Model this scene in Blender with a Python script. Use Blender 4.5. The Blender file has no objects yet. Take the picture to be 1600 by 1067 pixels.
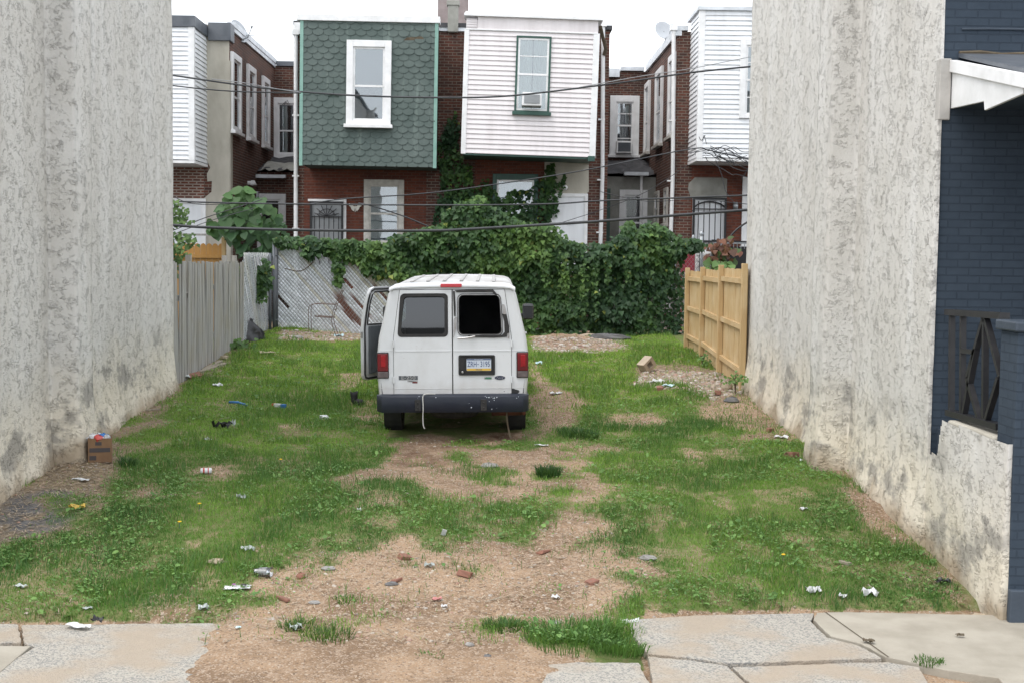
import bpy, bmesh, math, random
import numpy as np
from mathutils import Vector, Matrix
R = math.radians
random.seed(7)
rng = np.random.default_rng(11)
scn = bpy.context.scene
COL = scn.collection

# ---------------------------------------------------------------- camera, sky, sun, exposure
EYE = 2.95
FPX = 2000.0
cam_d = bpy.data.cameras.new('camera'); cam = bpy.data.objects.new('camera', cam_d); COL.objects.link(cam)
cam_d.sensor_width = 36.0; cam_d.lens = FPX / 1600 * 36.0
cam_d.clip_end = 2000
cam.location = (0, 0, EYE)
PITCH = math.atan(133.5 / FPX); YAW = math.atan(30 / FPX)
ROLL = R(.7)
cam.rotation_euler = (Matrix.Rotation(-YAW, 3, 'Z') @ Matrix.Rotation(R(90) - PITCH, 3, 'X') @ Matrix.Rotation(ROLL, 3, 'Z')).to_euler()
scn.camera = cam
CM = cam.rotation_euler.to_matrix()
CMI = np.array(CM.transposed())

SUN_EL = R(62)
w = bpy.data.worlds.new('World'); scn.world = w; w.use_nodes = True
nt = w.node_tree; nt.nodes.clear()
sky = nt.nodes.new('ShaderNodeTexSky'); sky.sky_type = 'NISHITA'; sky.sun_disc = False
sky.sun_elevation = SUN_EL; sky.dust_density = 6; sky.air_density = 1.0; sky.ozone_density = 1
mixw = nt.nodes.new('ShaderNodeMix'); mixw.data_type = 'RGBA'; mixw.inputs[0].default_value = 0.75
mixw.inputs[7].default_value = (10.6, 11.0, 11.5, 1)          # overcast cloud layer
bgn = nt.nodes.new('ShaderNodeBackground'); bgn.inputs[1].default_value = 0.15
outw = nt.nodes.new('ShaderNodeOutputWorld')
nt.links.new(sky.outputs[0], mixw.inputs[6]); nt.links.new(mixw.outputs[2], bgn.inputs[0]); nt.links.new(bgn.outputs[0], outw.inputs[0])
sd = bpy.data.lights.new('sun', 'SUN'); sd.energy = 0.9; sd.angle = R(35); sd.color = (1, .975, .94)
sun = bpy.data.objects.new('sun', sd); COL.objects.link(sun)
sun.location = (0, 0, 40)
# bright part of the cloud lies high on the left, a little behind the camera
sv = Vector((math.sin(R(-58)) * math.cos(SUN_EL), -math.cos(R(-58)) * math.cos(SUN_EL), math.sin(SUN_EL)))
sun.rotation_euler = sv.to_track_quat('Z', 'Y').to_euler()
sky.sun_rotation = math.atan2(sv.x, sv.y)
scn.view_settings.view_transform = 'Standard'; scn.view_settings.look = 'None'
scn.view_settings.gamma = 1; scn.view_settings.exposure = 0.55

# ---------------------------------------------------------------- pixel <-> place helpers (photo is 1600 x 1067)
def ray(px, py):
    return CM @ Vector(((px - 800) / FPX, (533.5 - py) / FPX, -1))
def at(px, py, Y):
    d = ray(px, py); t = Y / d.y
    return Vector((d.x * t, Y, EYE + d.z * t))
def atx(px, py, X):
    d = ray(px, py); t = X / d.x
    return Vector((X, d.y * t, EYE + d.z * t))
def project(X, Y, Z):
    p = np.stack([X, Y, Z - EYE], -1) @ CMI.T
    return 800 + FPX * p[..., 0] / -p[..., 2], 533.5 - FPX * p[..., 1] / -p[..., 2]

# value noise, vectorised
_perm = np.random.default_rng(3).random((256, 256))
def vnoise(x, y):
    x = np.asarray(x, float); y = np.asarray(y, float)
    xi = np.floor(x).astype(int); yi = np.floor(y).astype(int); fx = x - xi; fy = y - yi
    fx = fx * fx * (3 - 2 * fx); fy = fy * fy * (3 - 2 * fy)
    g = lambda a, b: _perm[a & 255, b & 255]
    return (g(xi, yi) * (1 - fx) + g(xi + 1, yi) * fx) * (1 - fy) + (g(xi, yi + 1) * (1 - fx) + g(xi + 1, yi + 1) * fx) * fy
def fbm(x, y, o=4):
    s = 0; a = .5; t = 0
    for i in range(o):
        s = s + a * vnoise(x * 2 ** i + 17 * i, y * 2 ** i + 31 * i); t += a; a *= .5
    return s / t

def smooth(t): t = np.clip(t, 0, 1); return t * t * (3 - 2 * t)
GY = [0, 8, 10.2, 11.5, 13, 15, 18, 20.5, 25, 29.5, 34, 60]
GZ = [0, 0, .03, .17, .36, .45, .52, .63, .86, 1.05, 1.15, 1.2]
def yedge(X): return np.interp(X, [-3.2, 3.5], [10.16, 10.72])          # back edge of the pavement runs a little askew
def gbase(X, Y):
    X = np.asarray(X, float); Y = np.asarray(Y, float)
    z = np.interp(Y - (yedge(X) - 10.2) * smooth((16 - Y) / 5), GY, GZ)
    k = smooth((Y - 11) / 9)
    z = z + k * (.13 * smooth((-X - 2.4) / 2.4) + .10 * smooth((X - 1.9) / 2.0))
    return z
def gz(X, Y):
    k = smooth((np.asarray(Y, float) - yedge(X)) / .8)
    return gbase(X, Y) + k * ((fbm(np.asarray(X) * 1.3, np.asarray(Y) * 1.3) - .5) * .10 + (fbm(np.asarray(X) * 7, np.asarray(Y) * 7, 3) - .5) * .035)
def g1(X, Y): return float(gz(X, Y))
def G(px, py):
    d = ray(px, py); Y = 6.0
    while Y < 46:
        t = Y / d.y
        if EYE + d.z * t <= g1(d.x * t, Y): break
        Y += .01 if Y < 20 else .03
    t = Y / d.y
    return Vector((d.x * t, Y, g1(d.x * t, Y)))

# ---------------------------------------------------------------- mesh collecting
def rootloc(o):
    while o.parent: o = o.parent
    return o.location.copy()
class MB:
    def __init__(s): s.v = []; s.f = []; s.m = []; s.mi = 0
    def add(s, vs, fs):
        o = len(s.v); s.v += [tuple(v) for v in vs]; s.f += [tuple(i + o for i in f) for f in fs]; s.m += [s.mi] * len(fs)
    def box(s, x0, x1, y0, y1, z0, z1, M=None, F=None):
        vs = [Vector((x, y, z)) for x in (x0, x1) for y in (y0, y1) for z in (z0, z1)]
        if M is not None: vs = [M @ v for v in vs]
        if F is not None: vs = [F(*v) for v in vs]
        s.add(vs, [(0, 1, 3, 2), (4, 6, 7, 5), (0, 4, 5, 1), (2, 3, 7, 6), (0, 2, 6, 4), (1, 5, 7, 3)])
    def bar(s, a, b, w, h=None):
        a = Vector(a); b = Vector(b); d = b - a; L = d.length
        q = d.to_track_quat('Z', 'Y').to_matrix().to_4x4(); q.translation = a
        h = h or w
        s.box(-w / 2, w / 2, -h / 2, h / 2, 0, L, M=q)
    def tube(s, pts, r, n=6, cap=True):
        pts = [Vector(p) for p in pts]; rs = r if isinstance(r, (list, tuple)) else [r] * len(pts)
        rings = []; up = Vector((.13, .21, 1)).normalized()
        for i, p in enumerate(pts):
            d = (pts[min(i + 1, len(pts) - 1)] - pts[max(i - 1, 0)]).normalized()
            u = up if abs(d.dot(up)) < .95 else Vector((1, .1, 0))
            a = d.cross(u).normalized(); b = d.cross(a)
            rings.append([p + (a * math.cos(2 * math.pi * k / n) + b * math.sin(2 * math.pi * k / n)) * rs[i] for k in range(n)])
        vs = [v for q in rings for v in q]; fs = []
        for i in range(len(pts) - 1):
            for k in range(n): fs.append((i * n + k, i * n + (k + 1) % n, (i + 1) * n + (k + 1) % n, (i + 1) * n + k))
        if cap: fs.append(tuple(range(n - 1, -1, -1))); fs.append(tuple((len(pts) - 1) * n + k for k in range(n)))
        s.add(vs, fs)
    def prism(s, poly, lo, hi, F):
        n = len(poly)
        vs = [F(u, v, lo) for u, v in poly] + [F(u, v, hi) for u, v in poly]
        s.add(vs, [tuple(range(n - 1, -1, -1)), tuple(range(n, 2 * n))] + [(i, (i + 1) % n, n + (i + 1) % n, n + i) for i in range(n)])
    def lathe(s, prof, M, n=24, close=False):
        vs = []; fs = []; m = len(prof)
        for k in range(n):
            a = 2 * math.pi * k / n
            for r, z in prof: vs.append(M @ Vector((r * math.cos(a), r * math.sin(a), z)))
        for k in range(n):
            for i in range(m - 1 + (1 if close else 0)):
                j = (i + 1) % m
                fs.append((k * m + i, ((k + 1) % n) * m + i, ((k + 1) % n) * m + j, k * m + j))
        s.add(vs, fs)
    def blob(s, c, r, n=10, rough=.25, sc=(1, 1, 1), seed=0):
        rr = random.Random(seed); vs = []; fs = []; m = n // 2 + 1
        for i in range(m):
            th = math.pi * i / (m - 1)
            for k in range(n):
                a = 2 * math.pi * k / n; q = r * (1 + rr.uniform(-rough, rough))
                vs.append((c[0] + q * sc[0] * math.sin(th) * math.cos(a), c[1] + q * sc[1] * math.sin(th) * math.sin(a), c[2] + q * sc[2] * math.cos(th)))
        for i in range(m - 1):
            for k in range(n): fs.append((i * n + k, (i + 1) * n + k, (i + 1) * n + (k + 1) % n, i * n + (k + 1) % n))
        s.add(vs, fs)
    def build(s, name, mats, parent=None, smooth=False, bevel=0, local=False, solid=0, tri=False):
        me = bpy.data.meshes.new(name); off = rootloc(parent) if parent and not local else Vector((0, 0, 0))
        me.from_pydata([Vector(v) - off for v in s.v], [], s.f)
        if not isinstance(mats, (list, tuple)): mats = [mats]
        for m in mats: me.materials.append(m)
        if len(mats) > 1: me.polygons.foreach_set('material_index', s.m)
        bm = bmesh.new(); bm.from_mesh(me); bmesh.ops.delete(bm, geom=[v for v in bm.verts if not v.link_faces], context='VERTS'); bmesh.ops.recalc_face_normals(bm, faces=bm.faces); bm.to_mesh(me); bm.free()
        if smooth: me.polygons.foreach_set('use_smooth', [True] * len(me.polygons))
        o = bpy.data.objects.new(name, me); COL.objects.link(o)
        if parent: o.parent = parent
        if solid: md = o.modifiers.new('Solid', 'SOLIDIFY'); md.thickness = solid; md.offset = -1
        if bevel:
            md = o.modifiers.new('Bevel', 'BEVEL'); md.width = bevel; md.segments = 2; md.limit_method = 'ANGLE'; md.angle_limit = R(40)
        return o

def npmesh(name, V, faces, mats, col=None, parent=None, smooth=False):
    """V (n,3); faces: list of (m,k) int arrays"""
    me = bpy.data.meshes.new(name)
    me.vertices.add(len(V)); me.vertices.foreach_set('co', np.ascontiguousarray(V, dtype=np.float32).ravel())
    tot = sum(f.size for f in faces); nf = sum(len(f) for f in faces)
    me.loops.add(tot); me.polygons.add(nf)
    me.loops.foreach_set('vertex_index', np.concatenate([f.ravel() for f in faces]).astype(np.int32))
    ls = []; o = 0
    for f in faces:
        ls.append(o + np.arange(len(f)) * f.shape[1]); o += f.size
    me.polygons.foreach_set('loop_start', np.concatenate(ls).astype(np.int32))
    me.update(calc_edges=True)
    me.materials.append(mats)
    if col is not None:
        a = me.color_attributes.new('tint', 'FLOAT_COLOR', 'POINT')
        c = np.ones((len(V), 4), np.float32); c[:, :col.shape[1]] = col
        a.data.foreach_set('color', c.ravel())
    if smooth: me.polygons.foreach_set('use_smooth', np.ones(nf, bool))
    ob = bpy.data.objects.new(name, me); COL.objects.link(ob)
    if parent: ob.parent = parent
    return ob

def tag(o, label=None, cat=None, group=None, kind=None):
    if label: o['label'] = label
    if cat: o['category'] = cat
    if group: o['group'] = group
    if kind: o['kind'] = kind
    return o
def thing(name, label, cat, loc=(0, 0, 0), rz=0, group=None):
    o = bpy.data.objects.new(name, None); COL.objects.link(o); o.location = loc; o.rotation_euler = (0, 0, rz); o.empty_display_size = .2
    return tag(o, label, cat, group)

# ---------------------------------------------------------------- materials
def newmat(name):
    m = bpy.data.materials.new(name); m.use_nodes = True; t = m.node_tree
    return m, t, t.nodes['Principled BSDF']
def nd(t, typ, **kw):
    n = t.nodes.new('ShaderNode' + typ)
    for k, v in kw.items():
        if hasattr(n, k) and not k.startswith('i_'): setattr(n, k, v)
        else:
            key = k[2:] if k.startswith('i_') else k
            n.inputs[int(key) if key.isdigit() else key.replace('_', ' ')].default_value = v
    return n
def lk(t, a, b): t.links.new(a, b)
def coords(t, sc=(1, 1, 1), loc=(0, 0, 0)):
    tc = nd(t, 'TexCoord'); mp = nd(t, 'Mapping'); mp.inputs['Scale'].default_value = sc; mp.inputs['Location'].default_value = loc
    lk(t, tc.outputs['Object'], mp.inputs['Vector']); return mp.outputs[0]
def noise(t, vec, scale, detail=4, rough=.55):
    n = nd(t, 'TexNoise'); n.inputs['Scale'].default_value = scale; n.inputs['Detail'].default_value = detail; n.inputs['Roughness'].default_value = rough
    lk(t, vec, n.inputs['Vector']); return n.outputs['Fac']
def ramp(t, fac, stops):
    r = nd(t, 'ValToRGB'); e = r.color_ramp.elements
    while len(e) < len(stops): e.new(.5)
    for i, (p, c) in enumerate(stops):
        e[i].position = p; e[i].color = (c, c, c, 1) if not isinstance(c, tuple) else (*c, 1)
    lk(t, fac, r.inputs[0]); return r.outputs[0]
def mixc(t, fac, a, b, mode='MIX'):
    m = nd(t, 'Mix'); m.data_type = 'RGBA'; m.blend_type = mode
    for s, v in ((0, fac), (6, a), (7, b)):
        if isinstance(v, (int, float)): m.inputs[s].default_value = v
        elif isinstance(v, tuple): m.inputs[s].default_value = (*v, 1)
        else: lk(t, v, m.inputs[s])
    return m.outputs[2]
def math_(t, op, a, b=None):
    m = nd(t, 'Math'); m.operation = op
    for i, v in ((0, a), (1, b)):
        if v is None: continue
        if isinstance(v, (int, float)): m.inputs[i].default_value = v
        else: lk(t, v, m.inputs[i])
    return m.outputs[0]
def bump(t, b, h, dist, strength=1.0, prev=None):
    n = nd(t, 'Bump'); n.inputs['Distance'].default_value = dist; n.inputs['Strength'].default_value = strength
    lk(t, h, n.inputs['Height'])
    if prev is not None: lk(t, prev, n.inputs['Normal'])
    if b is not None: lk(t, n.outputs[0], b.inputs['Normal'])
    return n.outputs[0]
def attr(t, name='tint'):
    a = nd(t, 'Attribute'); a.attribute_name = name; return a

def mat(name, c, c2=None, rough=.6, metal=0, scale=6, sc=(1, 1, 1), bmp=0, bscale=40, spec=.5, contrast=(.35, .7)):
    m, t, b = newmat(name); v = coords(t, sc)
    c2 = c2 or tuple(x * .75 for x in c)
    n = ramp(t, noise(t, v, scale, 5), [(contrast[0], 0.0), (contrast[1], 1.0)])
    lk(t, mixc(t, n, c, c2), b.inputs['Base Color'])
    b.inputs['Roughness'].default_value = rough; b.inputs['Metallic'].default_value = metal; b.inputs['Specular IOR Level'].default_value = spec
    if bmp: bump(t, b, noise(t, v, bscale, 4), bmp)
    return m

def brick_mat(name, c1, c2, mortar, stain=(.03, .028, .028), st=(.45, .75), rowh=.076, bw=.215, msize=.010, msk=.55):
    m, t, b = newmat(name); tc = nd(t, 'TexCoord'); sp = nd(t, 'SeparateXYZ'); lk(t, tc.outputs['Object'], sp.inputs[0])
    u = math_(t, 'ADD', sp.outputs[0], sp.outputs[1]); cb = nd(t, 'CombineXYZ'); lk(t, u, cb.inputs[0]); lk(t, sp.outputs[2], cb.inputs[1])
    br = nd(t, 'TexBrick'); br.inputs['Scale'].default_value = 1; br.inputs['Brick Width'].default_value = bw; br.inputs['Row Height'].default_value = rowh
    br.inputs['Mortar Size'].default_value = msize; br.inputs['Mortar Smooth'].default_value = .2; br.inputs['Bias'].default_value = 0
    br.inputs['Color1'].default_value = (*c1, 1); br.inputs['Color2'].default_value = (*c2, 1); br.inputs['Mortar'].default_value = (*mortar, 1)
    lk(t, cb.outputs[0], br.inputs['Vector'])
    n1 = ramp(t, noise(t, tc.outputs['Object'], .9, 5, .6), [(st[0], 0.0), (st[1], 1.0)])
    col = mixc(t, math_(t, 'MULTIPLY', n1, .75), br.outputs['Color'], stain)
    n2 = noise(t, tc.outputs['Object'], 9, 4)
    col = mixc(t, msk, col, mixc(t, n2, (.45, .45, .45), (1.35, 1.3, 1.25)), 'MULTIPLY')
    lk(t, col, b.inputs['Base Color']); b.inputs['Roughness'].default_value = .9; b.inputs['Specular IOR Level'].default_value = .2
    h = math_(t, 'ADD', math_(t, 'MULTIPLY', math_(t, 'SUBTRACT', 1.0, br.outputs['Fac']), 1.0), math_(t, 'MULTIPLY', n2, .5))
    bump(t, b, h, .010)
    return m

def leaf_mat(name, rough=.55, trans=.25, spec=.35):
    m, t, b = newmat(name); a = attr(t)
    lk(t, a.outputs['Color'], b.inputs['Base Color']); b.inputs['Roughness'].default_value = rough; b.inputs['Specular IOR Level'].default_value = spec
    tr = nd(t, 'BsdfTranslucent'); lk(t, mixc(t, .4, a.outputs['Color'], (.2, .35, .03)), tr.inputs[0])
    ms = nd(t, 'MixShader'); ms.inputs[0].default_value = trans
    lk(t, b.outputs[0], ms.inputs[1]); lk(t, tr.outputs[0], ms.inputs[2])
    lk(t, ms.outputs[0], t.nodes['Material Output'].inputs[0]); return m

def glass_mat(name, tint=(.8, .85, .86), refl=.12, rough=.02):
    m, t, b = newmat(name); t.nodes.remove(b)
    tr = nd(t, 'BsdfTransparent'); tr.inputs[0].default_value = (*tint, 1)
    gl = nd(t, 'BsdfGlossy'); gl.inputs['Roughness'].default_value = rough; gl.inputs[0].default_value = (.95, .97, 1, 1)
    n = noise(t, coords(t), 1.2, 2); bn = nd(t, 'Bump'); bn.inputs['Distance'].default_value = .01; bn.inputs['Strength'].default_value = .3; lk(t, n, bn.inputs['Height'])
    lk(t, bn.outputs[0], gl.inputs['Normal'])
    fr = nd(t, 'Fresnel'); fr.inputs[0].default_value = 1.5
    ms = nd(t, 'MixShader'); lk(t, math_(t, 'ADD', fr.outputs[0], refl), ms.inputs[0])
    lk(t, tr.outputs[0], ms.inputs[1]); lk(t, gl.outputs[0], ms.inputs[2]); lk(t, ms.outputs[0], t.nodes['Material Output'].inputs[0])
    return m

def stucco_mat(name, base=(.545, .525, .488), light=(.635, .622, .595)):
    m, t, b = newmat(name); v = coords(t); vs = coords(t, (.75, .75, 1.1)); vst = coords(t, (1.6, 1.6, .16))
    a = attr(t, 'tint'); sp = nd(t, 'SeparateColor'); lk(t, a.outputs['Color'], sp.inputs[0]); hg = sp.outputs[0]      # height above the soil / 4 m
    wob = math_(t, 'ADD', hg, math_(t, 'MULTIPLY', math_(t, 'SUBTRACT', noise(t, v, 1.6, 5), .5), .26))
    col = mixc(t, ramp(t, noise(t, vst, 1.6, 4), [(.28, 0.0), (.72, 1.0)]), base, light)
    col = mixc(t, ramp(t, noise(t, v, .8, 5), [(.42, 0.0), (.72, .55)]), col, (.50, .475, .43))
    cream = ramp(t, wob, [(.10, 1.0), (.30, 0.0)])
    col = mixc(t, math_(t, 'MULTIPLY', cream, .7), col, (.66, .59, .46))
    st = math_(t, 'MULTIPLY', ramp(t, noise(t, coords(t, (1, 1, 1.5), (4, 1, 2)), 1.15, 6, .65), [(.52, 0.0), (.60, 1.0)]), ramp(t, wob, [(.02, .6), (.06, 1.0), (.20, 1.0), (.30, 0.0)]))
    col = mixc(t, math_(t, 'MULTIPLY', st, .62), col, (.16, .155, .15))
    col = mixc(t, math_(t, 'MULTIPLY', ramp(t, wob, [(.0, 1.0), (.06, 0.0)]), .7), col, (.27, .20, .125))
    f1 = noise(t, vs, 16, 5, .65); f2 = noise(t, vs, 27, 3, .5)
    gate = ramp(t, noise(t, coords(t, (1, 1, 1), (9, 3, 5)), 7, 4, .65), [(.50, 0.0), (.66, 1.0)]); gate2 = ramp(t, noise(t, coords(t, (1, 1, 1), (2, 8, 1)), 11, 4, .65), [(.50, 0.0), (.60, 1.0)])
    fl = math_(t, 'ADD', math_(t, 'MULTIPLY', ramp(t, f1, [(.49, 0.0), (.53, 1.0), (.66, .1)]), gate), math_(t, 'MULTIPLY', math_(t, 'MULTIPLY', ramp(t, f2, [(.50, 0.0), (.55, 1.0), (.65, .2)]), gate2), .6))
    dark = ramp(t, noise(t, coords(t, (1, 1, .3), (3, 7, 1)), 5, 5), [(.55, 1.0), (.75, .90)])
    col = mixc(t, 1.0, col, dark, 'MULTIPLY')
    lk(t, col, b.inputs['Base Color']); b.inputs['Roughness'].default_value = .93; b.inputs['Specular IOR Level'].default_value = .15
    h = math_(t, 'ADD', fl, math_(t, 'MULTIPLY', noise(t, v, 40, 4, .6), .34))
    bump(t, b, h, .022, .85)
    return m

M = {}
M['stucco'] = stucco_mat('rough_stucco')
M['stucco_smooth'] = mat('smooth_stucco', (.50, .47, .40), (.36, .335, .28), .9, scale=2.2, sc=(1, 1, .5), bmp=.006, bscale=14, spec=.2)
M['stucco_grey'] = mat('grey_render', (.30, .30, .27), (.20, .195, .175), .9, scale=3, bmp=.005, bscale=16, spec=.2)
M['navy_brick'] = brick_mat('navy_painted_brick', (.040, .055, .075), (.045, .061, .082), (.035, .048, .066), stain=(.032, .045, .063), msk=.3, msize=.006)
M['navy'] = mat('navy_paint', (.042, .057, .078), (.034, .047, .065), .55, scale=5, bmp=.003, bscale=30)
M['brick_dark'] = brick_mat('old_dark_brick', (.150, .062, .045), (.078, .042, .036), (.215, .18, .15), st=(.50, .85))
M['brick_red'] = brick_mat('red_painted_brick', (.185, .060, .038), (.120, .044, .031), (.15, .085, .068), stain=(.040, .026, .022), st=(.5, .85))
M['brick_patch'] = brick_mat('repointed_brick', (.20, .068, .043), (.13, .055, .042), (.36, .30, .26), msize=.020, st=(.6, .95))
M['white_vinyl'] = mat('white_vinyl', (.75, .765, .78), (.60, .61, .62), .45, scale=1.6, sc=(2.5, 2.5, .35), contrast=(.42, .85))
M['pink_vinyl'] = mat('pale_pink_vinyl', (.72, .675, .675), (.57, .53, .525), .45, scale=1.6, sc=(2.5, 2.5, .35), contrast=(.42, .85))
M['white_trim'] = mat('white_painted_trim', (.80, .80, .80), (.66, .66, .65), .5, scale=4)
M['old_trim'] = mat('worn_cream_trim', (.60, .58, .53), (.40, .38, .34), .7, scale=7)
M['flash'] = mat('pale_metal_flashing', (.66, .69, .72), (.42, .44, .46), .5, scale=3)
M['tar'] = mat('black_roofing_felt', (.030, .030, .033), (.075, .075, .08), .8, scale=3, bmp=.02, bscale=5)
M['dark_metal'] = mat('dark_slate_metal', (.07, .08, .095), (.12, .13, .145), .5, scale=3)
M['mint'] = mat('mint_green_paint', (.22, .38, .32), (.17, .31, .26), .5, scale=5)
M['dk_green'] = mat('dark_green_paint', (.028, .085, .062), (.02, .06, .05), .5, scale=5)
M['black'] = mat('black_iron', (.012, .012, .014), (.022, .021, .022), .45, scale=12)
M['blackroom'] = mat('dark_room', (.018, .018, .022), (.03, .03, .034), .9, scale=2)  # darkness of unlit rooms, put into the colour of sheets behind the panes
M['glass'] = glass_mat('window_glass')
M['greyblind'] = mat('grey_blind', (.36, .375, .38), (.28, .29, .30), .7, scale=1.2)
M['curtain'] = mat('pale_curtain', (.66, .64, .57), (.52, .50, .45), .9, scale=1.6, sc=(2, 1, .3))
M['galv'] = mat('galvanised_steel', (.34, .36, .37), (.22, .23, .24), .45, .7, scale=9)
M['wood_new'] = None
def wood(name, c, c2, c3, vert=True, knots=True):
    m, t, b = newmat(name); v = coords(t, (9, 9, .55) if vert else (.5, .5, 9)); a = attr(t)
    n = ramp(t, noise(t, v, 2.2, 6, .6), [(.3, 0.0), (.7, 1.0)]); col = mixc(t, n, c, c2)
    col = mixc(t, ramp(t, noise(t, coords(t), 2.2, 4), [(.45, 0.0), (.75, .8)]), col, c3)
    lk(t, col, b.inputs['Base Color']); b.inputs['Roughness'].default_value = .8; b.inputs['Specular IOR Level'].default_value = .25
    bump(t, b, noise(t, v, 5, 4), .004); return m
M['wood_new'] = wood('new_pine_boards', (.52, .375, .195), (.42, .285, .14), (.56, .44, .27))
M['wood_rail'] = wood('new_pine_rail', (.50, .36, .19), (.42, .285, .14), (.54, .42, .26), vert=False)
M['wood_cedar'] = wood('cedar_boards', (.42, .235, .075), (.34, .18, .055), (.45, .27, .10))
M['wood_grey'] = wood('weathered_boards', (.40, .39, .37), (.235, .228, .215), (.31, .285, .23))
M['cable'] = mat('black_cable', (.028, .030, .034), (.05, .052, .055), .6, scale=3)
M['cable_pale'] = mat('pale_cable', (.30, .31, .32), (.2, .2, .21), .6, scale=3)
M['leaf'] = leaf_mat('vine_leaf')
M['stem'] = mat('brown_stem', (.07, .05, .03), (.11, .09, .06), .9, scale=9)
M['concrete'] = mat('weathered_concrete', (.36, .33, .28), (.26, .235, .20), .9, scale=5, bmp=.005, bscale=40)
M['rust'] = mat('rusty_metal', (.14, .045, .022), (.07, .03, .02), .85, scale=10, bmp=.003)
# ================================================================ GROUND
CELL = .04
gx = np.arange(-6.2, 6.2 + CELL, CELL); gy = np.arange(7.9, 31.6, CELL)
GXX, GYY = np.meshgrid(gx, gy, indexing='xy')
PXX, PYY = project(GXX, GYY, gbase(GXX, GYY))
# uneven outlines: wander in ground space, scaled to the size it has there
sc_ = FPX / GYY
wx = PXX + (fbm(GXX * 1.6 + 5, GYY * 1.6, 4) - .5) * 1.1 * sc_ * .55
wy = PYY + (fbm(GXX * 1.6 + 40, GYY * 1.6 + 9, 4) - .5) * .9 * sc_ * .18
def inpoly(px, py, poly):
    r = np.zeros(px.shape, bool); n = len(poly)
    for i in range(n):
        x1, y1 = poly[i]; x2, y2 = poly[(i + 1) % n]
        if y1 == y2: continue
        c = ((y1 > py) != (y2 > py)) & (px < (x2 - x1) * (py - y1) / (y2 - y1) + x1); r ^= c
    return r
def blur(a, k):
    for _ in range(2):
        for ax in (0, 1):
            c = np.cumsum(np.concatenate([np.repeat(np.take(a, [0], ax), k + 1, ax), a, np.repeat(np.take(a, [-1], ax), k, ax)], ax), ax)
            n = a.shape[ax]; a = (np.take(c, np.arange(2 * k + 1, 2 * k + 1 + n), ax) - np.take(c, np.arange(n), ax)) / (2 * k + 1)
    return a
D = np.ones(GXX.shape)
BARE = [
    ([(600, 690), (640, 678), (835, 680), (850, 700), (905, 715), (935, 770), (915, 800), (950, 840), (985, 870), (1040, 895), (1010, 930), (960, 950), (900, 985), (975, 1200), (0, 1200), (-30, 985), (330, 972), (395, 925), (380, 905), (440, 880), (520, 835), (600, 815), (650, 795), (540, 770), (520, 750), (590, 730)], 0.03),
    ([(-40, 870), (-40, 780), (75, 738), (165, 690), (272, 596), (300, 590), (285, 640), (250, 660), (205, 680), (170, 715), (172, 745), (150, 770), (150, 795), (60, 838)], .02),
    ([(262, 600), (278, 575), (380, 535), (385, 548), (330, 590)], .45),
    ([(980, 600), (990, 572), (1050, 566), (1170, 588), (1175, 615), (1120, 622), (1060, 606)], .12),
    ([(1090, 610), (1180, 600), (1300, 715), (1262, 700), (1200, 668), (1150, 660), (1100, 640)], .25),
    ([(1260, 690), (1300, 700), (1450, 850), (1590, 960), (1540, 950), (1400, 850), (1330, 780)], .05),
    ([(832, 560), (860, 600), (920, 620), (900, 668), (835, 690), (820, 660)], .2),
    ([(830, 545), (832, 526), (960, 530), (970, 548), (900, 552)], .05),
    ([(432, 533), (440, 518), (612, 518), (600, 530), (520, 537)], .12),
    ([(940, 655), (1010, 640), (1050, 655), (990, 668)], .4), ([(860, 690), (930, 685), (960, 700), (900, 715)], .3),
    ([(560, 625), (600, 622), (602, 660), (565, 655)], .35), ([(515, 590), (560, 584), (572, 600), (530, 608)], .35),
    ([(450, 605), (480, 602), (480, 625), (455, 628)], .35), ([(300, 730), (370, 728), (380, 745), (300, 742)], .3),
    ([(420, 665), (470, 660), (470, 680), (420, 682)], .45), ([(500, 745), (600, 730), (625, 745), (540, 775)], .1),
    ([(1060, 700), (1130, 695), (1120, 730), (1075, 730)], .45), ([(1120, 650), (1190, 640), (1230, 690), (1150, 690)], .35),
    ([(640, 690), (700, 680), (700, 730), (590, 745)], .0),
]
spots = fbm(GXX * 2.6 + 3, GYY * 1.9 + 60, 4)
for k_, (poly, val) in enumerate(BARE):
    v_ = val
    if k_ == 0: v_ = .02 + .95 * smooth((spots - np.interp(PYY, [680, 760, 880, 980], [.56, .47, .60, .68])) / .07)
    if k_ in (1, 5): v_ = .02 + .8 * smooth((spots - .56) / .08)
    D = np.where(inpoly(wx, wy, poly), v_, D)
def ell(x, y, rx, ry, v):
    global D
    q = ((wx - x) / rx) ** 2 + ((wy - y) / ry) ** 2
    D = np.where(q < 1, v, D)
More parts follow.
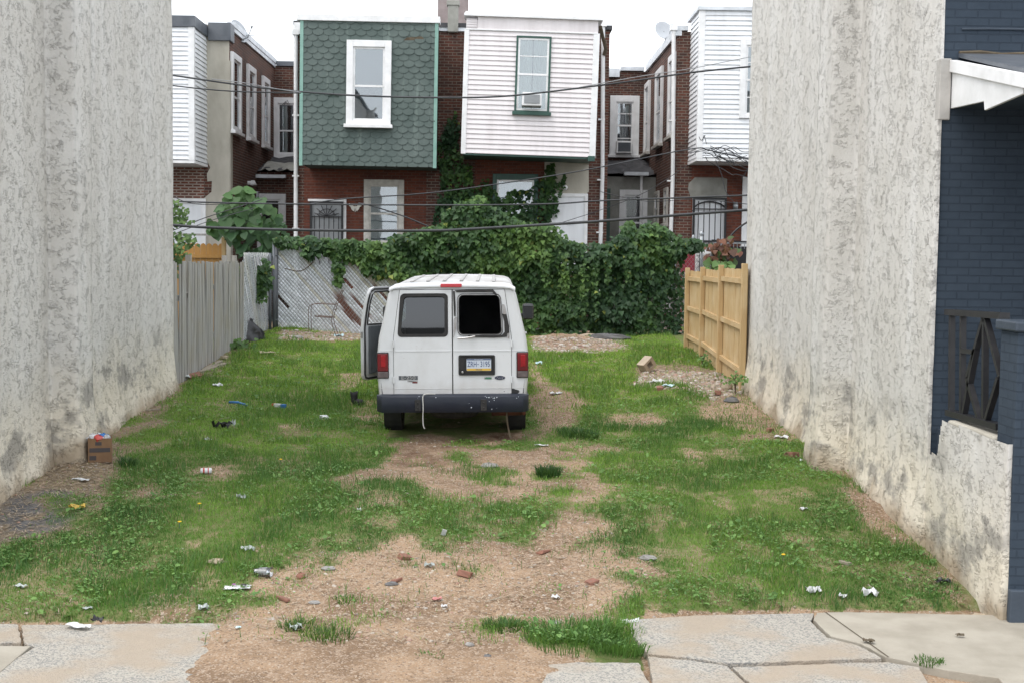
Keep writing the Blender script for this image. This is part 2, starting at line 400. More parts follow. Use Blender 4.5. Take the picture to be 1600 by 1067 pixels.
for e in [(750, 812, 105, 26, .95), (655, 800, 42, 22, .95), (780, 830, 60, 18, .8), (745, 775, 40, 10, .5), (855, 742, 17, 14, 1), (905, 680, 38, 14, .95), (600, 765, 50, 14, .8),
          (835, 845, 26, 10, .9), (760, 862, 40, 8, .35), (700, 850, 35, 7, .3), (570, 850, 24, 7, .5), (930, 805, 30, 12, .8), (955, 855, 45, 12, .6), (940, 890, 30, 10, .4), (870, 720, 20, 9, .5),
          (790, 980, 38, 13, .75), (900, 998, 78, 20, 1.1), (965, 1012, 48, 18, 1.0), (515, 992, 34, 12, .6), (468, 978, 28, 10, .6), (610, 962, 24, 6, .5), (600, 935, 34, 6, .3), (680, 1025, 22, 6, .6), (535, 940, 18, 6, .5),
          (640, 884, 16, 6, .6), (720, 890, 22, 7, .5), (770, 895, 30, 8, .5), (850, 920, 22, 7, .4), (880, 945, 18, 6, .4), (440, 1000, 20, 6, .4), (335, 950, 70, 12, .55), (390, 945, 30, 9, .6), (550, 880, 20, 5, .4), (490, 870, 25, 6, .35), (1005, 1030, 15, 4, .6),
          (215, 700, 30, 8, .5), (205, 770, 20, 8, .35), (120, 800, 15, 6, .4), (720, 735, 45, 8, .3), (650, 722, 30, 8, .3)]: ell(*e)
D = blur(D, 2)
# patchy thin spots everywhere
patch = fbm(GXX * 3.6 + 11, GYY * 2.6 + 3, 4)
thin = smooth((patch - .55) / .10)
D = D * (1 - .42 * thin * (GYY < 27))
D = np.where(GYY > 30, 0, D)
D = np.where((GYY < yedge(GXX) + .02) & ((PXX > 1005) | (PXX < 250)), 0, D)
rel = (np.abs(GXX) > 5.3)
DRY = smooth((fbm(GXX * 1.1 + 70, GYY * 1.1, 4) - .42) / .22)
dryzone = blur(np.where(inpoly(wx, wy, BARE[1][0]) | inpoly(wx, wy, BARE[3][0]) | inpoly(wx, wy, BARE[2][0]), 1.0, 0.0), 4)
WET = blur(np.where(inpoly(wx, wy, [(610, 735), (640, 690), (820, 675), (830, 690), (700, 700), (660, 730)]), 1.0, 0.), 4)
TAR = blur(np.where(inpoly(wx, wy, [(-30, 850), (-30, 800), (60, 765), (110, 762), (70, 795), (90, 815), (20, 840)]), 1.0, 0.), 2)

def sample(A, X, Y):
    i = np.clip((Y - gy[0]) / CELL, 0, len(gy) - 1.001); j = np.clip((X - gx[0]) / CELL, 0, len(gx) - 1.001)
    i0 = i.astype(int); j0 = j.astype(int); fi = i - i0; fj = j - j0
    return A[i0, j0] * (1 - fi) * (1 - fj) + A[i0 + 1, j0] * fi * (1 - fj) + A[i0, j0 + 1] * (1 - fi) * fj + A[i0 + 1, j0 + 1] * fi * fj

# the pavement's soil drift: where soil lies over the slabs it rises a little, elsewhere it dips under them
drift = blur(np.where(inpoly(PXX + (fbm(GXX * 4, GYY * 4, 4) - .5) * 130, PYY + (fbm(GXX * 4 + 9, GYY * 4, 4) - .5) * 40, [(250, 1300), (290, 1050), (330, 965), (1000, 940), (975, 970), (985, 1000), (880, 1030), (820, 1090), (780, 1300)]), 1.0, 0.0), 3)
YE = yedge(GXX)
edge = smooth((GYY - YE + .03) / .14)
ZZ = gz(GXX, GYY) * 1.0
lowz = -.05 + .075 * drift + (fbm(GXX * 3, GYY * 3) - .5) * .03 + (fbm(GXX * 11, GYY * 11, 3) - .5) * .035 * (drift > .2)
ZZ = np.where(GYY < YE + .2, ZZ * edge + lowz * (1 - edge), ZZ)
mound = .22 * np.exp(-(((PXX - 880) / 70) ** 2 + ((GYY - 28.2) / 1.1) ** 2)) + .10 * np.exp(-(((GXX - 3.1) / .7) ** 2 + ((GYY - 21) / .9) ** 2))
ZZ = ZZ + mound * (.7 + .6 * fbm(GXX * 6, GYY * 6))
def gzz(X, Y): return sample(ZZ, np.asarray(X, float), np.asarray(Y, float))
def gz1(X, Y): return float(gzz(X, Y)) if 9.4 < Y < 31.5 and abs(X) < 6.1 else g1(X, Y)

m, t, b = newmat('lot_soil'); v = coords(t); a = attr(t); sp = nd(t, 'SeparateColor'); lk(t, a.outputs['Color'], sp.inputs[0])
soil = mixc(t, ramp(t, noise(t, v, 1.3, 6), [(.42, 0.0), (.58, 1.0)]), (.325, .225, .145), (.205, .138, .088))
soil = mixc(t, ramp(t, noise(t, v, 14, 5, .65), [(.48, 0.0), (.66, .7)]), soil, (.38, .285, .205))
vo = nd(t, 'TexVoronoi'); vo.inputs['Scale'].default_value = 75; lk(t, v, vo.inputs['Vector'])
sepv = nd(t, 'SeparateColor'); lk(t, vo.outputs['Color'], sepv.inputs[0])
soil = mixc(t, ramp(t, sepv.outputs[0], [(.80, 0.0), (.86, .7)]), soil, (.42, .34, .265))
soil = mixc(t, ramp(t, sepv.outputs[1], [(.86, 0.0), (.92, .6)]), soil, (.12, .085, .065))
under = mixc(t, ramp(t, noise(t, v, 9, 5, .7), [(.46, 0.0), (.72, 1.0)]), (.095, .150, .038), (.21, .17, .09))
dg = ramp(t, math_(t, 'ADD', sp.outputs[0], math_(t, 'MULTIPLY', math_(t, 'SUBTRACT', noise(t, v, 5, 5, .7), .5), .9)), [(.30, 0.0), (.75, .9)])
dry = mixc(t, ramp(t, noise(t, v, 18, 6, .7), [(.35, 0.0), (.65, 1.0)]), (.31, .235, .145), (.13, .10, .075))
col = mixc(t, sp.outputs[1], soil, dry); col = mixc(t, dg, col, under)
col = mixc(t, math_(t, 'MULTIPLY', sp.outputs[2], ramp(t, noise(t, v, 2.5, 5), [(.4, 0.0), (.6, .8)])), col, (.085, .040, .025))
col = mixc(t, math_(t, 'MULTIPLY', a.outputs['Alpha'], ramp(t, noise(t, v, 3, 5), [(.40, 0.0), (.55, .9)])), col, (.13, .13, .135))
lk(t, col, b.inputs['Base Color']); b.inputs['Roughness'].default_value = .95; b.inputs['Specular IOR Level'].default_value = .12
hh = math_(t, 'ADD', noise(t, v, 30, 5, .65), math_(t, 'MULTIPLY', math_(t, 'SUBTRACT', 1., vo.outputs['Distance']), .25))
bump(t, b, hh, .03, .8); M['soil'] = m
ny, nx = GXX.shape
idx = np.arange(ny * nx).reshape(ny, nx)
F_ = np.stack([idx[:-1, :-1], idx[:-1, 1:], idx[1:, 1:], idx[1:, :-1]], -1).reshape(-1, 4)
C_ = np.stack([D, np.clip(dryzone * 1.1, 0, 1), WET, TAR], -1).reshape(-1, 4)
grd = npmesh('ground', np.stack([GXX, GYY, ZZ], -1).reshape(-1, 3), [F_], M['soil'], C_, smooth=True)
tag(grd, kind='structure')
mb = MB(); e = -.12
mb.add([(-150, -60, e), (150, -60, e), (150, 300, e), (-150, 300, e)], [(0, 1, 2, 3)])
mb.add([(-60, 31.4, 1.0), (60, 31.4, 1.0), (60, 60, 1.1), (-60, 60, 1.1)], [(0, 1, 2, 3)])
M['yard'] = mat('dark_earth', (.06, .058, .055), (.045, .043, .04), .95, scale=2, bmp=.02)
tag(mb.build('terrain', M['yard']), kind='structure')

# ---------------------------------------------------------------- pavement slabs
m, t, b = newmat('exposed_aggregate'); v = coords(t)
vo = nd(t, 'TexVoronoi'); vo.inputs['Scale'].default_value = 85; lk(t, v, vo.inputs['Vector']); sv_ = nd(t, 'SeparateColor'); lk(t, vo.outputs['Color'], sv_.inputs[0])
col = mixc(t, ramp(t, sv_.outputs[0], [(.55, 0.0), (.62, 1.0)]), (.37, .345, .30), (.225, .22, .205))
col = mixc(t, ramp(t, sv_.outputs[1], [(.78, 0.0), (.84, .5)]), col, (.45, .415, .36))
wr = ramp(t, noise(t, v, 1.4, 5, .6), [(.44, 0.0), (.60, .85)])
col = mixc(t, wr, col, mixc(t, noise(t, v, 6, 4), (.37, .30, .225), (.31, .265, .21)))
lk(t, col, b.inputs['Base Color']); b.inputs['Roughness'].default_value = .9; b.inputs['Specular IOR Level'].default_value = .2
bump(t, b, math_(t, 'SUBTRACT', 1., vo.outputs['Distance']), .006); M['aggregate'] = m
M['slab'] = mat('smooth_slab', (.36, .33, .275), (.265, .24, .195), .9, scale=2.5, bmp=.004, bscale=60, spec=.2)
def gp(px, py, z=0.0):
    d = ray(px, py); tt = (z - EYE) / d.z; return (d.x * tt, d.y * tt)
def wob(poly, amp=.008, step=.05, seed=1):
    rr = random.Random(seed); out = []
    for i in range(len(poly)):
        a = Vector(poly[i]); c = Vector(poly[(i + 1) % len(poly)]); n = max(1, int((c - a).length / step))
        if max(abs(a.x), abs(c.x)) > 5.5 or min(a.y, c.y) < 8.6: n = 1
        for k in range(n):
            p = a.lerp(c, k / n)
            out.append((p.x + (rr.uniform(-amp, amp) if k else 0), p.y + (rr.uniform(-amp, amp) if k else 0)))
    return out
FZ = lambda u, v_, w_: Vector((u, v_, w_))
ag = MB(); sm = MB()
AGG = [[(982, 968), (1100, 961), (1272, 958), (1266, 970), (1292, 996), (1340, 1008), (1378, 1028), (1310, 1030), (1140, 1036), (1082, 1028), (1012, 1021), (988, 992)],
       [(856, 1037), (900, 1033), (998, 1034), (1018, 1072), (1010, 1230), (700, 1230), (846, 1072)],
       [(1012, 1026), (1082, 1032), (1136, 1041), (1176, 1078), (1190, 1230), (1016, 1230), (1022, 1072)],
       [(1144, 1041), (1310, 1035), (1385, 1033), (1436, 1041), (1452, 1072), (1500, 1230), (1196, 1230), (1182, 1076)],
       [(-20, 972), (28, 974), (33, 1002), (-20, 1004)],
       [(34, 976), (330, 973), (420, 985), (500, 1075), (440, 1230), (-300, 1230), (55, 1010), (38, 1004)],
       [(404, 1052), (470, 1044), (545, 1043), (600, 1075), (660, 1230), (445, 1230)],
       ]
SMO = [[(1276, 958), (1330, 957), (1660, 964), (2300, 1000), (2300, 1230), (1700, 1230), (1560, 1060), (1470, 1046), (1410, 1032), (1384, 1027), (1345, 1006), (1297, 994), (1271, 969)],
       [(-300, 1008), (48, 1010), (-20, 1068), (-280, 1200), (-700, 1200)]]
for i, p in enumerate(AGG): ag.prism(wob([gp(*q) for q in p], seed=i), -.06, random.Random(i).uniform(-.004, .006), FZ)
for i, p in enumerate(SMO): sm.prism(wob([gp(*q) for q in p], seed=20 + i), -.06, .009, FZ)
ag.prism([(-14, 4), (14, 4), (14, 7.55), (-14, 7.55)], -.06, -.002, FZ)
tag(ag.build('pavement', M['aggregate'], bevel=.006), kind='structure')
tag(sm.build('sidewalk', M['slab'], bevel=.006), kind='structure')
cr = MB()                                               # the scored joint across the smooth slab
a_, b_ = gp(1290, 958), gp(1388, 1028)
cr.add([(a_[0] - .006, a_[1], .0125), (a_[0] + .006, a_[1], .0125), (b_[0] + .006, b_[1], .0125), (b_[0] - .006, b_[1], .0125)], [(0, 1, 2, 3)])
tag(cr.build('slab_joint', M['stem']), kind='structure')

# ---------------------------------------------------------------- grass, weeds, gravel (nobody could count them)
def scatter(n, y0=9.5, y1=30.0, p=1.6):
    u = rng.random(n); k = 1 - p
    Y = (y0 ** k + u * (y1 ** k - y0 ** k)) ** (1 / k)
    X = rng.uniform(-5.4, 5.4, n); return X, Y
def lotfilter(X, Y):
    ok = np.ones(len(X), bool)
    xl = np.where((Y > 14.8) & (Y < 15.35), -4.76, -5.06); xr = np.where((Y > 14.8) & (Y < 15.5), 3.84, 4.13)
    ok &= (X > xl) & (X < xr)
    return ok
TONE = fbm(GXX * .8 + 21, GYY * .6 + 8, 4); TALL = fbm(GXX * 1.9 + 50, GYY * 1.5 + 33, 3)
def blades(n, hmin, hmax, wid, name, thr=.5, tuft=False):
    X, Y = scatter(n); d = sample(D, X, Y); tl = sample(TALL, X, Y)
    kw = smooth((tl - .46) / .14)
    keep = lotfilter(X, Y) & (rng.random(n) < np.clip(d, 0, 1) ** 1.3 * (kw if tuft else (.35 + .65 * (1 - .3 * kw))))
    vx = np.abs(X + .5) < .92; keep &= ~(vx & (Y > 17.0) & (Y < 22.4) & (rng.random(n) < 1.1))
    X, Y = X[keep], Y[keep]; n = len(X)
    if tuft: X = X + rng.normal(0, .02, n); Y = Y + rng.normal(0, .02, n)
    far = smooth((Y - 13) / 12)
    h = rng.uniform(hmin, hmax, n) * (.65 + .7 * sample(TALL, X, Y)) * (1 + .25 * far); wd = wid * rng.uniform(.7, 1.3, n) * (1 + .9 * far)
    an = rng.uniform(0, 2 * np.pi, n); la = rng.uniform(0, 2 * np.pi, n); ln = h * rng.uniform(.1, .75, n)
    Z = gzz(X, Y) - .01
    dx, dy = np.cos(an) * wd / 2, np.sin(an) * wd / 2; lx, ly = np.cos(la) * ln, np.sin(la) * ln
    V = np.empty((n, 5, 3))
    V[:, 0] = np.stack([X - dx, Y - dy, Z], -1); V[:, 1] = np.stack([X + dx, Y + dy, Z], -1)
    V[:, 2] = np.stack([X - dx * .75 + lx * .4, Y - dy * .75 + ly * .4, Z + h * .62], -1); V[:, 3] = np.stack([X + dx * .75 + lx * .4, Y + dy * .75 + ly * .4, Z + h * .62], -1)
    V[:, 4] = np.stack([X + lx, Y + ly, Z + h * (1 - .25 * ln / h)], -1)
    o = np.arange(n)[:, None] * 5
    q = o + np.array([[0, 1, 3, 2]]); tr = o + np.array([[2, 3, 4]])
    tn = np.clip((sample(TONE, X, Y) - .5) * 2.2 + .45 + rng.normal(0, .09, n), 0, 1)[:, None]
    bright = (smooth((Y - 18) / 5) * .85)[:, None]
    c = np.array([[.072, .168, .036]]) * (1 - tn) + np.array([[.205, .350, .060]]) * tn
    c = c * (1 - bright) + np.array([[.245, .39, .06]]) * bright
    if tuft: c = c * .4 + np.array([[.050, .115, .042]]) * .6
    dryb = (rng.random(n) < .05)[:, None]; c = np.where(dryb, np.array([[.33, .27, .14]]), c) * rng.uniform(.75, 1.25, (n, 1))
    ob = npmesh(name, V.reshape(-1, 3), [q, tr], M['grass'], np.repeat(c, 5, 0)); tag(ob, kind='stuff'); return ob
M['grass'] = leaf_mat('grass_blade', .6, .3, .25)
M['grass'].name = 'grass_blade'
tag(blades(720000, .02, .058, .0058, 'grass'), 'short patchy green grass growing over the vacant lot', 'grass')
tag(blades(190000, .055, .12, .0058, 'tall_grass', tuft=True), 'taller darker grass tufts among the short lawn grass', 'grass')

def weeds(n):
    X, Y = scatter(n, p=1.9); d = sample(D, X, Y); cl = fbm(X * 1.7 + 90, Y * 1.3 + 14, 3)
    keep = lotfilter(X, Y) & (rng.random(n) < np.clip(d, 0, 1) ** 1.5 * smooth((cl - .45) / .12)); keep &= ~((np.abs(X + .5) < 1) & (Y > 16.9) & (Y < 22.4))
    X, Y = X[keep], Y[keep]; n = len(X)
    big = rng.random(n) < .06
    s = np.where(big, rng.uniform(.022, .036, n), rng.uniform(.008, .017, n)); h = rng.uniform(.02, .07, n)
    an = rng.uniform(0, 2 * np.pi, n); ca, sa = np.cos(an), np.sin(an); tl = rng.normal(0, .35, n); tw = rng.normal(0, .3, n)
    Z = gzz(X, Y) + h
    loc = np.array([(-1, 0, -.15), (-.35, .62, 0), (.5, .5, .08), (1, 0, -.12), (.5, -.5, .08), (-.35, -.62, 0)])
    V = np.empty((n, 6, 3))
    for k, (u, v_, w_) in enumerate(loc):
        V[:, k, 0] = X + s * (u * ca - v_ * sa); V[:, k, 1] = Y + s * (u * sa + v_ * ca); V[:, k, 2] = Z + s * (w_ + u * tl + v_ * tw)
    o = np.arange(n)[:, None] * 6
    f = [o + np.array([[0, 1, 2, 3]]), o + np.array([[0, 3, 4, 5]])]
    tn = rng.random((n, 1)); c = np.array([[.085, .175, .050]]) * (1 - tn) + np.array([[.175, .30, .085]]) * tn
    return npmesh('weeds', V.reshape(-1, 3), f, M['grass'], np.repeat(c * rng.uniform(.8, 1.2, (n, 1)), 6, 0))
tag(weeds(120000), 'low clover and broadleaf weeds mixed into the grass', 'weeds', kind='stuff')

def stones(n, name, smin, smax, palette, dens, p=2.2):
    X, Y = scatter(n, p=p); keep = lotfilter(X, Y) & (rng.random(n) < dens(X, Y))
    X, Y = X[keep], Y[keep]; n = len(X)
    s = smin + (smax - smin) * rng.random(n) ** 3.5
    octv = np.array([(1, 0, 0), (0, 1, 0), (-1, 0, 0), (0, -1, 0), (.1, .1, .75), (.62, .62, .45), (-.6, .5, .5), (-.5, -.62, .4), (.55, -.6, .5)])
    V = octv[None] * rng.uniform(.65, 1.25, (n, 9, 1)) * s[:, None, None] * np.array([[[1, .8, .75]]])
    an = rng.uniform(0, 2 * np.pi, n); ca, sa = np.cos(an)[:, None], np.sin(an)[:, None]
    W = np.stack([V[..., 0] * ca - V[..., 1] * sa + X[:, None], V[..., 0] * sa + V[..., 1] * ca + Y[:, None], V[..., 2] + (gzz(X, Y) - s * .15)[:, None]], -1)
    tr = np.array([(0, 5, 4), (0, 1, 5), (5, 1, 4), (1, 6, 4), (1, 2, 6), (6, 2, 4), (2, 7, 4), (2, 3, 7), (7, 3, 4), (3, 8, 4), (3, 0, 8), (8, 0, 4)])
    f = (np.arange(n)[:, None, None] * 9 + tr[None]).reshape(-1, 3)
    c = np.array(palette)[rng.integers(0, len(palette), n)] * rng.uniform(.8, 1.2, (n, 1))
    return npmesh(name, W.reshape(-1, 3), [f], M['stone'], np.repeat(c, 9, 0))
m, t, b = newmat('stone'); a = attr(t); lk(t, mixc(t, noise(t, coords(t), 40, 3), a.outputs['Color'], (.3, .25, .2)), b.inputs['Base Color']); b.inputs['Roughness'].default_value = .9; M['stone'] = m
PAL = [(.34, .26, .185), (.38, .31, .24), (.28, .18, .12), (.33, .30, .27), (.45, .40, .34), (.30, .12, .075), (.16, .13, .115), (.38, .24, .15)]
tag(stones(36000, 'gravel', .004, .028, PAL, lambda X, Y: np.clip(1 - sample(D, X, Y), .02, 1) ** 2 * (.45 + .9 * smooth((fbm(X * 2, Y * 2) - .4) / .2))), 'small gravel and pebbles strewn over the bare soil', 'gravel', kind='stuff')
PAL2 = [(.34, .27, .20), (.42, .39, .35), (.27, .12, .085), (.17, .145, .12), (.28, .21, .145), (.52, .50, .47), (.24, .16, .10), (.20, .15, .11), (.30, .23, .17)]
def rub(X, Y):
    px, py = project(X, Y, gzz(X, Y))
    return np.where(inpoly(px, py, [(832, 550), (835, 525), (965, 530), (990, 545), (940, 552)]) | inpoly(px, py, [(985, 604), (1010, 575), (1150, 585), (1168, 612), (1120, 625), (1050, 608)]), .9,
           np.where(inpoly(px, py, [(432, 535), (440, 516), (615, 516), (600, 530)]), .55, .0))
tag(stones(200000, 'rubble', .010, .075, PAL2, rub, p=.4), 'heaps of broken masonry rubble by the vine covered fence and wooden fence', 'rubble', kind='stuff')
def straw(n):
    X, Y = scatter(n, p=1.8); keep = lotfilter(X, Y) & (rng.random(n) < np.clip(sample(dryzone, X, Y) + .12, 0, 1) * (1 - np.clip(sample(D, X, Y), 0, 1))); X, Y = X[keep], Y[keep]; n = len(X)
    L = rng.uniform(.03, .10, n); an = rng.uniform(0, 2 * np.pi, n); dx, dy = np.cos(an) * L, np.sin(an) * L; Z = gzz(X, Y)
    V = np.empty((n, 4, 3)); e1 = rng.uniform(.002, .025, n); e2 = rng.uniform(.002, .025, n); wv = .0035
    V[:, 0] = np.stack([X - dy / L * wv, Y + dx / L * wv, Z + e1], -1); V[:, 1] = np.stack([X + dy / L * wv, Y - dx / L * wv, Z + e1], -1)
    V[:, 2] = np.stack([X + dx + dy / L * wv, Y + dy - dx / L * wv, Z + e2], -1); V[:, 3] = np.stack([X + dx - dy / L * wv, Y + dy + dx / L * wv, Z + e2], -1)
    c = np.array([[.36, .28, .17]]) * rng.uniform(.5, 1.3, (n, 1))
    return npmesh('straw', V.reshape(-1, 3), [np.arange(n)[:, None] * 4 + np.arange(4)[None]], M['stone'], np.repeat(c, 4, 0))
tag(straw(90000), 'dry dead grass litter along the foot of the stucco walls', 'dead grass', kind='stuff')
M['stucco_grey2'] = mat('pale_grey_render', (.46, .44, .41), (.36, .345, .32), .9, scale=4, bmp=.006, bscale=16, spec=.2)
# ================================================================ STUCCO BUILDINGS either side
def swept_wall(path, nrm_side, z1, name, parent, res=.045, top=None, flare=.10):
    """walk a plan polyline, sweep it up; nrm_side +1 = outward is to the left of travel"""
    pts = []; nr = []
    for i in range(len(path) - 1):
        a = Vector((*path[i], 0)); b2 = Vector((*path[i + 1], 0)); L = (b2 - a).length; n = max(2, int(L / res)); d = (b2 - a) / L
        for k in range(n + (1 if i == len(path) - 2 else 0)):
            pts.append(a + d * L * k / n); nr.append(Vector((-d.y, d.x, 0)) * nrm_side)
    nr = [sum((nr[max(0, min(len(nr) - 1, i + j))] for j in (-1, 0, 1)), Vector()).normalized() for i in range(len(nr))]
    P = np.array([p[:] for p in pts]); N_ = np.array([n[:] for n in nr]); U = np.arange(len(P)) * res
    z0 = gbase(P[:, 0], P[:, 1]) - .12
    nz = int(z1 / res); tz = np.linspace(0, 1, nz) ** 1.0
    ZZ2 = z0[:, None] + (z1 - z0[:, None]) * tz[None]
    hg = ZZ2 - z0[:, None] - .12
    UU = np.repeat(U[:, None], nz, 1) + 13 * len(name)
    disp = (fbm(UU * .7, ZZ2 * .35, 3) - .5) * .045 + (fbm(UU * 5, ZZ2 * 2.2, 3) - .5) * .022
    disp += flare * np.clip(1 - hg / .9, 0, 1) ** 2 * (.5 + fbm(UU * 2, ZZ2 * 2))               # the render swells where it meets the soil
    V = np.stack([P[:, None, 0] + N_[:, None, 0] * disp, P[:, None, 1] + N_[:, None, 1] * disp, ZZ2], -1)
    n = len(P); idx = np.arange(n * nz).reshape(n, nz)
    f = np.stack([idx[:-1, :-1], idx[1:, :-1], idx[1:, 1:], idx[:-1, 1:]], -1).reshape(-1, 4)
    if top is not None:
        cz = ZZ2[:-1, :-1].reshape(-1); cu = np.repeat(P[:-1, None, 1], nz - 1, 1).reshape(-1); f = f[top(cu, cz)]
    c = np.stack([np.clip(hg / 4, 0, 1), hg * 0, hg * 0], -1).reshape(-1, 3)
    V = V - np.array(rootloc(parent))
    return npmesh(name, V.reshape(-1, 3), [f], M['stucco'], c, parent, smooth=True)

lb = thing('corner_building', 'tall building with rough pale stucco side wall left of the vacant lot', 'building', (-8, 15, 0))
swept_wall([(-5.1, 11.3), (-5.1, 14.75), (-4.77, 14.75), (-4.77, 15.3), (-5.1, 15.3), (-5.1, 20.5), (-9.5, 20.5)], -1, 8.6, 'side_wall', lb)
mb = MB(); mb.box(-13, -5.26, 11.35, 20.3, -.1, 8.4); mb.build('wall', M['navy_brick'], lb)
mb = MB(); mb.box(-13.2, -5.0, 11.1, 20.7, 8.6, 8.75); mb.build('roof', M['tar'], lb)

rb = thing('corner_building', 'tall building with rough pale stucco side wall and navy brick porch right of the lot', 'building', (8, 15, 0))
XR = 4.20
YW = 12.2
swept_wall([(XR + .035, YW), (XR, YW), (XR, 14.87), (XR - .33, 14.87), (XR - .33, 15.47), (XR, 15.47), (XR, 21.3), (9, 21.3)], 1, 8.6, 'side_wall', rb)
mb = MB(); mb.box(XR + .03, 12, YW + .015, 21.0, -.1, 8.4); mb.build('front_wall', M['navy_brick'], rb)
mb = MB(); mb.box(XR - .1, 12.2, 11.8, 21.4, 8.6, 8.75); mb.build('roof', M['tar'], rb)
# edge strip of stucco that returns on to the facade, with a patch beside the porch roof
mb = MB(); z_a, z_b = at(1466, 188, YW).z, at(1480, 92, YW).z
mb.box(XR + .0, XR + .11, YW - .012, YW + .1, z_a, z_b); mb.build('render_patch', M['stucco_grey2'], rb, bevel=.01)
# porch: stucco side of the low wall, capped; navy pier; iron railing; roof
def top_low(cu, cz):
    zt = np.interp(cu, [10.25, 10.62, 10.63, YW - .42, YW - .30, YW], [atx(1580, 700, XR).z, atx(1560, 690, XR).z, atx(1560, 692, XR).z, atx(1484, 662, XR).z, atx(1462, 712, XR).z, atx(1455, 712, XR).z])
    return cz < zt
pw = swept_wall([(XR + .09, 10.31), (XR, 10.31), (XR, YW)], 1, 2.2, 'porch_wall', rb, res=.03, top=top_low, flare=.0)
PIER_T = atx(1562, 516, XR).z
mb = MB(); mb.box(XR + .06, XR + .5, 10.30, 10.66, -.1, PIER_T); mb.build('porch_pier', M['navy_brick'], rb, bevel=.012)
mb = MB(); mb.box(XR + .02, XR + .54, 10.26, 10.69, PIER_T, PIER_T + .085); mb.build('pier_cap', M['navy'], rb, bevel=.015)
mb = MB(); mb.box(XR + .05, XR + .54, 10.24, 10.30, -.1, .28); mb.build('pier_base', M['navy'], rb, bevel=.015)
zl = atx(1500, 668, XR).z
mb = MB(); mb.box(XR + .03, XR + .28, 10.66, YW - .44, zl - .1, zl + .02); mb.build('low_wall_cap', M['stucco_smooth'], rb, bevel=.02)
mb = MB(); mb.box(XR + .10, 12, 10.35, YW + .02, -.1, zl - .12); mb.build('porch_floor', M['navy'], rb)
# wooden railing: top and bottom rails, uprights, slanting boards
rl = MB(); Fr = lambda u, v, w_: Vector((XR + .10 + w_, u, v))
def rp(px, py):
    q = atx(px, py, XR + .12); return (q.y, q.z)
def rbar(a, c, wd=.045, th=.05):
    (u0, v0), (u1, v1) = rp(*a), rp(*c); rl.bar(Fr(u0, v0, .03), Fr(u1, v1, .03), th, wd)
for a, c in (((1481, 488), (1568, 494)), ((1482, 644), (1562, 667))): rbar(a, c, .055, .09)
for a, c in (((1486, 492), (1485, 646)), ((1503, 492), (1502, 650)), ((1538, 494), (1511, 590)), ((1511, 590), (1530, 657)), ((1538, 494), (1563, 588)), ((1538, 500), (1537, 655)), ((1560, 590), (1540, 657)), ((1504, 548), (1522, 550)), ((1504, 652), (1524, 545))): rbar(a, c, .042, .05)
rl.build('porch_railing', M['black'], rb)
# porch roof: white side board, stepped lower edge, felt on top
def pr(px, py):
    q = atx(px, py, XR + .12); return (q.y, q.z)
Fs = lambda u, v, w_: Vector((XR + .12 + w_, u, v))
nf = pr(1600, 115); 
def ext(px, py, k=1.25):
    a = pr(px, py); c = pr(1480, py); return a
s_ = MB()
s_.prism([pr(1479, 106), pr(1598, 134), pr(1598, 147), pr(1538, 173), pr(1537, 159), pr(1482, 171)], 0, .03, Fs)
mb = MB(); a0, a1 = pr(1476, 92), pr(1600, 116); sl = (a1[1] - a0[1]) / (a1[0] - a0[0]); y2 = 9.8; 
s_.prism([(a0[0], a0[1] - .11), (a0[0], a0[1]), (y2, a0[1] + sl * (y2 - a0[0])), (y2, a0[1] + sl * (y2 - a0[0]) - .11)], -.03, .05, Fs)
s_.build('porch_side_board', M['white_trim'], rb, bevel=.004)
mb.prism([(YW + .02, a0[1] - .02), (YW + .02, a0[1] + .02), (y2, a0[1] + sl * (y2 - a0[0]) + .015), (y2, a0[1] + sl * (y2 - a0[0]) - .02)], .06, 8, Fs)
mb.build('porch_roof', M['dark_metal'], rb)
cl_ = MB(); cl_.box(XR + .16, 12, 10.0, YW + .02, pr(1482, 165)[1] - .04, pr(1482, 165)[1]); cl_.box(XR + .15, 12, 9.85, 10.0, pr(1598, 147)[1] - .22, pr(1598, 147)[1]); cl_.build('porch_ceiling', M['navy'], rb)
mb = MB(); zf = at(1520, 84, YW).z
mb.tube([(XR + .18 + .2 * k, YW + .012 * math.sin(k * 3), zf + .012 * math.sin(k * 2.1)) for k in range(20)], .02, 6); mb.build('roof_flashing', M['stem'], rb)
mb = MB(); zc = at(1520, 46, YW).z; mb.tube([(XR + .2 + .25 * k, YW + .01, zc + .006 * math.sin(k)) for k in range(18)], .012, 6); mb.build('conduit', M['navy'], rb)

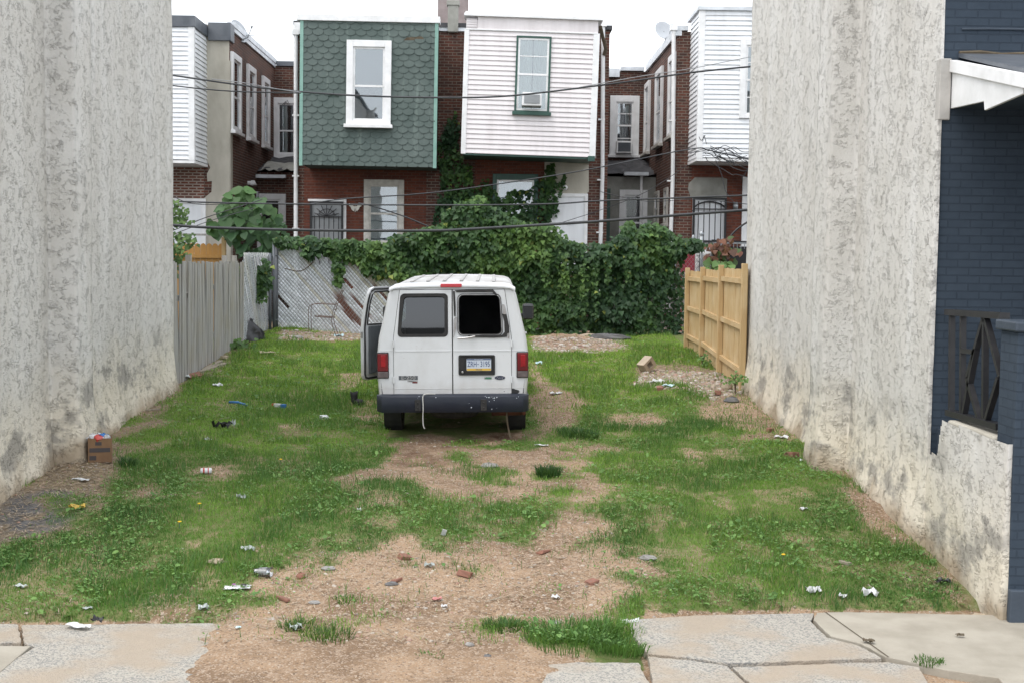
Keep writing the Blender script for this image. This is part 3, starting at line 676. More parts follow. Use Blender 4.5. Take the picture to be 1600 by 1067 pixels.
# ================================================================ FENCES
def plank_fence_grey():
    r = thing('plank_fence', 'old weathered grey plank fence behind the left stucco wall', 'fence', (-5.2, 23.5, g1(-5.2, 23.5)))
    mb = MB(); rr = random.Random(2); y = 20.6
    ztop0, ztop1 = atx(272, 411, -5.2).z, atx(378, 410, -5.2).z
    while y < 26.6:
        wd = .135 + rr.uniform(-.01, .012); gap = -.032; f = (y - 20.6) / 6
        zt = ztop0 + (ztop1 - ztop0) * f + rr.uniform(-.03, .03); tilt = rr.uniform(-.012, .012); off = (1 if int((y - 20.6) * 50) % 2 else -1) * .008 + rr.uniform(-.004, .004)
        zb = g1(-5.2, y) - .06
        q = Matrix.Translation((-5.2 + off, y, zb)) @ Matrix.Rotation(tilt, 4, 'X') @ Matrix.Rotation(rr.uniform(-.02, .02), 4, 'Y')
        mb.box(-.011, .011, 0, wd, 0, zt - zb, M=q); y += wd + gap
    mb.build('plank_panel', M['wood_grey'], r)
    mb = MB()
    for zz in (.45, 1.35): mb.bar((-5.26, 20.6, g1(-5.2, 21) + zz), (-5.26, 26.5, g1(-5.2, 26) + zz), .04, .09)
    mb.build('rail', M['wood_grey'], r)
    for px in (296, 352, 367):
        p = atx(px, 405, -5.3); mb = MB(); mb.box(-5.36, -5.27, p.y - .05, p.y + .05, g1(-5.3, p.y), p.z + .07); mb.build('post', M['wood_grey'], r)
plank_fence_grey()

def fence_new():
    X = 4.16; r = thing('board_fence', 'new unpainted pine board fence behind the right stucco wall', 'fence', (X, 23.4, g1(X, 23.4)))
    ys = [atx(p, 450, X).y for p in (1077, 1101, 1130, 1167)]; ztop = [atx(1077, 421, X).z, atx(1101, 420, X).z, atx(1130, 417, X).z, atx(1167, 415, X).z]
    rr = random.Random(5)
    for i, y in enumerate(ys):
        mb = MB(); mb.box(X - .09, X - .0, y - .05, y + .05, g1(X, y) - .1, ztop[i] + .03); mb.build('post', M['wood_rail'] if False else M['wood_new'], r, bevel=.006)
    for i in range(3):
        y1, y0 = ys[i], ys[i + 1]; mb = MB(); y = y0 + .02
        zt = atx([1088, 1115, 1148][i], [424, 422, 420][i], X).z
        while y < y1 - .02:
            wd = .138; q = Matrix.Translation((X + .012 + rr.uniform(-.004, .004), y, g1(X, y) + .02)) @ Matrix.Rotation(rr.uniform(-.006, .006), 4, 'X')
            mb.box(-.009, .009, 0, min(wd, y1 - y), 0, zt - g1(X, y) - .02 + rr.uniform(-.012, .008), M=q); y += wd + .004
        mb.build('board_panel', M['wood_new'], r)
        for k in (.16, .52, .90):
            zz0 = g1(X, y0) + (zt - g1(X, y0)) * k; zz1 = g1(X, y1) + (zt - g1(X, y1)) * k; mb = MB()
            mb.bar((X - .03, y0 + .055, zz0), (X - .03, y1 - .055, zz1), .05, .085); mb.build('rail', M['wood_rail'], r)
fence_new()

def fence_cedar():
    Y = 31.5; a = at(266, 380, Y); c = at(352, 382, Y); r = thing('board_fence', 'orange cedar board fence with rounded tops behind the grey planks', 'fence', (a.x + .6, Y, 1.05))
    mb = MB(); x = a.x; zt = at(300, 381, Y).z
    F = lambda u, v, w_: Vector((u, Y + w_, v))
    while x < c.x - .1:
        w2 = .14; mb.prism([(x, 1.0), (x + w2, 1.0), (x + w2, zt - .05), (x + w2 - .03, zt - .005), (x + w2 / 2, zt + .012), (x + .03, zt - .005), (x, zt - .05)], 0, .018, F); x += w2 + .006
    mb.build('board_panel', M['wood_cedar'], r)
    mb = MB(); zr = at(300, 400, Y).z; mb.box(a.x, c.x - .08, Y - .045, Y - .002, zr - .05, zr + .04); mb.build('rail', M['wood_cedar'], r)
    mb = MB(); mb.box(c.x - .08, c.x + .02, Y - .06, Y + .03, 1.0, at(350, 371, Y).z); mb.build('post', M['wood_new'], r)
    mb = MB(); z5 = at(300, 367, Y).z; mb.bar((a.x, Y + .03, z5), (c.x - .1, Y + .03, z5), .03, .05); mb.build('top_rail', M['wood_grey'], r)
fence_cedar()

YF = 30.0
def clip_seg(p, d, x0, x1, z0, z1):
    t0, t1 = -99, 99
    for o, v, lo, hi in ((p[0], d[0], x0, x1), (p[1], d[1], z0, z1)):
        if abs(v) < 1e-9:
            if not lo <= o <= hi: return None
            continue
        a, b2 = (lo - o) / v, (hi - o) / v
        if a > b2: a, b2 = b2, a
        t0, t1 = max(t0, a), min(t1, b2)
    return (t0, t1) if t1 - t0 > .02 else None
m, t, b = newmat('aluminium_slat'); a = attr(t); v = coords(t)
lk(t, mixc(t, ramp(t, noise(t, v, 5, 5), [(.4, 0.0), (.7, .6)]), a.outputs['Color'], mixc(t, .5, a.outputs['Color'], (.2, .2, .19))), b.inputs['Base Color'])
b.inputs['Roughness'].default_value = .34; lk(t, math_(t, 'MULTIPLY', a.outputs['Alpha'], .3), b.inputs['Metallic']); bump(t, b, noise(t, v, 7, 3), .025); M['slat'] = m
def slat_panel(name, parent, x0, x1, zb, zt, F, seed, rustzones, gaps=.04):
    rr = random.Random(seed); pitch = .062; d = (math.sin(R(42)), -math.cos(R(42))); nrm = (math.cos(R(42)), math.sin(R(42)))
    V = []; f = []; C = []; span = (x1 - x0) + (zt - zb) + 2; k = -span / pitch
    wire = MB()
    base = (x0, zb)
    i = int(-span / pitch)
    while i < span / pitch:
        o = i * pitch; i += 1
        p = (base[0] + nrm[0] * o, base[1] + nrm[1] * o); s = clip_seg(p, d, x0, x1, zb, zt)
        if not s: continue
        t0, t1 = s
        if rr.random() < gaps: t0 += rr.uniform(.2, .5) * (t1 - t0)
        pieces = [(t0 + rr.uniform(-.03, .05), t1 + rr.uniform(-.05, .03))]
        for (c0, c1) in pieces:
            L = c1 - c0; n = max(2, int(L / .22)); wd = .056; off = rr.uniform(-.006, .006)
            cream = rr.random() < .3 and (p[0] + d[0] * (c0 + c1) / 2) > x0 + .8; silver = (.70, .735, .77) if not cream else (.62, .61, .53)
            st = len(V)
            for j in range(n + 1):
                tt = c0 + L * j / n; cx, cz = p[0] + d[0] * tt, p[1] + d[1] * tt; by = off + rr.uniform(-.006, .006)
                kf = rr.uniform(.8, 1.08); rusty = any(((cx - rx) * nrm[0] + (cz - rz) * nrm[1]) ** 2 / rw ** 2 + ((cx - rx) * d[0] + (cz - rz) * d[1]) ** 2 / rl_ ** 2 < 1 for rx, rz, rw, rl_ in rustzones)
                cc = (.13, .045, .025, 0) if rusty else (*[q * kf for q in silver], 0 if cream else 1)
                for sgn in (-.5, 0, .5):
                    V.append(tuple(F(cx + nrm[0] * wd * sgn, cz + nrm[1] * wd * sgn, by - (.010 if sgn == 0 else 0)))); C.append(cc)
                if j:
                    q = st + (j - 1) * 3
                    f += [(q, q + 1, q + 4, q + 3), (q + 1, q + 2, q + 5, q + 4)]
    off3 = np.array(rootloc(parent))
    ob = npmesh(name, np.array(V) - off3, [np.array(f)], M['slat'], np.array(C), parent)
    d2 = (math.sin(R(38)), math.cos(R(38))); n2 = (math.cos(R(38)), -math.sin(R(38)))
    for dd, nn, pch, wofs in ((d2, n2, .075, -.02), ):
        i = int(-span / pch)
        while i < span / pch:
            p = (base[0] + nn[0] * i * pch, base[1] + nn[1] * i * pch); i += 1; s = clip_seg(p, dd, x0, x1, zb, zt)
            if s: wire.bar(F(p[0] + dd[0] * s[0], p[1] + dd[1] * s[0], wofs), F(p[0] + dd[0] * s[1], p[1] + dd[1] * s[1], wofs), .0065)
    wire.build('wire_mesh', M['galv'], parent)
def slat_fence():
    xL = at(432, 450, YF).x; xR = at(1076, 450, YF).x; zb = 1.06; zt = at(600, 383, YF).z
    r = thing('slat_fence', 'silver diagonal slat chain link fence with rusty patches behind the van', 'fence', ((xL + xR) / 2, YF, 1.0))
    F = lambda u, v, w_: Vector((u, YF + w_, v))
    def rz(px, py, rw, rl_): q = at(px, py, YF); return (q.x, q.z, rw, rl_)
    slat_panel('slat_panel', r, xL, at(640, 450, YF).x, zb, zt, F, 3, [rz(548, 490, .075, .55), rz(566, 478, .03, .42), rz(600, 462, .04, .35), rz(528, 466, .14, .10), rz(470, 385, .03, .25)])
    mb = MB(); mb.tube([(xL, YF - .02, zt), (xR, YF - .02, zt)], .022, 8); mb.build('top_rail', M['galv'], r)
    for px, top, rad in ((432, 376, .04), (1023, 360, .035), (1055, 372, .03)):
        q = at(px, top, YF - .03); mb = MB(); mb.tube([(q.x, YF - .03, .95), (q.x, YF - .03, q.z)], rad, 10); mb.blob((q.x, YF - .03, q.z), rad * 1.25, 8, 0); mb.build('post', M['galv'] if px > 500 else M['dark_metal'], r, smooth=True)
    mb = MB(); zb2 = at(600, 527, YF - .1).z
    mb.box(xL, at(720, 500, YF).x, YF - .13, YF + .1, .9, zb2 + .03); mb.build('kerb', M['concrete'], r, bevel=.02)
    # bare chain link at the far right end
    mb = MB(); x0, x1 = at(1020, 450, YF).x, at(1100, 450, YF).x
    for sg in (1, -1):
        dd = (math.sin(R(38)), sg * math.cos(R(38)))
        for i in range(-60, 90):
            s = clip_seg((x0 + i * .085, zb), dd, x0, x1, zb, zt)
            if s: mb.bar(F(x0 + i * .085 + dd[0] * s[0], zb + dd[1] * s[0], .01 * sg), F(x0 + i * .085 + dd[0] * s[1], zb + dd[1] * s[1], .01 * sg), .006)
    mb.build('chain_link', M['galv'], r)
slat_fence()
def slat_side():
    X = -5.22; y0, y1 = 26.75, 29.75; r = thing('slat_fence', 'narrow silver slat fence panel between grey planks and dark gate posts', 'fence', (X, 28.2, g1(X, 28.2)))
    F = lambda u, v, w_: Vector((X - w_, u, v))
    slat_panel('slat_panel', r, y0, y1, g1(X, 28) + .0, at(400, 404, 28).z + .12, lambda u, v, w_: Vector((X - w_, y0 + y1 - u, v)) if False else F(u, v, w_), 9, [], .08)
    for k, (px, yy) in enumerate(((422, 29.6), (428, 29.75))):
        mb = MB(); q = at(px, 374 + 22 * (1 - k), yy); mb.tube([(q.x, yy, .95), (q.x, yy, q.z)], .036, 10); mb.build('gate_post', M['dark_metal'], r, smooth=True)
    for py in (400, 500): mb = MB(); mb.bar(at(420, py, 29.65), at(434, py, 29.9), .03); mb.build('hinge', M['dark_metal'], r)
slat_side()
def lattice():
    r = thing('lattice_screen', 'white openwork screen standing behind the right end of the vines', 'screen', (at(1050, 470, 30.4).x, 30.4, 1.0)); mb = MB()
    x0, x1 = at(1022, 450, 30.4).x, at(1076, 450, 30.4).x; z1 = at(1050, 425, 30.4).z
    n = 7; st = (x1 - x0) / n
    for i in range(n + 1): mb.box(x0 + i * st - .018, x0 + i * st + .018, 30.39, 30.42, 1.0, z1)
    k = 0; z = 1.05
    while z < z1:
        mb.box(x0, x1, 30.37, 30.389, z - .02, z + .02)
        z += st; k += 1
    mb.build('lattice_panel', M['old_trim'], r)
lattice()
M['midroom'] = mat('dim_room', (.15, .155, .165), (.08, .085, .095), .9, scale=.8)  # half-dark room: its dimness is put into the sheet colour
# ================================================================ ROW HOUSES behind the lot
YH, YB, YM, YL = 34.5, 33.0, 41.4, 38.5            # rear walls, face of the bays, back of the light wells, lean-tos
ZR = EYE + 6.03
XA, XB, XP, XC, XD = -7.07, -5.31, -1.12, 3.02, 4.83
def Ffront(Y): return lambda u, v, w_: Vector((u, Y - w_, v))
def Fside(X, s): return lambda u, v, w_: Vector((X + s * w_, u, v))
def fbox(mb, F, u0, u1, v0, v1, w0, w1): mb.box(u0, u1, v0, v1, w0, w1, F=F)
def window(root, F, u0, u1, v0, v1, casing=.12, trim='white_trim', sash='white_trim', mid=.5, sill=True, inside='blackroom', curtain=None, sillm=None, d=.07, cw=.05, lite=0, head=None):
    """u0..v1 is the outside of the casing"""
    mb = MB(); c = casing
    fbox(mb, F, u0, u0 + c, v0, v1, 0, d); fbox(mb, F, u1 - c, u1, v0, v1, 0, d)
    fbox(mb, F, u0 + c, u1 - c, v1 - (head or c), v1, 0, d + .004); fbox(mb, F, u0 + c, u1 - c, v0, v0 + c * .6, 0, d - .004)
    fr = mb.build('window', M[trim], root, bevel=.006)
    a0, a1, b0, b1 = u0 + c, u1 - c, v0 + c * .6, v1 - (head or c)
    mb = MB(); fbox(mb, F, a0 - .01, a1 + .01, b0 - .01, b1 + .01, .001, .006); mb.build('interior', M[inside], fr)
    if curtain:
        mb = MB(); n = 24; P = []
        for cu0, cu1, cv0, cv1 in curtain:
            st = []
            for i in range(n + 1):
                x = a0 + (a1 - a0) * (cu0 + (cu1 - cu0) * i / n); w_ = .012 + .006 * math.sin(i * 1.7)
                st += [F(x, b0 + (b1 - b0) * cv0, w_), F(x, b0 + (b1 - b0) * cv1, w_)]
            mb.add(st, [(2 * i, 2 * i + 2, 2 * i + 3, 2 * i + 1) for i in range(n)])
        mb.build('curtain', M['curtain'], fr)
    mb = MB(); s_ = cw; vm = b0 + (b1 - b0) * mid
    for q0, q1, ww in ((b0, vm + s_ / 2, .030), (vm - s_ / 2, b1, .042)):
        fbox(mb, F, a0, a0 + s_, q0, q1, .02, ww); fbox(mb, F, a1 - s_, a1, q0, q1, .02, ww)
        fbox(mb, F, a0 + s_, a1 - s_, q0, q0 + s_, .02, ww + .002); fbox(mb, F, a0 + s_, a1 - s_, q1 - s_, q1, .02, ww + .002)
    if lite:
        for q0, q1 in (((b0, vm), (vm, b1)) if lite == 1 else ((vm, b1),)): fbox(mb, F, a0, a1, (q0 + q1) / 2 - .012, (q0 + q1) / 2 + .012, .022, .036)
    mb.build('sash', M[sash], fr)
    mb = MB(); fbox(mb, F, a0, a1, b0, b1, .022, .026); mb.build('pane', M['glass'], fr)
    if sill:
        mb = MB(); fbox(mb, F, u0 - .05, u1 + .05, v0 - .09, v0 - .002, 0, d + .07); mb.build('sill', M[sillm or trim], fr, bevel=.008)
    return fr
def pxw(px0, px1, py0, py1, Y): 
    a = at(px0, py0, Y); c = at(px1, py1, Y); return a.x, c.x, c.z, a.z
def siding(mb, F, u0, u1, v0, v1, n, skip=None):
    h = (v1 - v0) / n
    segs = [(u0, u1)]
    for i in range(n):
        z0 = v0 + i * h; ss = segs
        if skip and z0 + h > skip[2] + .02 and z0 < skip[3] - .02: ss = [(u0, skip[0]), (skip[1], u1)]
        for a, c in ss:
            vs = [F(a, z0, .026), F(c, z0, .026), F(c, z0 + h * .97, .004), F(a, z0 + h * .97, .004), F(a, z0, .0), F(c, z0, .0), F(c, z0 + h, 0), F(a, z0 + h, 0), F(a, z0 + .012, .028), F(c, z0 + .012, .028)]
            mb.add(vs, [(0, 1, 9, 8), (8, 9, 2, 3), (4, 5, 1, 0), (3, 2, 6, 7)])
def ac_unit(name, label, F, u0, u1, v0, v1, back='black'):
    c = F((u0 + u1) / 2, v0, .2); r = thing(name, label, 'air conditioner', c)
    mb = MB(); fbox(mb, F, u0, u1, v0, v1, .03, .30); mb.build('case', M['white_trim'], r, bevel=.015)
    mb = MB(); e = .05; fbox(mb, F, u0 + e, u1 - e, v0 + e, v1 - e, .28, .312)
    for k in range(9):
        z = v0 + e + (v1 - v0 - 2 * e) * (k + .5) / 9; fbox(mb, F, u0 + e, u1 - e, z - .006, z + .006, .312, .318)
    mb.build('grille', M['dark_metal'] if back == 'black' else M['greyblind'], r)
def security_door(root, F, u0, u1, v0, v1, arch=False, fan=False, nb=6, fill='greyblind'):
    mb = MB(); fbox(mb, F, u0, u1, v0, v1, .02, .04); d = mb.build('door', M[fill], root)
    mb = MB(); s_ = .055
    fbox(mb, F, u0, u0 + s_, v0, v1, .06, .11); fbox(mb, F, u1 - s_, u1, v0, v1, .06, .11); fbox(mb, F, u0, u1, v1 - s_, v1, .06, .112); fbox(mb, F, u0, u1, v0, v0 + .08, .06, .112)
    H = v1 - v0; midz = v0 + H * .42
    fbox(mb, F, u0, u1, midz - .025, midz + .025, .07, .1)
    for k in range(1, nb): x = u0 + (u1 - u0) * k / nb; fbox(mb, F, x - .011, x + .011, v0, v1 - (.38 if fan else .1), .075, .098)
    fbox(mb, F, u0, u1, v1 - (.42 if fan else .32), v1 - (.395 if fan else .295), .075, .099)
    cx = (u0 + u1) / 2
    if fan:
        zt = v1 - .40
        for k in range(7):
            a = math.pi * (k + .5) / 7; mb.bar(F(cx, zt, .085), F(cx + .34 * math.cos(a), zt + .30 * math.sin(a) + .02, .085), .018)
            mb.tube([F(cx + .2 * math.cos(a + q) * (1 + .3 * math.cos(q * 9)), zt + .2 * math.sin(a + q), .085) for q in (-.2, 0, .2)], .012, 5)
    if arch:
        pts = [F(cx + (u1 - u0) * .5 * math.cos(math.pi * k / 12), v1 - .38 + .27 * math.sin(math.pi * k / 12), .085) for k in range(13)]; mb.tube(pts, .02, 6)
    mb.build('security_gate', M['black'], d)
    return d
def downspout(root, px, py0, py1, Y, r_=.055):
    a = at(px, py0, Y); mb = MB(); c = at(px, py1, Y)
    mb.tube([(a.x, Y - .08, 1.3), (c.x + (a.x - c.x) * .5, Y - .08, (1.3 + a.z) / 2), (a.x, Y - .08, a.z)], r_, 8); 
    for zz in (2.2, 3.6, 5.0, 6.6): 
        if zz < a.z: mb.box(a.x - .09, a.x + .09, Y - .12, Y, zz - .02, zz + .02)
    mb.box(a.x - .09, a.x + .09, Y - .17, Y + .02, a.z - .02, a.z + .12); return mb.build('downspout', M['white_trim'], root, smooth=False)
def rot_in_plane(mbs, c, ang):
    Mx = Matrix.Translation(c) @ Matrix.Rotation(ang, 4, 'Y') @ Matrix.Translation(-Vector(c))
    for m_ in mbs: m_.v = [tuple(Mx @ Vector(v)) for v in m_.v]

# ---------- house with green scalloped bay
h1 = thing('row_house', 'brick row house with green scalloped shingle bay and white window', 'house', (-3.2, YH, 1.1))
mb = MB(); mb.box(XB, XP - .002, YH, YM + 3, .9, ZR - .02); mb.build('wall', M['brick_dark'], h1)
mb = MB(); mb.box(-6.19, XB + .001, YM, YM + 3, .9, ZR - .06); mb.build('rear_wall', M['brick_dark'], h1)
mb = MB(); a = at(468, 320, YH - .05); c = at(672, 262, YH); mb.box(a.x + .12, c.x - .1, YH - .012, YH + .01, 1.0, c.z + .35); mb.build('painted_wall', M['brick_red'], h1)
mb = MB(); mb.box(XB - .06, XP + .0, YH - .10, YM + 3, ZR - .01, ZR + .10); mb.box(-6.2, XB - .07, YM - .08, YM + 3, ZR - .05, ZR + .05); mb.build('roof', M['tar'], h1)
# bay
bx0, bx1, bz0, bz1 = at(471, 258, YB).x, at(679.5, 262, YB).x, at(575, 259.5, YB).z, at(575, 35, YB).z
F = Ffront(YB); bc = ((bx0 + bx1) / 2, YB, (bz0 + bz1) / 2); ang = R(.4)
core = MB(); core.box(bx0, bx1, YB, YH, bz0, bz1); core.box(bx0, bx1, YB, YH + .2, bz1, bz1 + .1)
wx0, wx1, wz0, wz1 = pxw(542, 611, 64, 196, YB)
sh = MB(); rows = 24; rh = (bz1 - bz0) / rows; sw = .272; rr = random.Random(4)
for i in range(rows + 1):
    zt = bz0 + i * rh + .055; off = (i % 2) * sw / 2; x = bx0 - sw + off
    while x < bx1:
        if rr.random() < .008: x += sw; continue
        if bx1 - sw * 1.9 < x + .3 < bx1 - .1 and False: pass
        xa, xb = max(x + .003, bx0), min(x + sw - .003, bx1)
        if xb - xa > .03:
            dz = rr.uniform(-.008, .008); lift = rr.uniform(.018, .030); pts = []
            nseg = 7; r2 = sw / 2; cx = x + sw / 2
            low = [(cx + r2 * .98 * math.cos(math.pi + math.pi * k / nseg), zt - .03 + dz + r2 * .60 * math.sin(math.pi + math.pi * k / nseg)) for k in range(nseg + 1)]
            low = [(min(max(u, xa), xb), max(v, bz0 - .01)) for u, v in low]
            poly = low + [(xb, zt + rh * .95), (xa, zt + rh * .95)]
            top = [min(v, bz1) for _, v in poly]
            fr_ = [F(u, tv, .004 + lift * (1 - (tv - (zt - r2 * .6)) / (rh * .95 + r2 * .6))) for (u, _), tv in zip(poly, top)]
            bk = [F(u, tv, .001) for (u, _), tv in zip(poly, top)]
            n = len(poly); sh.add(fr_ + bk, [tuple(range(n))] + [(k, (k + 1) % n, n + (k + 1) % n, n + k) for k in range(n - 3)])
        x += sw
tr = MB(); fbox(tr, F, bx0 - .045, bx0 + .04, bz0 - .03, bz1 + .05, -.04, .035); fbox(tr, F, bx1 - .035, bx1 + .05, bz0 - .03, bz1 + .05, -.04, .035)
fa = MB(); fbox(fa, F, bx0 - .13, bx1 + .09, bz1 + .0, bz1 + .16, -.3, .07)
rot_in_plane([core, sh, tr, fa], bc, ang)
M['bay_core'] = mat('dark_green_boarding', (.05, .085, .07), (.04, .06, .05), .8, scale=4)
m, t, b = newmat('green_shingle'); v = coords(t)
sc1 = mixc(t, ramp(t, noise(t, v, 1.1, 5), [(.38, 0.0), (.68, 1.0)]), (.076, .098, .090), (.118, .142, .132))
sc1 = mixc(t, ramp(t, noise(t, coords(t, (5, 5, .5)), 1.4, 4), [(.56, 0.0), (.74, .45)]), sc1, (.23, .28, .25))
lk(t, mixc(t, ramp(t, noise(t, v, 60, 3), [(.3, 0.0), (.7, .4)]), sc1, (.055, .10, .085)), b.inputs['Base Color']); b.inputs['Roughness'].default_value = .85; bump(t, b, noise(t, v, 70, 3), .003); M['shingle'] = m
bay = core.build('bay', M['bay_core'], h1); sh.build('shingles', M['shingle'], bay); tr.build('corner_trim', M['mint'], bay); fa.build('fascia', M['white_trim'], bay, bevel=.01)
Frot = lambda u, v, w_: (Matrix.Translation(bc) @ Matrix.Rotation(ang, 4, 'Y') @ Matrix.Translation(-Vector(bc))) @ F(u, v, w_)
window(h1, lambda u, v, w_: Frot(u, v, w_ + .034), wx0, wx1, wz0, wz1, .165, mid=.47, sill=True, inside='midroom', d=.09, cw=.05)
mb = MB(); q = at(645, 60, YB); mb.add([Frot(q.x - .25, q.z - .06, .02), Frot(q.x + .3, q.z - .04, .02), Frot(q.x + .22, q.z + .05, .021), Frot(q.x - .15, q.z + .02, .022)], [(0, 1, 2, 3)]); mb.build('missing_shingle', M['stem'], bay)
# door, window, plaque under the bay
Fw = Ffront(YH - .012)
u0, u1, v0, v1 = pxw(485, 537, 315, 378, YH); v0 = v1 - 2.03
security_door(h1, Fw, u0, u1, v0, v1, fan=True, nb=7)
mb = MB(); fbox(mb, Fw, u1, u1 + .07, v0, v1 + .06, 0, .06); fbox(mb, Fw, u0 - .06, u1, v1, v1 + .06, 0, .05); mb.build('door_frame', M['white_trim'], h1)
u0, u1, v0, v1 = pxw(569, 631, 281, 375, YH); fr = window(h1, Fw, u0, u1, v1 - 1.75, v1, .135, trim='old_trim', sash='old_trim', mid=.5, inside='greyblind', head=.14)
q = at(555, 324, YH - .04); bt = MB(); Fq = Ffront(YH - .03)
for s in (-1, 1):
    bt.prism([(q.x, q.z), (q.x + s * .10, q.z + .07), (q.x + s * .16, q.z + .10), (q.x + s * .17, q.z + .03), (q.x + s * .12, q.z + .0), (q.x + s * .10, q.z - .06), (q.x + s * .04, q.z - .12)], 0, .03, Fq)
bt.tube([Fq(q.x, q.z - .13, .03), Fq(q.x, q.z + .07, .03)], .014, 6)
tag(bt.build('wall_plaque', M['curtain'], bevel=.006), 'cream butterfly shaped plaque on red brick between gated door and window', 'plaque')
downspout(h1, 463, 55, 380, YH)
mb = MB(); c = at(463, 52, YH); mb.box(c.x - .04, at(470, 50, YH).x, YH - .15, YH, c.z - .05, c.z + .25); mb.build('gutter_box', M['white_trim'], h1)
# light well at its left
Fm = Ffront(YM); u0, u1, v0, v1 = pxw(425.5, 470, 153, 247, YM); window(h1, Fm, u0, u1, v0, v1, .19, mid=.46, curtain=[(.25, .55, 0, .95)])
mb = MB(); q = at(445, 165, YM); mb.tube([(q.x, YM - .12, q.z), (q.x + .1, YM - .15, q.z + .15), (q.x + .22, YM - .12, q.z - .1), (q.x + .04, YM - .13, q.z + .1), (q.x - .1, YM - .12, q.z - .05)], .01, 5); mb.build('loose_wire', M['black'], h1)
def leanto(root, x0, x1, wallm, pyt, pyb, gut, ph):
    zt, zb = at(440, pyt, YM).z, at(440, pyb, YL).z
    mb = MB(); mb.box(x0 + .003, x1 - .003, YL, YM - .01, .9, zb - .03); lt = mb.build('lean_to', M[wallm], root)
    mb = MB(); n = 10; mm = 8; rr = random.Random(ph); P = []
    for i in range(n + 1):
        for k in range(mm + 1):
            f = i / n; P.append((x0 + (x1 - x0) * k / mm, YL - .15 + (YM - YL + .1) * f, zb + (zt - zb) * f + rr.uniform(-.05, .07)))
    mb.add(P, [(i * (mm + 1) + k, i * (mm + 1) + k + 1, (i + 1) * (mm + 1) + k + 1, (i + 1) * (mm + 1) + k) for i in range(n) for k in range(mm)]); mb.build('lean_to_roof', M['tar'], lt, smooth=False)
    mb = MB(); g0, g1_, gy_ = gut; a = at(g0, gy_, YL - .2); c = at(g1_, gy_, YL - .2); mb.box(a.x, c.x, YL - .30, YL - .14, a.z - .05, a.z + .05); mb.build('gutter', M['flash'], lt)
    return lt
lt = leanto(h1, XA, XB, 'brick_dark', 247, 268, (399, 447, 276), 3)
tp = MB(); a = at(408, 268, YL - .1); P = []; rr = random.Random(8)
for i in range(7):
    for k in range(10): P.append((a.x + .13 * k, YL - .2 + .2 * i, a.z + .02 + .055 * i + rr.uniform(-.03, .06)))
tp.add(P, [(i * 10 + k, i * 10 + k + 1, (i + 1) * 10 + k + 1, (i + 1) * 10 + k) for i in range(6) for k in range(9)])
tag(tp.build('tarpaulin', M['stucco_grey'], smooth=True), 'crumpled grey tarpaulin lying on the lean-to roof in the left light well', 'tarpaulin')
u0, u1, v0, v1 = pxw(399, 447, 303, 380, YL); window(h1, Ffront(YL), u0, u1, v1 - 1.6, v1, .17)

# ---------- house with pink clapboard bay
h2 = thing('row_house', 'brick row house with tilted pale pink clapboard bay and white back door', 'house', (1, YH, 1.1))
mb = MB(); mb.box(XP + .002, XC, YH, YM + 3, .9, ZR - .02); mb.build('wall', M['brick_dark'], h2)
mb = MB(); mb.box(XC - .001, 3.95, YM, YM + 3, .9, ZR - .16); mb.build('rear_wall', M['brick_dark'], h2)
mb = MB(); a = at(742, 300, YH); c = at(856, 250, YH); mb.box(a.x, c.x, YH - .012, YH + .01, 1, c.z + .3); mb.build('painted_wall', M['brick_red'], h2)
mb = MB(); mb.box(XP + .0, XC + .06, YH - .08, YM + 3, ZR - .01, ZR + .10); mb.build('roof', M['tar'], h2)
mb = MB(); mb.box(XC + .07, 3.95, YM - .1, YM + 3, ZR - .15, ZR - .02); mb.box(XC + .07, 3.95, YM - .13, YM - .101, ZR - .30, ZR - .04); mb.build('well_roof', M['flash'], h2)
F = Ffront(YB); bx0, bx1 = at(725, 140, YB).x, at(932, 140, YB).x; bz0, bz1 = at(825, 243, YB).z, at(825, 36, YB).z; ang = R(1.2); bc = ((bx0 + bx1) / 2, YB, (bz0 + bz1) / 2)
zb1 = bz1 - .24
core = MB(); core.box(bx0 + .01, bx1 - .01, YB, YH + .0, bz0, bz1); sd_ = MB()
wx0, wx1, wz0, wz1 = pxw(805.5, 858.5, 57, 176, YB)
siding(sd_, F, bx0, bx1, bz0, zb1, 25, skip=(wx0 + .02, wx1 - .02, wz0 + .02, wz1 - .02))
tr = MB(); fbox(tr, F, bx0 - .03, bx0 + .09, bz0 - .02, zb1 + .02, -.04, .045); fbox(tr, F, bx1 - .13, bx1 + .03, bz0 - .02, zb1 + .02, -.04, .045)
fr_ = MB(); fbox(fr_, F, bx0 + .30, bx1 - .02, zb1 + .03, bz1 + .12, 0, .03)
for k in range(26): x = bx0 + .32 + (bx1 - bx0 - .36) * k / 26; fbox(fr_, F, x, x + .006, zb1 + .03, bz1 + .1, .03, .038)
fbox(fr_, F, bx0 + .01, bx0 + .28, zb1 + .06, bz1 + .04, 0, .02)
for k in range(4): fbox(fr_, F, bx0 + .01, bx0 + .28, zb1 + .08 + .06 * k, zb1 + .10 + .06 * k, .02, .035)
fa = MB(); fbox(fa, F, bx0 - .05, bx1 + .10, bz1 + .10, bz1 + .17, -.6, .12); fbox(fa, F, bx0 - .02, bx1 + .03, bz1 + .171, bz1 + .23, -.7, .02); fbox(fa, F, bx0, bx1 - .02, zb1 + .0, zb1 + .035, 0, .05)
un = MB(); fbox(un, F, bx0 + .02, bx1 - .02, bz0 - .05, bz0 - .001, -1.48, .0); fbox(un, F, bx1 - .16, bx1 + .02, bz0 - .10, bz0 + .03, -.1, .05)
rot_in_plane([core, sd_, tr, fr_, fa, un], bc, ang)
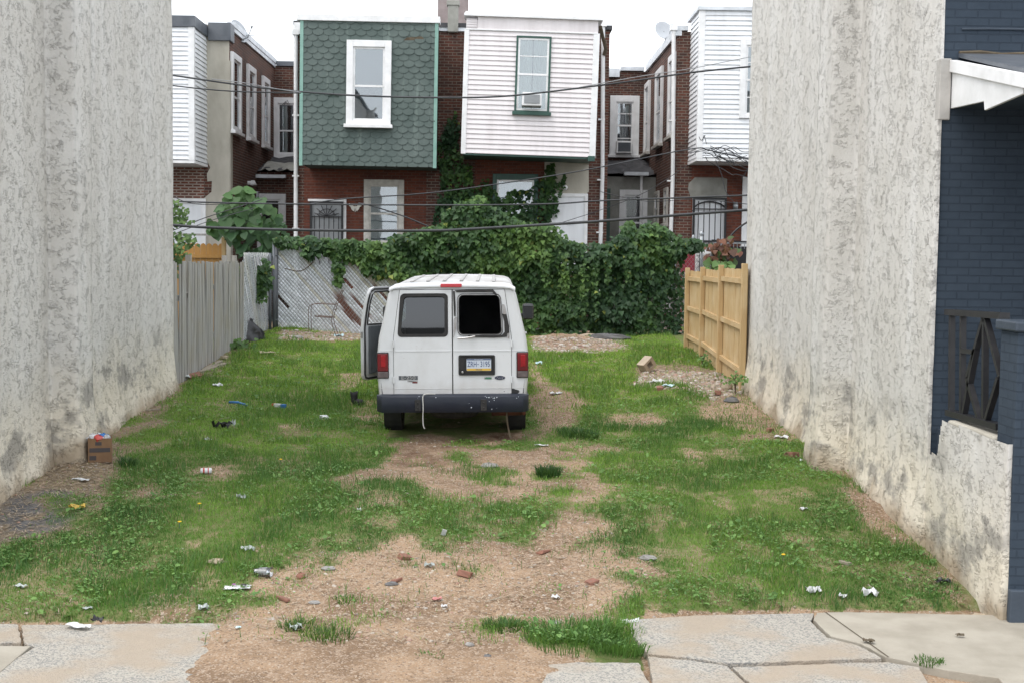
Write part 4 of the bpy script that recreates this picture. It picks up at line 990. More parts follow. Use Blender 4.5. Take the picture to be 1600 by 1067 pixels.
bay = core.build('bay', M['pink_vinyl'], h2); sd_.build('clapboards', M['pink_vinyl'], bay); tr.build('corner_trim', M['white_trim'], bay); fr_.build('frieze', M['pink_vinyl'], bay); fa.build('fascia', M['white_trim'], bay, bevel=.008); un.build('soffit', M['dk_green'], bay)
Mrot = Matrix.Translation(bc) @ Matrix.Rotation(ang, 4, 'Y') @ Matrix.Translation(-Vector(bc)); F0 = F
Frot2 = lambda u, v, w_: Mrot @ F0(u, v, w_)
window(h2, Frot2, wx0, wx1, wz0, wz1, .05, trim='dk_green', sash='white_trim', mid=.50, inside='blackroom', curtain=[(0.0, .47, 0.02, 1), (.5, 1, .02, 1)], sillm='dk_green', d=.06, lite=2)
u0, u1, v0, v1 = pxw(816, 846, 147, 169, YB); ac_unit('window_air_conditioner', 'white air conditioner in the window of the pink clapboard bay', Frot2, u0, u1, v0 + .02, v1, 'grey')
Fw = Ffront(YH - .012)
u0, u1, v0, v1 = pxw(770, 840, 272, 345, YH); window(h2, Fw, u0, u1, v1 - 1.7, v1, .11, trim='dk_green', sash='white_trim', inside='greyblind', head=.16)
mb = MB(); a = at(851, 306, YH); c = at(919, 250, YH)
F = Ffront(YH - .012); mb.prism([(a.x, a.z - .4), (at(860, 0, YH).x, a.z - .4), (c.x - .04, a.z + .05), (c.x + .03, a.z + .12), (c.x, c.z + .4), (a.x - .02, c.z + .4)], 0, .02, F); mb.build('render_patch', M['stucco_smooth'], h2)
u0, u1, v0, v1 = pxw(864, 912, 308, 380, YH); v0 = v1 - 2.02
mb = MB(); fbox(mb, F, u0, u1, v0, v1, .022, .045); fbox(mb, F, u0 + .05, u1 - .05, v0 + .9, v1 - .05, .045, .05); d_ = mb.build('door', M['white_vinyl'], h2, bevel=.01)
mb = MB(); fbox(mb, F, u0 + .38, u0 + .58, v1 - .75, v1 - .70, .05, .065); mb.build('letter_slot', M['flash'], d_)
mb = MB(); fbox(mb, F, u0 - .09, u0, v0, v1 + .09, .022, .08); fbox(mb, F, u1, u1 + .09, v0, v1 + .09, .022, .08); fbox(mb, F, u0, u1, v1, v1 + .09, .022, .078); mb.build('door_frame', M['white_trim'], h2, bevel=.006)
mb = MB(); q = at(883, 294, YH); mb.blob((q.x, YH - .1, q.z), .07, 10, 0); mb.box(q.x - .05, q.x + .05, YH - .1, YH, q.z - .02, q.z + .02); mb.build('wall_lamp', M['white_trim'], h2, smooth=True)
downspout(h2, 942, 42, 380, YH)
mb = MB(); a = at(938, 55, YH - .3); mb.tube([(a.x - .05, YH - .9, a.z + .1), (a.x + .05, YH - .5, a.z - .1), (a.x + .16, YH - .2, a.z - .35), (a.x + .12, YH - .12, a.z - .5)], .05, 8); mb.build('pipe_elbow', M['stem'], h2)
# chimney between the bays with small flue
mb = MB(); a = at(684, 12, YH + 4); c = at(731, 12, YH + 4); mb.box(a.x, c.x, YH + 4, YH + 4.9, ZR + .1, a.z + .9); mb.build('chimney', mat('pale_chimney', (.30, .25, .24), (.22, .18, .17), .9, scale=4, bmp=.01, bscale=12), h2)
mb = MB(); a = at(700, 10, YH); c = at(716, 52, YH); mb.box(a.x, c.x, YH - .14, YH + .1, c.z, a.z); mb.box(a.x - .03, c.x + .03, YH - .17, YH + .13, a.z - .01, a.z + .12); mb.build('flue', M['stucco_grey'], h2, bevel=.02)
mb = MB(); a = at(682, 42, YH); c = at(728, 50, YH); mb.box(a.x, c.x, YH - .06, YH, c.z, a.z); mb.build('parapet_flashing', M['flash'], h2)
# right light well
Fm = Ffront(YM); u0, u1, v0, v1 = pxw(953.5, 997.5, 150, 243, YM); window(h2, Fm, u0, u1, v0, v1, .20, mid=.52, lite=1, curtain=[(.55, .8, .55, .98)])
u0, u1, v0, v1 = pxw(962, 986, 222, 241, YM); ac_unit('window_air_conditioner', 'dark grilled air conditioner in the deep light well window right of the pink bay', Fm, u0, u1, v0, v1)
lt2 = leanto(h2, XC, XD, 'stucco_grey', 243, 268, (975, 1013, 272), 5)
u0, u1, v0, v1 = pxw(968, 1010, 297, 390, YL); window(h2, Ffront(YL), u0, u1, v1 - 1.9, v1, .16)
mb = MB(); a = at(1003, 276, YL - .2); mb.tube([(a.x, YL - .12, 1.2), (a.x, YL - .12, a.z)], .045, 8); mb.build('drainpipe', M['white_trim'], lt2)
mb = MB(); a = at(945, 295, YL - .6); mb.box(a.x - .14, a.x + .17, YL - .6, YL - .5, 1.1, a.z); mb.build('shutter', M['dk_green'], lt2)

# ---------- left house: white bay, stucco strip, brick side
h0 = thing('row_house', 'leftmost brick row house with white sided bay and cream render strip', 'house', (-8.5, YH, 1.1))
mb = MB(); mb.box(-12.5, XA, YH, YM + 3, .9, ZR - .02); mb.build('wall', M['brick_dark'], h0)
mb = MB(); mb.box(XA - .001, -6.195, YM, YM + 3, .9, ZR - .10); mb.build('rear_wall', M['brick_dark'], h0)
mb = MB(); a = at(322, 300, YH); F = Ffront(YH)
zz = lambda py: at(300, py, YH).z
mb.prism([(a.x + .03, zz(272)), (a.x + .12, zz(262)), (a.x + .02, zz(250)), (a.x, zz(40)), (XA - .006, zz(40)), (XA - .006, 1), (a.x - .05, 1), (a.x - .05, zz(310)), (a.x + .15, zz(300)), (a.x + .16, zz(283)), (a.x + .04, zz(284))], 0, .03, F)
mb.build('render_strip', M['stucco_smooth'], h0)
mb = MB(); mb.box(XA - .003, XA + .02, YH - .03, YH + .28, 1, zz(95)); mb.build('render_return', M['stucco_smooth'], h0)
mb = MB(); mb.box(-12, a.x - .06, YH - .012, YH + .01, 1, zz(252)); mb.build('brick_patch', M['brick_patch'], h0)
bx1 = at(302, 150, YB).x; bz0, bz1 = at(290, 250, YB).z, at(290, 43, YB).z; bx0 = bx1 - 3.6; Fb = Ffront(YB)
core = MB(); core.box(bx0, bx1, YB, YH, bz0, bz1); bay = core.build('bay', M['white_vinyl'], h0)
sd_ = MB(); siding(sd_, Fb, bx0, bx1 - .02, bz0, bz1, 28); siding(sd_, Fside(bx1, 1), YB + .02, YH, bz0, bz1, 28); sd_.build('clapboards', M['white_vinyl'], bay)
mb = MB(); mb.box(bx1 - .12, bx1 + .032, YB - .034, YB + .10, bz0 - .02, bz1); mb.build('corner_trim', M['white_trim'], bay)
mb = MB(); mb.box(bx0, bx1 + .03, YB - .03, YH, bz0 - .09, bz0 - .021); mb.build('soffit', M['white_trim'], bay)
zt = at(290, 25, YB).z; mb = MB(); mb.box(bx0, bx1 + .06, YB - .06, YH + .2, bz1, zt); mb.box(bx1 + .07, XA + .05, YH - .12, YH + .4, ZR - .45, ZR + .02); mb.build('parapet', M['dark_metal'], h0, bevel=.01)
mb = MB(); mb.box(XA - .14, XA + .07, YH + .41, YM + .2, ZR - .02, ZR + .13); mb.box(XA + .0, XA + .05, YH + .41, YM, ZR - .14, ZR - .021); mb.build('roof_edge', M['flash'], h0)
mb = MB(); mb.box(XA + .08, -6.2, YM - .06, YM + 2, ZR - .09, ZR + .06); mb.build('well_roof', M['dark_metal'], h0)
mb = MB(); a = at(322, 32, YH + .5); mb.tube([(a.x, YH + .5, ZR), (a.x, YH + .5, ZR + .85)], .012, 5); mb.build('aerial', M['galv'], h0)
for k, (pa, pb) in enumerate(((361, 375), (385.5, 397.5), (409, 419))):
    Y0 = FPX * -XA / (770 - pa) ; Y1 = FPX * -XA / (770 - pb); window(h0, Fside(XA, 1), Y0, Y1, EYE + 3.26, EYE + 5.33, .17, mid=.45, d=.08)
u0, u1, v0, v1 = pxw(262, 315, 318, 380, YH); Fw = Ffront(YH - .012); v0 = v1 - 2.0; u0 -= .5
mb = MB(); fbox(mb, Fw, u0, u1, v0, v1, .03, .05)
for i in range(3):
    for j in range(4): fbox(mb, Fw, u0 + .1 + i * .42, u0 + .45 + i * .42, v0 + .1 + j * .47, v0 + .47 + j * .47, .05, .058)
d_ = mb.build('door', M['white_vinyl'], h0, bevel=.006)
mb = MB(); fbox(mb, Fw, u1, u1 + .13, v0, v1 + .13, 0, .09); fbox(mb, Fw, u0 - .1, u1, v1, v1 + .13, 0, .085); mb.build('door_frame', M['white_trim'], h0)
mb = MB(); q = at(390, 288, 37.0); x = XA; mb.box(x, x + .10, 36.9, 37.05, q.z - .03, q.z + .08); mb.lathe([(.05, .05), (.13, -.08), (.0, -.10)], Matrix.Translation((x + .14, 37.0, q.z + .05)), 12); mb.build('wall_lamp', M['white_trim'], h0, smooth=True)
mb = MB(); mb.box(XA, XA + .06, 38.3, 38.48, at(385, 310, 37.5).z, at(385, 297, 37.5).z); mb.build('meter_box', M['flash'], h0)

# ---------- right house
h3 = thing('row_house', 'rightmost brick row house with bright white sided bay and barred back door', 'house', (6.6, YH, 1.1))
mb = MB(); mb.box(XD, 12.5, YH, YM + 3, .9, ZR - .02); mb.build('wall', M['brick_dark'], h3)
mb = MB(); mb.box(3.955, XD + .001, YM, YM + 3, .9, ZR - .10); mb.build('rear_wall', M['brick_dark'], h3)
mb = MB(); a = at(1080, 300, YH); mb.box(a.x, 10, YH - .012, YH + .01, 1, at(1100, 235, YH).z); mb.build('painted_wall', M['brick_red'], h3)
bx0 = at(1092, 150, YB).x; bx1 = bx0 + 3.6; bz0, bz1 = at(1120, 247, YB).z, at(1120, 17, YB).z
core = MB(); core.box(bx0, bx1, YB, YH, bz0, bz1); bay = core.build('bay', M['white_vinyl'], h3)
wx0, wx1, wz0, wz1 = pxw(1157, 1200, 62, 186, YB)
sd_ = MB(); siding(sd_, Fb, bx0 + .02, bx1, bz0, bz1, 30, skip=(wx0 + .02, wx1 - .02, wz0 + .02, wz1 - .02)); siding(sd_, Fside(bx0, -1), YB + .02, YH, bz0, bz1, 30); sd_.build('clapboards', M['white_vinyl'], bay)
mb = MB(); mb.box(bx0 - .032, bx0 + .12, YB - .034, YB + .10, bz0 - .02, bz1); mb.build('corner_trim', M['white_trim'], bay)
mb = MB(); mb.box(bx0 - .03, bx1, YB - .03, YH, bz0 - .09, bz0 - .021); mb.build('soffit', M['white_trim'], bay)
mb = MB(); mb.box(bx0 - .08, bx1, YB - .08, YH + .3, bz1, bz1 + .09); mb.build('parapet', M['flash'], bay)
window(h3, Fb, wx0, wx1, wz0, wz1, .15, mid=.5, lite=1, inside='greyblind', sill=False)
mb = MB(); mb.box(XD - .05, bx0 - .09, YH - .1, YM, ZR - .0, ZR + .12); mb.box(XD - .07, XD + .1, YH - .09, YM - .2, ZR - .14, ZR - .001); mb.build('roof_edge', M['flash'], h3)
mb = MB(); mb.box(4.0, XD - .09, YM - .11, YM + 2, ZR - .09, ZR + .03); mb.build('well_roof', M['flash'], h3)
for pa, pb in ((1049, 1040), (1030, 1020), (1010.5, 1003.5)):
    Y0 = FPX * XD / (pa - 770); Y1 = FPX * XD / (pb - 770); window(h3, Fside(XD, -1), Y0, Y1, EYE + 3.3, EYE + 5.5, .17, mid=.45, d=.08, trim='white_trim', sillm='old_trim')
for pa, pb in ((1041, 1036), (1027, 1021)):
    Y0 = FPX * XD / (pa - 770); Y1 = FPX * XD / (pb - 770); window(h3, Fside(XD, -1), Y0, Y1, EYE + .95, EYE + 1.95, .10, trim='old_trim', d=.06)
downspout(h3, 1052, 48, 370, YH)
F = Ffront(YH - .012)
mb = MB(); a = at(1076, 309, YH); c = at(1136, 279, YH); mb.prism([(a.x + .05, a.z), (c.x, a.z), (c.x, c.z - .02), (c.x - .1, c.z + .01), (a.x + .15, c.z + .01), (a.x, c.z - .15), (a.x - .03, c.z - .3)], 0, .02, F); mb.build('render_patch', M['stucco_grey'], h3)
u0, u1, v0, v1 = pxw(1082, 1133, 309, 380, YH); security_door(h3, F, u0, u1, v1 - 2.02, v1, arch=True, nb=6, fill='white_vinyl')
u0, u1, v0, v1 = pxw(1160, 1195, 277, 380, YH); window(h3, F, u0, u1, v1 - 1.85, v1, .13, inside='greyblind', sill=True)
mb = MB(); q = at(1148, 322, YH); mb.box(q.x - .05, q.x + .05, YH - .14, YH, q.z + .03, q.z + .10); mb.lathe([(.04, .06), (.075, .02), (.065, -.1), (.0, -.12)], Matrix.Translation((q.x, YH - .12, q.z)), 10); mb.build('wall_lamp', M['galv'], h3, smooth=True)

# ---------- satellite dishes
def dish(px, py, Y, label, yaw, s):
    p = at(px, py, Y); r = thing('satellite_dish', label, 'satellite dish', (p.x, Y, ZR + .1))
    Mx = Matrix.Translation(p) @ Matrix.Rotation(yaw, 4, 'Z') @ Matrix.Rotation(R(68), 4, 'X')
    mb = MB(); mb.lathe([(0, -.05), (.10, -.045), (.2, -.028), (.27, .0), (.275, .0), (.2, -.04), (.1, -.057), (0, -.063)], Mx @ Matrix.Scale(s, 4), 20); mb.build('reflector', M['galv'] if False else mat('grey_dish', (.42, .44, .46), (.34, .36, .38), .5, scale=3), r, smooth=True)
    mb = MB(); mb.tube([Mx @ Vector((0, -.26, 0)), Mx @ Vector((0, -.3, .2)), Mx @ Vector((0, -.1, .42))], .014, 6); mb.blob(Mx @ Vector((0, -.08, .43)), .04, 8, 0); mb.build('arm', M['galv'], r)
    mb = MB(); mb.tube([Mx @ Vector((0, 0, -.06)), Vector((p.x + .05, Y + .1, p.z - .1)), Vector((p.x + .05, Y + .1, ZR + .05))], .025, 8); mb.bar((p.x + .05, Y + .1, p.z - .1), (p.x + .35, Y + .4, ZR + .05), .02); mb.build('mast', M['galv'], r)
dish(374, 49, 36.2, 'grey satellite dish on the roof edge of the leftmost brick house', R(62), 1.25)
dish(1038, 48, 36.6, 'grey satellite dish on the roof edge of the rightmost brick house', R(20), 1.05)

# ================================================================ OVERHEAD CABLES
def smoothpts(pts, n=6):
    out = []; P = [Vector(p) for p in pts]
    for i in range(len(P) - 1):
        a, b2, c, d = P[max(0, i - 1)], P[i], P[i + 1], P[min(len(P) - 1, i + 2)]
        for k in range(n):
            t_ = k / n; out.append(.5 * ((2 * b2) + (c - a) * t_ + (2 * a - 5 * b2 + 4 * c - d) * t_ ** 2 + (3 * b2 - a - 3 * c + d) * t_ ** 3))
    out.append(P[-1]); return out
def cable(label, pts, r, Y, m_='cable', jit=0):
    P = [at(px, py, Y if not isinstance(Y, tuple) else Y[0] + (Y[1] - Y[0]) * i / (len(pts) - 1)) for i, (px, py) in enumerate(pts)]
    mb = MB(); mb.tube(smoothpts(P), r, 6); o = mb.build('overhead_cable', M[m_], smooth=True); tag(o, label, 'cable', 'overhead cables crossing behind the lot')
cable('uppermost long black cable passing in front of the green bay window', [(200, 107), (255, 116), (380, 134), (460, 143), (560, 150), (690, 153), (800, 150), (960, 131), (1080, 114), (1190, 103), (1300, 92)], .019, 27.5)
cable('short thin black cable joining the uppermost cable from the left white bay', [(200, 123), (268, 134), (360, 143), (470, 146)], .014, 27.6)
cable('thin pale wire running beside the uppermost cable near the left light well', [(330, 124), (380, 130), (430, 139), (470, 145)], .008, 27.4, 'cable_pale')
cable('thin pale wire rising right above the uppermost cable to the white bay', [(905, 137), (1000, 120), (1078, 108), (1180, 88), (1300, 66)], .008, 27.4, 'cable_pale')
cable('medium black cable crossing level with the top of the gated doors', [(200, 311), (268, 315), (440, 319), (700, 321), (860, 319), (941, 314), (1080, 309), (1180, 305), (1300, 300)], .017, 27.5)
cable('thickest lowest black cable crossing just above the ivy covered fence', [(200, 348), (268, 352), (330, 356), (480, 360), (660, 361), (742, 358), (938, 346), (1080, 335), (1173, 328), (1300, 318)], .031, 27.2)
cable('black cable slanting up right from the ivy to the tangled wires', [(480, 320), (539, 311), (660, 303), (778, 288), (916, 266), (1075, 234), (1110, 236), (1180, 252)], .015, (29.5, 32))
cable('black cable slanting down right in front of the lower window into the vines', [(560, 318), (580, 322), (630, 338), (678, 358)], .016, 30.2)
cable('thin black wire rising from the left wall past the white door to the leafy plant', [(240, 372), (269, 361), (320, 341), (385, 320), (410, 312)], .010, 28)
cable('thin black wire drooping across the frame of the white door on the left', [(240, 290), (269, 306), (290, 316), (322, 320), (380, 318)], .009, 28.2)
cable('lower of the thin wires rising from the left wall to the plant', [(240, 376), (269, 367), (330, 345), (400, 325)], .008, 28.4)
cable('faint thin wire rising from the white back door to the light well', [(866, 352), (940, 328), (1010, 300), (1075, 258)], .008, 33.5)
cable('faint thin wire drooping between the two right hand doors', [(938, 300), (1010, 315), (1085, 312), (1173, 320)], .008, 32)
rr = random.Random(12)
mb = MB()
for k in range(16):
    x, y = rr.uniform(1075, 1125), rr.uniform(228, 246); P = []
    for i in range(rr.randint(3, 6)):
        P.append(at(x, y, 32.2 + rr.uniform(-.2, .3))); x += rr.uniform(4, 26); y += rr.uniform(-9, 14)
    mb.tube(smoothpts(P, 4), .009, 5)
for P in ([(1118, 250), (1128, 275), (1134, 300), (1148, 318)], [(1098, 222), (1100, 212), (1104, 226)], [(1092, 214), (1096, 220), (1102, 212)], [(1165, 250), (1170, 262), (1158, 280)], [(1145, 240), (1160, 252), (1172, 258)]):
    mb.tube(smoothpts([at(*q, 32.3) for q in P], 4), .009, 5)
tag(mb.build('tangled_wires', M['cable']), 'tangle of loose black wires below the right white bay', 'wires')
# ================================================================ THE VAN (local: x right, y forward, z up; origin under the rear bumper)
m, t, b = newmat('white_van_paint'); v = coords(t)
grime = math_(t, 'MULTIPLY', ramp(t, noise(t, coords(t, (1, 1, .6)), 2.2, 6, .65), [(.46, 0.0), (.75, .6)]), .8)
col = mixc(t, grime, (.63, .645, .66), (.45, .445, .43))
col = mixc(t, ramp(t, noise(t, v, 28, 3, .5), [(.70, 0.0), (.76, .55)]), col, (.40, .37, .33))
sepz = nd(t, 'SeparateXYZ'); lk(t, v, sepz.inputs[0])
low = ramp(t, math_(t, 'ADD', sepz.outputs[2], math_(t, 'MULTIPLY', noise(t, v, 6, 4), .25)), [(.72, .55), (.95, 0.0)])
col = mixc(t, low, col, (.40, .36, .31))
lk(t, col, b.inputs['Base Color']); b.inputs['Roughness'].default_value = .32; b.inputs['Coat Weight'].default_value = .25; bump(t, b, noise(t, v, 3, 3), .004, .4); M['paint'] = m
m, t, b = newmat('dusty_van_roof'); v = coords(t)
col = mixc(t, ramp(t, noise(t, coords(t, (1, .35, 1)), 4, 6, .65), [(.40, 0.0), (.66, 1.0)]), (.50, .50, .50), (.33, .315, .30)); lk(t, col, b.inputs['Base Color']); b.inputs['Roughness'].default_value = .6; M['roofpaint'] = m
M['rubber'] = mat('black_rubber', (.012, .012, .013), (.028, .026, .025), .7, scale=8, bmp=.002)
M['bumper'] = mat('dark_blue_black_bumper', (.011, .016, .031), (.020, .025, .038), .5, scale=5, bmp=.003, bscale=16)
M['tyre'] = mat('dusty_tyre', (.016, .015, .014), (.045, .038, .031), .9, scale=7, bmp=.004)
M['lampred'] = mat('red_lamp_lens', (.34, .010, .014), (.22, .006, .010), .15, scale=9)
M['lampred2'] = mat('deep_red_lens', (.16, .006, .009), (.10, .005, .007), .18, scale=6)
M['lampclear'] = mat('smoked_clear_lens', (.16, .13, .13), (.08, .065, .065), .15, scale=9)
M['lampred3'] = mat('pinkish_red_lens', (.50, .045, .055), (.40, .03, .04), .25, scale=9)
M['tint'] = glass_mat('tinted_glass', (.055, .07, .075), .13, .03)
M['tint2'] = glass_mat('rear_tinted_glass', (.10, .14, .14), .035, .06)
M['plate_w'] = mat('plate_white', (.56, .61, .68), (.48, .53, .60), .4, scale=4); M['plate_y'] = mat('plate_yellow', (.66, .42, .05), (.55, .34, .04), .4, scale=5); M['plate_b'] = mat('plate_blue', (.03, .06, .17), (.025, .05, .14), .4)
M['chrome'] = mat('dull_chrome', (.42, .42, .42), (.25, .25, .25), .3, .8, scale=14)
M['badge_blue'] = mat('badge_blue', (.012, .022, .07), (.01, .018, .055), .25)
M['badge_green'] = mat('badge_green', (.05, .20, .11), (.04, .15, .09), .4)
M['inpanel'] = mat('grey_door_panel', (.10, .11, .12), (.07, .075, .08), .7, scale=5)
M['cablewhite'] = mat('white_cable', (.55, .55, .53), (.42, .41, .39), .5)

VX, VY = -.513, 16.93
vz0, vz1 = float(gbase(VX, 18.0)), float(gbase(VX, 21.4))
VP = math.atan2(.045, 3.5)
van = thing('parked_van', 'dirty white cargo van with a broken rear window and open driver door on the lot', 'van', (VX, VY, vz0 - .045))
van.rotation_euler = (VP, R(-.9), 0)
HW = [(.44, .90), (.52, .955), (.65, .985), (.85, 1.0), (1.2, 1.0), (1.385, .978), (1.6, .927), (1.85, .872), (1.96, .845), (2.03, .818), (2.065, .785), (2.09, .72), (2.108, .55), (2.118, .30), (2.122, 0)]
zs = [h[0] for h in HW]; hs = [h[1] for h in HW]
def halfw(z): return float(np.interp(z, zs, hs))
def section(y):
    """outline from left sill over the roof to right sill"""
    k = 0; inset = .0
    if y < .06: inset = .045 * (1 - math.sqrt(max(0, 1 - (1 - y / .06) ** 2)))
    out = []
    for z, h in HW:
        zz, hh = z, h
        if z > 1.3:                                    # windscreen slope and bonnet
            f = min(1, max(0, (y - 3.75) / .85)); top = 2.122 + (1.28 - 2.122) * f
            if y > 4.6: top = 1.28 - .18 * min(1, (y - 4.6) / .8)
            zz = 1.3 + (z - 1.3) * max(.0, (top - 1.3)) / .822 if top > 1.3 else 1.3 + (z - 1.3) * (top - 1.3) / .822 * 1
            if y > 4.6: zz = 1.05 + (z - 1.3) / .822 * (top - 1.05)
            hh = h + (0 if f < .01 else 0)
        if y > 5.1: hh *= 1 - .12 * ((y - 5.1) / .35) ** 2
        if y > 4.6 and z > .65: zz = min(zz, z) if z <= 1.3 else zz
        if y > 4.6 and 1.05 < z <= 1.3: zz = 1.02 + (z - 1.05) * .1
        if zz > 1.98: zz -= .045 * (1 - min(1, y / .45)) * ((zz - 1.98) / .142)
        out.append((max(0, hh - inset), y, zz))
    L = [(-x, y_, z) for x, y_, z in out]; Rr = [(x, y_, z) for x, y_, z in out[-2::-1]]
    return L + Rr
YS = [0, .006, .02, .04, .06, .15, .3, .6, 1.0, 1.4, 1.8, 2.3, 2.9, 3.35, 3.75, 4.0, 4.2, 4.4, 4.6, 4.75, 5.1, 5.3, 5.42]
secs = [section(y) for y in YS]; n = len(secs[0]); body = MB(); roofm = MB()
vs = [p for s in secs for p in s]; fs = []; fr = []; ws = []
for i in range(len(YS) - 1):
    for k in range(n - 1):
        f = (i * n + k, i * n + k + 1, (i + 1) * n + k + 1, (i + 1) * n + k); z = (secs[i][k][2] + secs[i][k + 1][2]) / 2; x = secs[i][k][0]; y0 = YS[i]
        if x < 0 and 3.34 < y0 < 4.39 and .47 < z < 1.97 and abs(x) > .7: continue                    # the driver's doorway
        if 3.74 < y0 < 4.59 and z > 1.3 and abs((secs[i][k][0] + secs[i][k + 1][0]) / 2) < .80: ws.append(f); continue
        if 3.34 < y0 < 3.8 and x > 0 and 1.4 < z < 1.92: ws.append(f); continue
        (fr if (z > 2.04 and y0 < 3.7 and y0 >= .02) else fs).append(f)
fs.append(tuple((len(YS) - 1) * n + k for k in range(n)))
body.add(vs, fs)
# rear frame around the doors
DZ0, DZ1 = .645, 2.018
def dedge(z): return .778 if z < 1.385 else .778 + (.690 - .778) * (z - 1.385) / (DZ1 - 1.385)
for s in (-1, 1):
    zz = [DZ0 - .1, .85, 1.0, 1.2, 1.385, 1.6, 1.85, 1.96, DZ1]; P = []
    for z in zz: P += [(s * (halfw(z) - .045), 0, z), (s * (dedge(z) + .004), 0, z)]
    body.add(P, [(2 * i, 2 * i + 1, 2 * i + 3, 2 * i + 2) for i in range(len(zz) - 1)])
xs = np.linspace(-.775, .775, 17); P = []
for x in xs:
    ztop = 0
    top = float(np.interp(abs(x), [0, .255, .505, .675, .74, .773], [2.077, 2.075, 2.072, 2.062, 2.045, 2.02])); P += [(x, .0, DZ1 + .004), (x, .0, top)]
body.add(P, [(2 * i, 2 * i + 2, 2 * i + 3, 2 * i + 1) for i in range(16)])
body.box(-.97, .97, .0, .05, .5, DZ0 - .003)
bo = body.build('body', M['paint'], van, smooth=True, local=True)
bo.modifiers.new('es', 'EDGE_SPLIT').split_angle = R(38)
mb = MB(); mb.add(vs, fr)
ro = mb.build('roof', M['roofpaint'], van, smooth=True, local=True)
mb = MB()
for x in (-.56, -.34, -.12, .11, .33, .55):                                     # pressed ribs
    z = float(np.interp(abs(x), [0, .30, .55, .72], [2.122, 2.118, 2.108, 2.09]))
    mb.box(x - .022, x + .022, .42, 3.5, z - .004, z + .014)
mb.build('roof_rib', mat('roof_rib_paint', (.41, .405, .40), (.30, .29, .28), .6, scale=6), ro, local=True, bevel=.006)
mb = MB(); P = [(x, -.035 + .0 * abs(x), float(np.interp(abs(x), [0, .3, .55, .72, .80, .835], [2.078, 2.076, 2.070, 2.062, 2.045, 2.022]))) for x in np.linspace(-.832, .832, 25)]
Q = []
for x, y, z in P: Q += [(x, -.03, z - .022), (x, -.036, z), (x, .03, z + .022), (x, .25, z + .038 if abs(x) < .78 else z + .02)]
mb.add(Q, [(4 * i + k, 4 * i + k + 1, 4 * i + 5 + k, 4 * i + 4 + k) for i in range(24) for k in range(3)])
mb.build('roof_edge', M['paint'], van, smooth=True, local=True)
mb = MB(); mb.add(vs, ws); mb.build('windscreen', M['tint'], van, smooth=True, local=True)
# liner, floor, bulkhead with the gloom put into their dark colour; seats
mb = MB(); mb.box(-.86, .86, .10, 3.3, .62, .66); mb.box(-.97, -.93, .1, 3.2, .5, 1.35); mb.box(.93, .97, .1, 3.2, .5, 1.35)
mb.box(-.78, .78, .3, 3.2, 1.98, 2.0); mb.box(-.8, .8, 2.75, 2.78, .66, 1.95)
for s in (-1, 1): mb.add([(s * .93, .1, 1.35), (s * .78, .1, 1.97), (s * .78, 3.2, 1.97), (s * .93, 3.2, 1.35)], [(0, 1, 2, 3)])
mb.box(-.75, .75, 3.2, 4.9, .5, .55)
mb.build('interior', mat('van_lining_gloom', (.10, .10, .105), (.05, .05, .055), .8, scale=3), van, local=True)
mb = MB()
for s in (-1, 1):
    c = s * .48; mb.box(c - .26, c + .26, 3.05, 3.6, .62, 1.0); mb.box(c - .25, c + .25, 2.92, 3.08, .95, 1.55); mb.box(c - .13, c + .13, 2.93, 3.05, 1.56, 1.78)
mb.build('seat', M['inpanel'], van, local=True, bevel=.04)
# ---- rear doors
def rrect(x0, x1, z0, z1, r, n=5, xt0=None, xt1=None):
    out = []
    for cx, cz, a0 in ((x1 - r, z0 + r, -90), (x1 - r, z1 - r, 0), (x0 + r, z1 - r, 90), (x0 + r, z0 + r, 180)):
        for k in range(n + 1):
            a = R(a0 + 90 * k / n); x = cx + r * math.cos(a); z = cz + r * math.sin(a)
            f = (z - z0) / (z1 - z0)
            if xt0 is not None and x < (x0 + x1) / 2: x += (xt0 - x0) * f
            if xt1 is not None and x > (x0 + x1) / 2: x += (xt1 - x1) * f
            out.append((x, z))
    return out
def panel_with_hole(name, outer, hole, y, parent, m_, th=.03, hole2=None):
    bm = bmesh.new(); es = []
    for loop in [outer] + [h for h in (hole, hole2) if h]:
        vv = [bm.verts.new((x, y, z)) for x, z in loop]; es += [bm.edges.new((vv[i], vv[(i + 1) % len(vv)])) for i in range(len(vv))]
    bmesh.ops.triangle_fill(bm, use_beauty=True, edges=es)
    for f in bm.faces:
        if f.normal.y > 0: f.normal_flip()
    me = bpy.data.meshes.new(name); bm.to_mesh(me); bm.free(); me.materials.append(m_)
    o = bpy.data.objects.new(name, me); COL.objects.link(o); o.parent = parent
    md = o.modifiers.new('s', 'SOLIDIFY'); md.thickness = th; md.offset = -1
    bv = o.modifiers.new('b', 'BEVEL'); bv.width = .004; bv.segments = 2; bv.limit_method = 'ANGLE'; bv.angle_limit = R(50)
    return o
def ring(name, loop, w_, y0, y1, parent, m_, closed=True):
    mb = MB(); n = len(loop); cx = sum(p[0] for p in loop) / n; cz = sum(p[1] for p in loop) / n; P = []
    for x, z in loop:
        d = Vector((x - cx, z - cz)); k = 1 - w_ / d.length
        P += [(x, y0, z), (cx + d.x * k, y0, cz + d.y * k), (x, y1, z), (cx + d.x * k, y1, cz + d.y * k)]
    f = []
    for i in range(n if closed else n - 1):
        a, c = 4 * i, 4 * ((i + 1) % n); f += [(a, a + 1, c + 1, c), (a + 2, c + 2, c + 3, a + 3), (a, c, c + 2, a + 2), (a + 1, a + 3, c + 3, c + 1)]
    mb.add(P, f); return mb.build(name, m_, parent, local=True)
yD = -.012
lout = [(-.778, DZ0), (-.007, DZ0), (-.007, DZ1), (-.690, DZ1), (-.778, 1.385)]
lhole = rrect(-.727, -.058, 1.397, 1.970, .055, xt0=-.682)
ld = panel_with_hole('rear_door', lout, lhole, yD, van, M['paint'])
